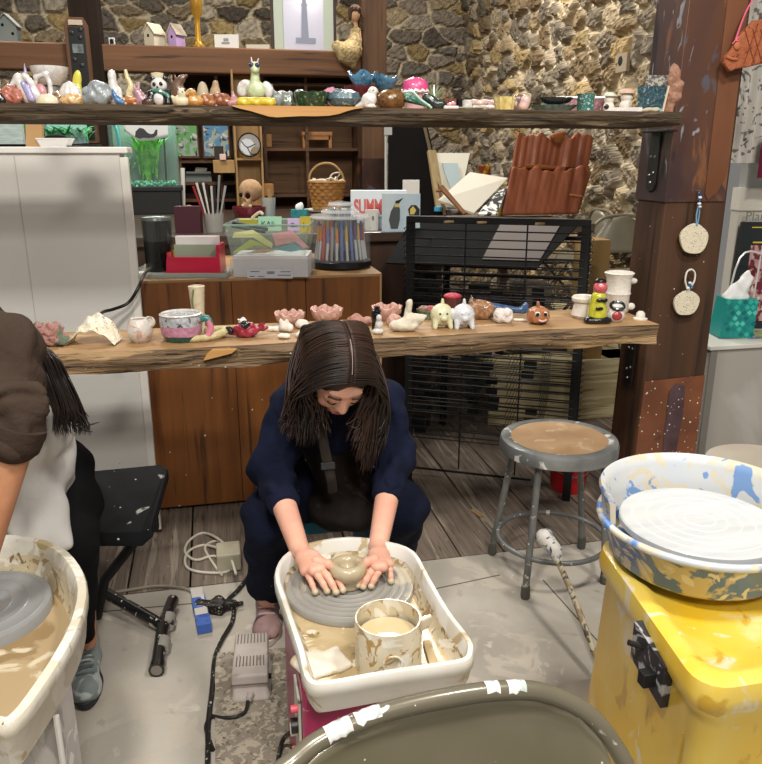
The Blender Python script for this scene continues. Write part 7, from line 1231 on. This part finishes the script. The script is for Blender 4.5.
def smear_patch(px0, px1, a0, a1, seed):
    """thin crust of dried clay on the upper side of the tube"""
    k0 = min(range(len(cl)), key=lambda j: abs((cl[j] + fo_ - Y(px0, 720, .9)).x)); k1 = min(range(len(cl)), key=lambda j: abs((cl[j] + fo_ - Y(px1, 695, .9)).x)); k0, k1 = min(k0, k1), max(k0, k1); r = random.Random(seed); g = G(); m = 10
    for i in range(k0, k1 + 1):
        t = (cl[min(i + 1, len(cl) - 1)] - cl[max(i - 1, 0)]).normalized(); up = Vector((0, .2, 1)); sd = t.cross(up).normalized(); up = sd.cross(t).normalized(); e0, e1 = a0 + r.uniform(-14, 14), a1 + r.uniform(-14, 14)
        for j in range(m + 1): an = R(e0 + (e1 - e0) * j / m); rr = .0150 + .0009 * math.sin(j * PI / m); g.v.append(tuple(cl[i] + sd * math.cos(an) * rr + up * math.sin(an) * rr))
    g.f = [(i * (m + 1) + j, i * (m + 1) + j + 1, (i + 1) * (m + 1) + j + 1, (i + 1) * (m + 1) + j) for i in range(k1 - k0) for j in range(m)]
    mesh('clay_smear', g, smear, fc)
smear_patch(326, 352, -10, 110, 1); smear_patch(356, 380, 10, 100, 2); smear_patch(490, 503, 20, 120, 3); smear_patch(512, 530, 10, 110, 4)

# ------------------------------------------------------------------ people
skin = mat('#dba993', .5, var='#d29a85', vs=14, sss=.12, bump=.04, bs=90); skin2 = mat('#bd8866', .5, var='#b27b5a', vs=14, sss=.12)
def T(p, M): return tuple(M @ Vector(p))
def tf(prims, M):
    """carry capsule and ellipsoid prims through a rigid transform"""
    o = []; e = M.to_euler()
    for p in prims:
        s = p[0]
        if s.lstrip('-') == 'c': a = T(p[1:4], M); b = T(p[4:7], M); o.append((s,) + a + b + tuple(p[7:9]))
        else:
            c = T(p[1:4], M); q = (M.to_3x3() @ (Matrix.Rotation(R(p[7][2]), 3, 'Z') @ Matrix.Rotation(R(p[7][1]), 3, 'Y') @ Matrix.Rotation(R(p[7][0]), 3, 'X') if len(p) > 7 else Matrix.Identity(3))).to_euler()
            o.append((s,) + c + tuple(p[4:7]) + (tuple(math.degrees(v) for v in q),))
    return o
def hand(wrist, knuckles, tips, thumb, up=Vector((0, 0, 1)), r=.0085, elbow=None, er=.036, wr=.024):
    """palm and five separate fingers. knuckles and tips: four points each, index to little; thumb: three joints"""
    P = [('c', *elbow, *wrist, er, wr)] if elbow else []
    W = Vector(wrist)
    for i, k in enumerate(knuckles):
        P.append(('c', *(W + (Vector(k) - W) * .15), *k, .0135, .0125))
    P.append(('c', *(W + (Vector(knuckles[0]) - W) * .5), *(W + (Vector(knuckles[3]) - W) * .5), .015, .014))
    palm = sdf(P, res=.0034, k=.012)
    P2 = []
    g = palm
    for i, (k, t) in enumerate(zip(knuckles, tips)):
        k, t = Vector(k), Vector(t); L = (t - k).length; m1 = k.lerp(t, .42) + up * L * .12; m2 = k.lerp(t, .75) + up * L * .09; q = r * (1, 1.02, .98, .86)[i]
        g.join(sdf([('c', *k.lerp(W, .12), *m1, q * 1.12, q), ('c', *m1, *m2, q, q * .93), ('c', *m2, *t, q * .93, q * .80)], res=.0025, k=.003))
        d = (t - m2).normalized(); s_ = d.cross(up).normalized(); n_ = s_.cross(d).normalized()
    a, b, c = [Vector(v) for v in thumb]; g.join(sdf([('c', *a, *b, .0145, .0105), ('c', *b, *c, .0105, .0085)], res=.0025, k=.004)); return g
def face_prims(M, sc=1.0, closed=True):
    P = [('e', 0, .012, .030, .073, .092, .085), ('e', 0, -.020, -.030, .056, .064, .062), ('e', 0, -.048, -.068, .030, .030, .026), ('e', 0, -.030, .0, .062, .060, .055),
         ('e', .036, -.052, -.030, .022, .022, .022), ('e', -.036, -.052, -.030, .022, .022, .022),
         ('e', 0, -.074, .034, .045, .014, .010), ('-e', .030, -.092, .010, .014, .012, .009), ('-e', -.030, -.092, .010, .014, .012, .009),
         ('e', .030, -.070, .008, .0145, .013, .0115), ('e', -.030, -.070, .008, .0145, .013, .0115),
         ('c', 0, -.080, .018, 0, -.101, -.016, .0075, .0095), ('e', .010, -.090, -.020, .007, .008, .006), ('e', -.010, -.090, -.020, .007, .008, .006),
         ('e', 0, -.080, -.043, .019, .012, .0055), ('e', 0, -.078, -.053, .017, .012, .0065), ('e', .074, .012, -.004, .008, .018, .028), ('e', -.074, .012, -.004, .008, .018, .028)]
    return tf([tuple([p[0]] + [v * sc for v in p[1:]]) for p in P], M)
# --- the girl at the wheel
HC = Y(338, 373, 1.86); HM = Matrix.Translation(HC) @ Matrix.Rotation(R(7), 4, 'Z') @ Matrix.Rotation(R(4), 4, 'Y') @ Matrix.Rotation(R(47), 4, 'X')
girl = thing('person', 'person with long dark hair in navy sweatshirt, hands round clay on middle wheel', 'person', (.32, 2.2, 0)); GO = Vector(girl.location)
SL, SR = Y(293, 408, 2.03), Y(381, 404, 2.01); EL, ER = Y(272, 470, 1.99), Y(395, 455, 1.98); WL, WR = Y(299, 548, 1.70), Y(378, 546, 1.70)
PE = Vector((.32, 2.40, .52)); NK = Vector((HC.x + .01, 2.0, .915)); CHt = Vector((.315, 2.13, .78))
KL, KR = Y(270, 517, 2.05), Y(401, 508, 2.05); AL, AR = Vector((Z(270, 620, .1).x, 2.23, .11)), Vector((.53, 2.25, .11))
body = face_prims(HM)
body += [('c', *T((0, .03, -.03), HM), *NK, .046, .05), ('c', *NK, *CHt, .06, .10), ('c', *CHt, *PE, .11, .12), ('c', *NK, *SL, .05, .045), ('c', *NK, *SR, .05, .045),
         ('c', *SL, *EL, .042, .036), ('c', *SR, *ER, .042, .036), ('c', *PE, *KL, .075, .05), ('c', *PE, *KR, .075, .05), ('c', *KL, *AL, .048, .034), ('c', *KR, *AR, .048, .034)]
g = sdf(body, res=.0058, k=.012)
kz = .535
lk = [Z(328, 566, 0.5680), Z(321, 569, 0.5730), Z(313, 571, 0.5720), Z(305, 571, 0.5650)]
lt = [Z(343, 590, 0.5350), Z(336, 592, 0.5350), Z(327, 591, 0.5340), Z(315, 592, 0.5320)]
rk = [Z(370, 565, 0.5680), Z(376, 567, 0.5730), Z(383, 567, 0.5720), Z(389, 564, 0.5650)]
rt = [Z(358, 585, 0.5350), Z(363, 586.5, 0.5350), Z(371, 586, 0.5340), Z(391, 581, 0.5320)]
g.join(hand(WL, lk, lt, [Z(317, 562, 0.5800), Z(328, 564, 0.5820), Z(336, 571, 0.5650)], elbow=EL, er=.04, wr=.025))
g.join(hand(WR, rk, rt, [Z(374, 560, 0.5800), Z(367, 562, 0.5820), Z(361, 570, 0.5650)], elbow=ER, er=.04, wr=.025))
g.xf(Matrix.Translation(-GO)); gb_ = mesh('body', g, skin, girl, ang=180)
nails = G()
for t_ in lt + rt:
    n_ = Vector(t_) + Vector((0, -.002, .0055)) - GO; nails.ell(tuple(n_), (.0052, .0058, .0022), 8, (25, 0, 0))
for i_, t_ in enumerate(lt + rt): mesh('clay_fingertip', G().ell(tuple(Vector(t_) - GO), (.0088, .0095, .0082), 12), mat('#bfb29a', .5, var='#a89878', vs=60), gb_)
# face details
blk_lash = mat('#2a1c18', .7); lip = mat('#a8605a', .45)
def arc(pts, r, m, nm, par, M, off): mesh(nm, G().tube([Vector(T(p, M)) - off for p in pts], r, 6), m, par)
for s in (-1, 1):
    arc([(s * .017, -.086, .002), (s * .030, -.0885, -.001), (s * .043, -.080, .003)], .0016, blk_lash, 'eyelashes', gb_, HM, GO)
    arc([(s * .014, -.091, .030), (s * .030, -.091, .034), (s * .046, -.080, .029)], .0026, mat('#35241c', .8), 'eyebrow', gb_, HM, GO)
arc([(-.018, -.087, -.047), (-.006, -.093, -.044), (.006, -.093, -.044), (.018, -.087, -.047)], .0035, lip, 'lips', gb_, HM, GO)
# clothing
navy = mat('#0d1226', .9, var='#131930', vs=5, bump=.6, bs=35); pant = mat('#0d1223', .9, var='#12182c', vs=6, bump=.5, bs=40, spots=('#b9b9bb', 30, .07))
CL, CR = EL.lerp(WL, .42), ER.lerp(WR, .44)
sw = [('c', *NK, *CHt, .085, .135), ('c', *CHt, *(PE + Vector((0, -.03, .1))), .135, .145), ('c', *(NK + Vector((-.03, .02, -.02))), *SL, .065, .066), ('c', *(NK + Vector((.03, .02, -.02))), *SR, .065, .066),
      ('c', *SL, *EL, .066, .056), ('c', *SR, *ER, .066, .058), ('c', *EL, *CL, .058, .043), ('c', *ER, *CR, .058, .042), ('e', *(EL + Vector((-.012, 0, .02))), .055, .055, .06), ('e', *(ER + Vector((.008, 0, .01))), .055, .055, .06),
      ('-e', *T((0, -.035, -.05), HM), .085, .10, .075)]
for A_, B_, n_, rr0 in ((EL, CL, 4, .050), (ER, CR, 4, .050), (SL, EL, 3, .060), (SR, ER, 3, .060)):
    for i_ in range(n_):
        q = A_.lerp(B_, (i_ + .6) / (n_ + .5)); d_ = (B_ - A_).normalized(); sd_ = d_.cross(Vector((0, 1, .4))).normalized(); sw.append(('c', *(q - sd_ * .03 + d_ * .012 + Vector((0, -.028, 0))), *(q + sd_ * .03 - d_ * .006 + Vector((0, -.026, 0))), rr0 * .36, rr0 * .3))
g = sdf(sw, res=.0065, k=.016, nz=.006, ns=42)
mesh('sweatshirt', g.xf(Matrix.Translation(-GO)), navy, girl, ang=180)
for c_, w_, e_ in ((CL, WL, EL), (CR, WR, ER)):
    d = (w_ - e_).normalized(); mesh('cuff', G().tube([c_ - GO - d * .012, c_ - GO + d * .006, c_ - GO + d * .024, c_ - GO + d * .030], [.044, .0445, .040, .036], 20, smooth=False), navy, girl, ang=60)
pn = [('c', *PE, *KL, .105, .078), ('c', *PE, *KR, .105, .078), ('c', *KL, *(AL + Vector((0, 0, .045))), .078, .062), ('c', *KR, *(AR + Vector((0, 0, .045))), .078, .062), ('e', *PE, .16, .13, .11)]
mesh('trousers', sdf(pn, res=.008, k=.03, nz=.006, ns=30).xf(Matrix.Translation(-GO)), pant, girl, ang=180)
apm = mat('#1f1917', .85, var='#1a1513', vs=8, splat=('#332c28', 12, .36), bump=.3, bs=40)
A1_, A2_ = Y(327, 470, 1.99), Y(385, 500, 2.02)
mesh('apron', sdf([('c', *(CHt + Vector((0, -.01, -.08))), *Y(345, 490, 2.12), .09, .085), ('e', *Y(352, 503, 2.10), .14, .10, .06, (18, 0, 0)), ('c', *Y(372, 505, 2.06), *Y(330, 512, 2.12), .06, .06)], res=.008, k=.03, nz=.004, ns=40).xf(Matrix.Translation(-GO)), apm, girl, ang=180)
sp1 = [Y(317, 412, 1.90), Y(321, 430, 1.90), Y(326, 455, 1.905), Y(331, 478, 1.91), Y(333, 492, 1.96)]
st_ = mesh('apron_strap', G().tube([p - GO for p in sp1], .0135, 8, flat=.30), mat('#3b3430', .7, var='#2d2724', vs=20), girl)
bcl = Y(328, 466, 1.897) - GO; mesh('strap_buckle', G().box(tuple(bcl), (.020, .004, .010), (-20, 0, 0)), mat('#1b1918', .4), st_, smooth=False, bevel=.002)
# shoes
def shoe(name, par, heel, toe, m, msole, mlace, off, h=.085, w=.042, high=False):
    d = (toe - heel); L = d.length; d.normalize(); a = math.atan2(d.y, d.x); Mx = Matrix.Translation(heel - off) @ Matrix.Rotation(a, 4, 'Z')
    up_ = [('c', .04, 0, .045, L - .055, 0, .032, w * .85, w * .78), ('c', .035, 0, .05, .045, 0, h, w * .84, w * .80), ('e', L - .06, 0, .035, .055, w, .032)] + ([('c', .04, 0, h, .035, 0, h + .03, w * .8, w * .8)] if high else [])
    t = mesh(name, sdf(up_ + [('-e', .04, 0, h + (.075 if high else .045), .045, w * .62, .05)], res=.005, k=.02).xf(Mx), m, par, ang=180)
    so_ = [(L * .5 + (L * .5) * math.cos(q) , (w * (1.02 if math.cos(q) > 0 else .86)) * math.sin(q)) for q in [i * PI / 12 for i in range(24)]]
    mesh('sole', G().prism(so_, .024, 'z').xf(Mx @ Matrix.Translation((0, 0, .002))), msole, t, bevel=.003)
    for i in range(5): x_ = .085 + i * .022; z_ = .094 - i * .011 + (.012 if high else 0); mesh('lace', G().tube([(x_, -w * .55, z_ - .006), (x_ + .008, 0, z_ + .002), (x_, w * .55, z_ - .006)], .0032, 6).xf(Mx), mlace, t)
    return t
shp = mat('#b5938f', .7, var='#8f7476', vs=18, splat=('#5d4a52', 22, .38)); shoe('shoe', girl, Vector((AL.x + .01, 2.33, 0)), Vector((Z(270, 640).x - .015, 2.11, 0)), shp, mat('#c9b9b4', .6), mat('#cdb4b2', .7), GO, .095, .045)
shoe('shoe', girl, Vector((AR.x, 2.35, 0)), Vector((AR.x + .02, 2.12, 0)), shp, mat('#c9b9b4', .6), mat('#cdb4b2', .7), GO, .095, .045)
# hair: a cap, two falling masses, and many locks that follow the head from the parting
hairm = mat('#170f0b', .5, var='#38241a', vs=9, stretch=(1, 1, .3))
def hair(name, par, capp, masses, locks, off, m, k=.02):
    g = sdf(capp + masses, res=.0062, k=k, nz=.003, ns=60)
    for pts, r in locks: g.join(G().tube(pts, r, 6, sub=4, flat=.6))
    return mesh(name, g.xf(Matrix.Translation(-off)), m, par, ang=180)
cap = tf([('e', 0, .016, .040, .083, .099, .091), ('e', 0, .035, -.005, .082, .085, .080), ('-e', .006, -.108, -.006, .052, .062, .080)], HM)
LA, LB, LC_ = Vector(T((-.078, .0, .02), HM)), Y(300, 412, 1.86), Y(311, 436, 1.84)
RA, RB, RD_ = Vector(T((.080, -.01, .02), HM)), Y(376, 420, 1.87), Y(371, 462, 1.84)
mass = [('c', *(LA + Vector((.01, .03, 0))), *Y(302, 400, 1.90), .022, .036), ('c', *Y(302, 400, 1.90), *Y(300, 422, 1.89), .034, .016), ('c', *Y(316, 405, 1.90), *Y(310, 426, 1.88), .024, .012),
        ('c', *(RA + Vector((-.01, .03, 0))), *Y(375, 410, 1.90), .022, .036), ('c', *Y(375, 410, 1.90), *Y(370, 448, 1.88), .034, .010), ('c', *T((0, .075, -.01), HM), *(NK + Vector((0, .06, .02))), .055, .06)]
locks = []; r_ = random.Random(12)
for i in range(620):
    s = -1 if i % 2 else 1; u = r_.random(); y0 = -.075 + .172 * u
    zt = .040 + .094 * math.sqrt(max(.12, 1 - ((y0 - .016) / .101) ** 2)); w_ = r_.uniform(.97, 1.05)
    p0 = (s * .004, y0, zt * 1.01 + .001); pts = [Vector(T(p0, HM))]
    for a in (32, 62, 88): q = R(a); pts.append(Vector(T((s * .083 * math.sin(q) * w_ * 1.02, y0 * (1 + .05 * a / 90) + .01 * a / 90, .040 + (zt - .040) * math.cos(q) * w_ - .012 * (a / 90) ** 2), HM)))
    v = r_.random()
    if s < 0: e1 = Y(287 + 36 * v + r_.uniform(-4, 4), r_.uniform(398, 412), 1.825 + .09 * r_.random()); e2 = Y(281 + 48 * v + r_.uniform(-6, 6), 414 + 26 * (1 - abs(v - .5)) + r_.uniform(-14, 10), 1.815 + .08 * r_.random())
    else: e1 = Y(358 + 30 * v + r_.uniform(-3, 3), r_.uniform(405, 425), 1.825 + .08 * r_.random()); e2 = Y(350 + 32 * v + r_.uniform(-6, 6), 424 + 48 * (1 - abs(v - .55) * 1.3) + r_.uniform(-22, 6), 1.815 + .06 * r_.random())
    pts += [pts[-1].lerp(e1, .5) + Vector((s * .012, 0, 0)), e1, e2]
    locks.append((pts, [.0014, .0026, .0032, .0036, .0036, .0034, .0006]))
hair('hair', girl, cap, mass, locks, GO, hairm)
mesh('hair_parting', G().tube([Vector(T((.0, y_, .040 + .094 * math.sqrt(1 - ((y_ - .016) / .101) ** 2) + .0025), HM)) - GO for y_ in (-.060, -.04, -.02, .0, .02)], .0009, 5), mat('#a9918a', .7), gb_)
tag(mesh('low_stool', G().bb(-.16, .16, -.15, .15, .33, .375).bb(-.14, -.11, -.13, .13, 0, .33).bb(.11, .14, -.13, .13, 0, .33).bb(-.11, .11, -.012, .012, .10, .14), mat('#1d6f8a', .5, var='#185f78', vs=8), None, (.33, 2.36, 0), smooth=False, bevel=.004), 'low teal stool under the girl in navy', 'stool')

# --- the person in brown at the left edge
man = thing('person', 'person in brown top and white apron seated at the left edge', 'person', (-.50, 2.1, 0)); MO = Vector(man.location)
mS, mE, mW = Y(-2, 352, 1.70), Y(18, 432, 1.60), Y(-16, 560, 1.58); mH = Vector((-.80, 1.70, 1.24)); mP = Y(52, 505, 2.22); mP.z = .62
mK, mA = Y(72, 545, 1.99), Vector((Z(86, 650, .1).x - .005, 2.10, .12)); mC = Y(10, 400, 1.98)
HM2 = Matrix.Translation(mH) @ Matrix.Rotation(R(-50), 4, 'Z') @ Matrix.Rotation(R(35), 4, 'X')
b2 = face_prims(HM2) + [('c', *T((0, .03, -.05), HM2), *(mS + Vector((-.10, .10, .04))), .05, .06), ('c', *(mS + Vector((-.08, .12, 0))), *mC, .07, .09), ('c', *mC, *mP, .09, .10), ('c', *mS, *mE, .05, .036), ('c', *mP, *mK, .085, .06), ('c', *mK, *mA, .052, .036),
      ('c', *mP, *(mK + Vector((-.28, .05, 0))), .085, .06), ('c', *(mK + Vector((-.28, .05, 0))), *(mA + Vector((-.28, .05, 0))), .052, .036), ('c', *(mS + Vector((-.32, .10, 0))), *(mE + Vector((-.36, .12, 0))), .05, .04), ('c', *(mE + Vector((-.36, .12, 0))), -.68, 1.74, .60, .04, .028)]
g = sdf(b2, res=.008, k=.015)
def M_(x, y, z): return Vector((x, y, z))
hw_ = Vector(mW); g.join(hand(hw_, [hw_ + M_(-.035, -.012, -.035), hw_ + M_(-.030, .008, -.038), hw_ + M_(-.024, .026, -.038), hw_ + M_(-.016, .040, -.036)][:4], [hw_ + M_(-.095, -.02, -.06), hw_ + M_(-.095, .006, -.062), hw_ + M_(-.085, .032, -.062), hw_ + M_(-.065, .052, -.06)], [hw_ + M_(-.01, -.02, -.02), hw_ + M_(-.03, -.04, -.03), hw_ + M_(-.055, -.052, -.045)], elbow=mE, er=.038, wr=.026))
h2 = Vector((-.68, 1.74, .60)); g.join(hand(h2, [h2 + M_(.03, -.02, -.03), h2 + M_(.024, -.034, -.03), h2 + M_(.01, -.04, -.03), h2 + M_(-.006, -.042, -.03)], [h2 + M_(.07, -.05, -.055), h2 + M_(.055, -.075, -.055), h2 + M_(.03, -.085, -.055), h2 + M_(.0, -.08, -.055)], [h2 + M_(.02, .0, -.01), h2 + M_(.045, .01, -.025), h2 + M_(.065, .0, -.04)]))
mb_ = mesh('body', g.xf(Matrix.Translation(-MO)), skin2, man, ang=180)
brn = mat('#3f322a', .9, var='#352a23', vs=5, bump=.5, bs=40)
mCu = Y(16, 439, 1.595)
sl_ = [('c', *mS, *Y(8, 400, 1.64), .088, .072), ('c', *Y(8, 400, 1.64), *mCu, .072, .054), ('c', *mS, *(mS + Vector((-.32, .10, 0))), .09, .09), ('c', *(mS + Vector((-.12, .10, .02))), *(mC + Vector((-.05, .02, .1))), .11, .12),
       ('c', *(mS + Vector((-.32, .10, 0))), *(mE + Vector((-.36, .12, 0))), .08, .06)]
for i_, yy in enumerate((388, 399, 409, 418, 427, 436)): sl_.append(('c', *Y(-18, yy + (9 if i_ % 2 else 2), 1.565), *Y(44 - abs(i_ - 2) * 2.2, yy, 1.595), .013, .012))
mesh('brown_top', sdf(sl_, res=.0065, k=.010, nz=.005, ns=46).xf(Matrix.Translation(-MO)), brn, man, ang=180)
d = (mW - mE).normalized(); mesh('cuff', G().tube([mCu - MO - d * .03, mCu - MO, mCu - MO + d * .02, mCu - MO + d * .026], [.054, .053, .050, .044], 24, smooth=False), brn, man, ang=60)
wap = mat('#d8d6d2', .85, var='#cdcac6', vs=5, bump=.5, bs=16)
mesh('white_apron', sdf([('c', *Y(22, 420, 2.02), *Y(28, 500, 2.10), .125, .115), ('c', *Y(64, 428, 2.02), *Y(48, 470, 2.04), .028, .05), ('c', *Y(30, 470, 2.02), *Y(40, 538, 1.92), .09, .065), ('c', *Y(55, 515, 1.94), *Y(66, 543, 1.90), .025, .010)], res=.008, k=.03, nz=.006, ns=32).xf(Matrix.Translation(-MO)), wap, man, ang=180)
blp = mat('#0c0c0e', .9, bump=.3, bs=40)
mesh('black_trousers', sdf([('c', *mP, *Y(66, 505, 2.12), .10, .098), ('c', *Y(66, 505, 2.12), *mK, .090, .070), ('c', *mK, *(mA + Vector((0, -.03, .05))), .068, .040), ('e', *Y(72, 465, 2.18), .06, .09, .06), ('c', *mP, *(mK + Vector((-.28, .05, 0))), .11, .075), ('c', *(mK + Vector((-.28, .05, 0))), *(mA + Vector((-.28, .05, .05))), .072, .045)], res=.008, k=.025, nz=.003, ns=40).xf(Matrix.Translation(-MO)), blp, man, ang=180)
gsh = mat('#8d9796', .7, var='#6f7a7a', vs=14, splat=('#b5bcba', 12, .42)); gso = mat('#2a2c2e', .6); gla = mat('#5f6a6b', .7)
shoe('sneaker', man, Vector((mA.x - .005, 2.16, 0)), Vector((Z(86, 712).x, 1.93, 0)), gsh, gso, gla, MO, .10, .043, True)
shoe('sneaker', man, Vector((mA.x - .28, 2.2, 0)), Vector((Z(86, 712).x - .28, 1.98, 0)), gsh, gso, gla, MO, .10, .043, True)
dkh = mat('#15100f', .4, var='#241a18', vs=10, coat=.12)
cap2 = tf([('e', 0, .016, .040, .083, .101, .094), ('e', 0, .035, -.005, .082, .085, .080), ('-e', 0, -.105, -.03, .056, .060, .078)], HM2)
m2 = [('c', *T((.05, .06, .03), HM2), *Y(0, 352, 1.94), .05, .04), ('c', *Y(0, 352, 1.94), *Y(34, 362, 1.95), .04, .028), ('c', *Y(34, 362, 1.95), *Y(58, 385, 1.95), .028, .024), ('c', *Y(58, 385, 1.95), *Y(70, 412, 1.94), .024, .016)]
lk2 = []
for i in range(280):
    v = r_.random(); a = Vector(T((r_.uniform(-.04, .08), r_.uniform(.02, .11), r_.uniform(-.02, .11)), HM2)); q = [1.88 + .06 * r_.random() for _ in range(4)]
    lk2.append(([a, Y(-2 + 26 * v, 342, q[0]), Y(30 + 26 * v, 348 + 8 * v, q[1]), Y(44 + 27 * v, 382, q[2]), Y(52 + 31 * v, 408, q[2]), Y(55 + 34 * v + r_.uniform(-5, 6), 428 + r_.uniform(-12, 8), q[3])], [.002, .004, .004, .0038, .0034, .0006]))
lk2 += [([Y(76, 405, 1.92), Y(84, 424, 1.92), Y(100, 422, 1.92)], [.005, .004, .0006]), ([Y(70, 400, 1.92), Y(78, 426, 1.92), Y(93, 432, 1.92)], [.005, .004, .0006])]
hair('hair', man, cap2, m2, lk2, MO, dkh)
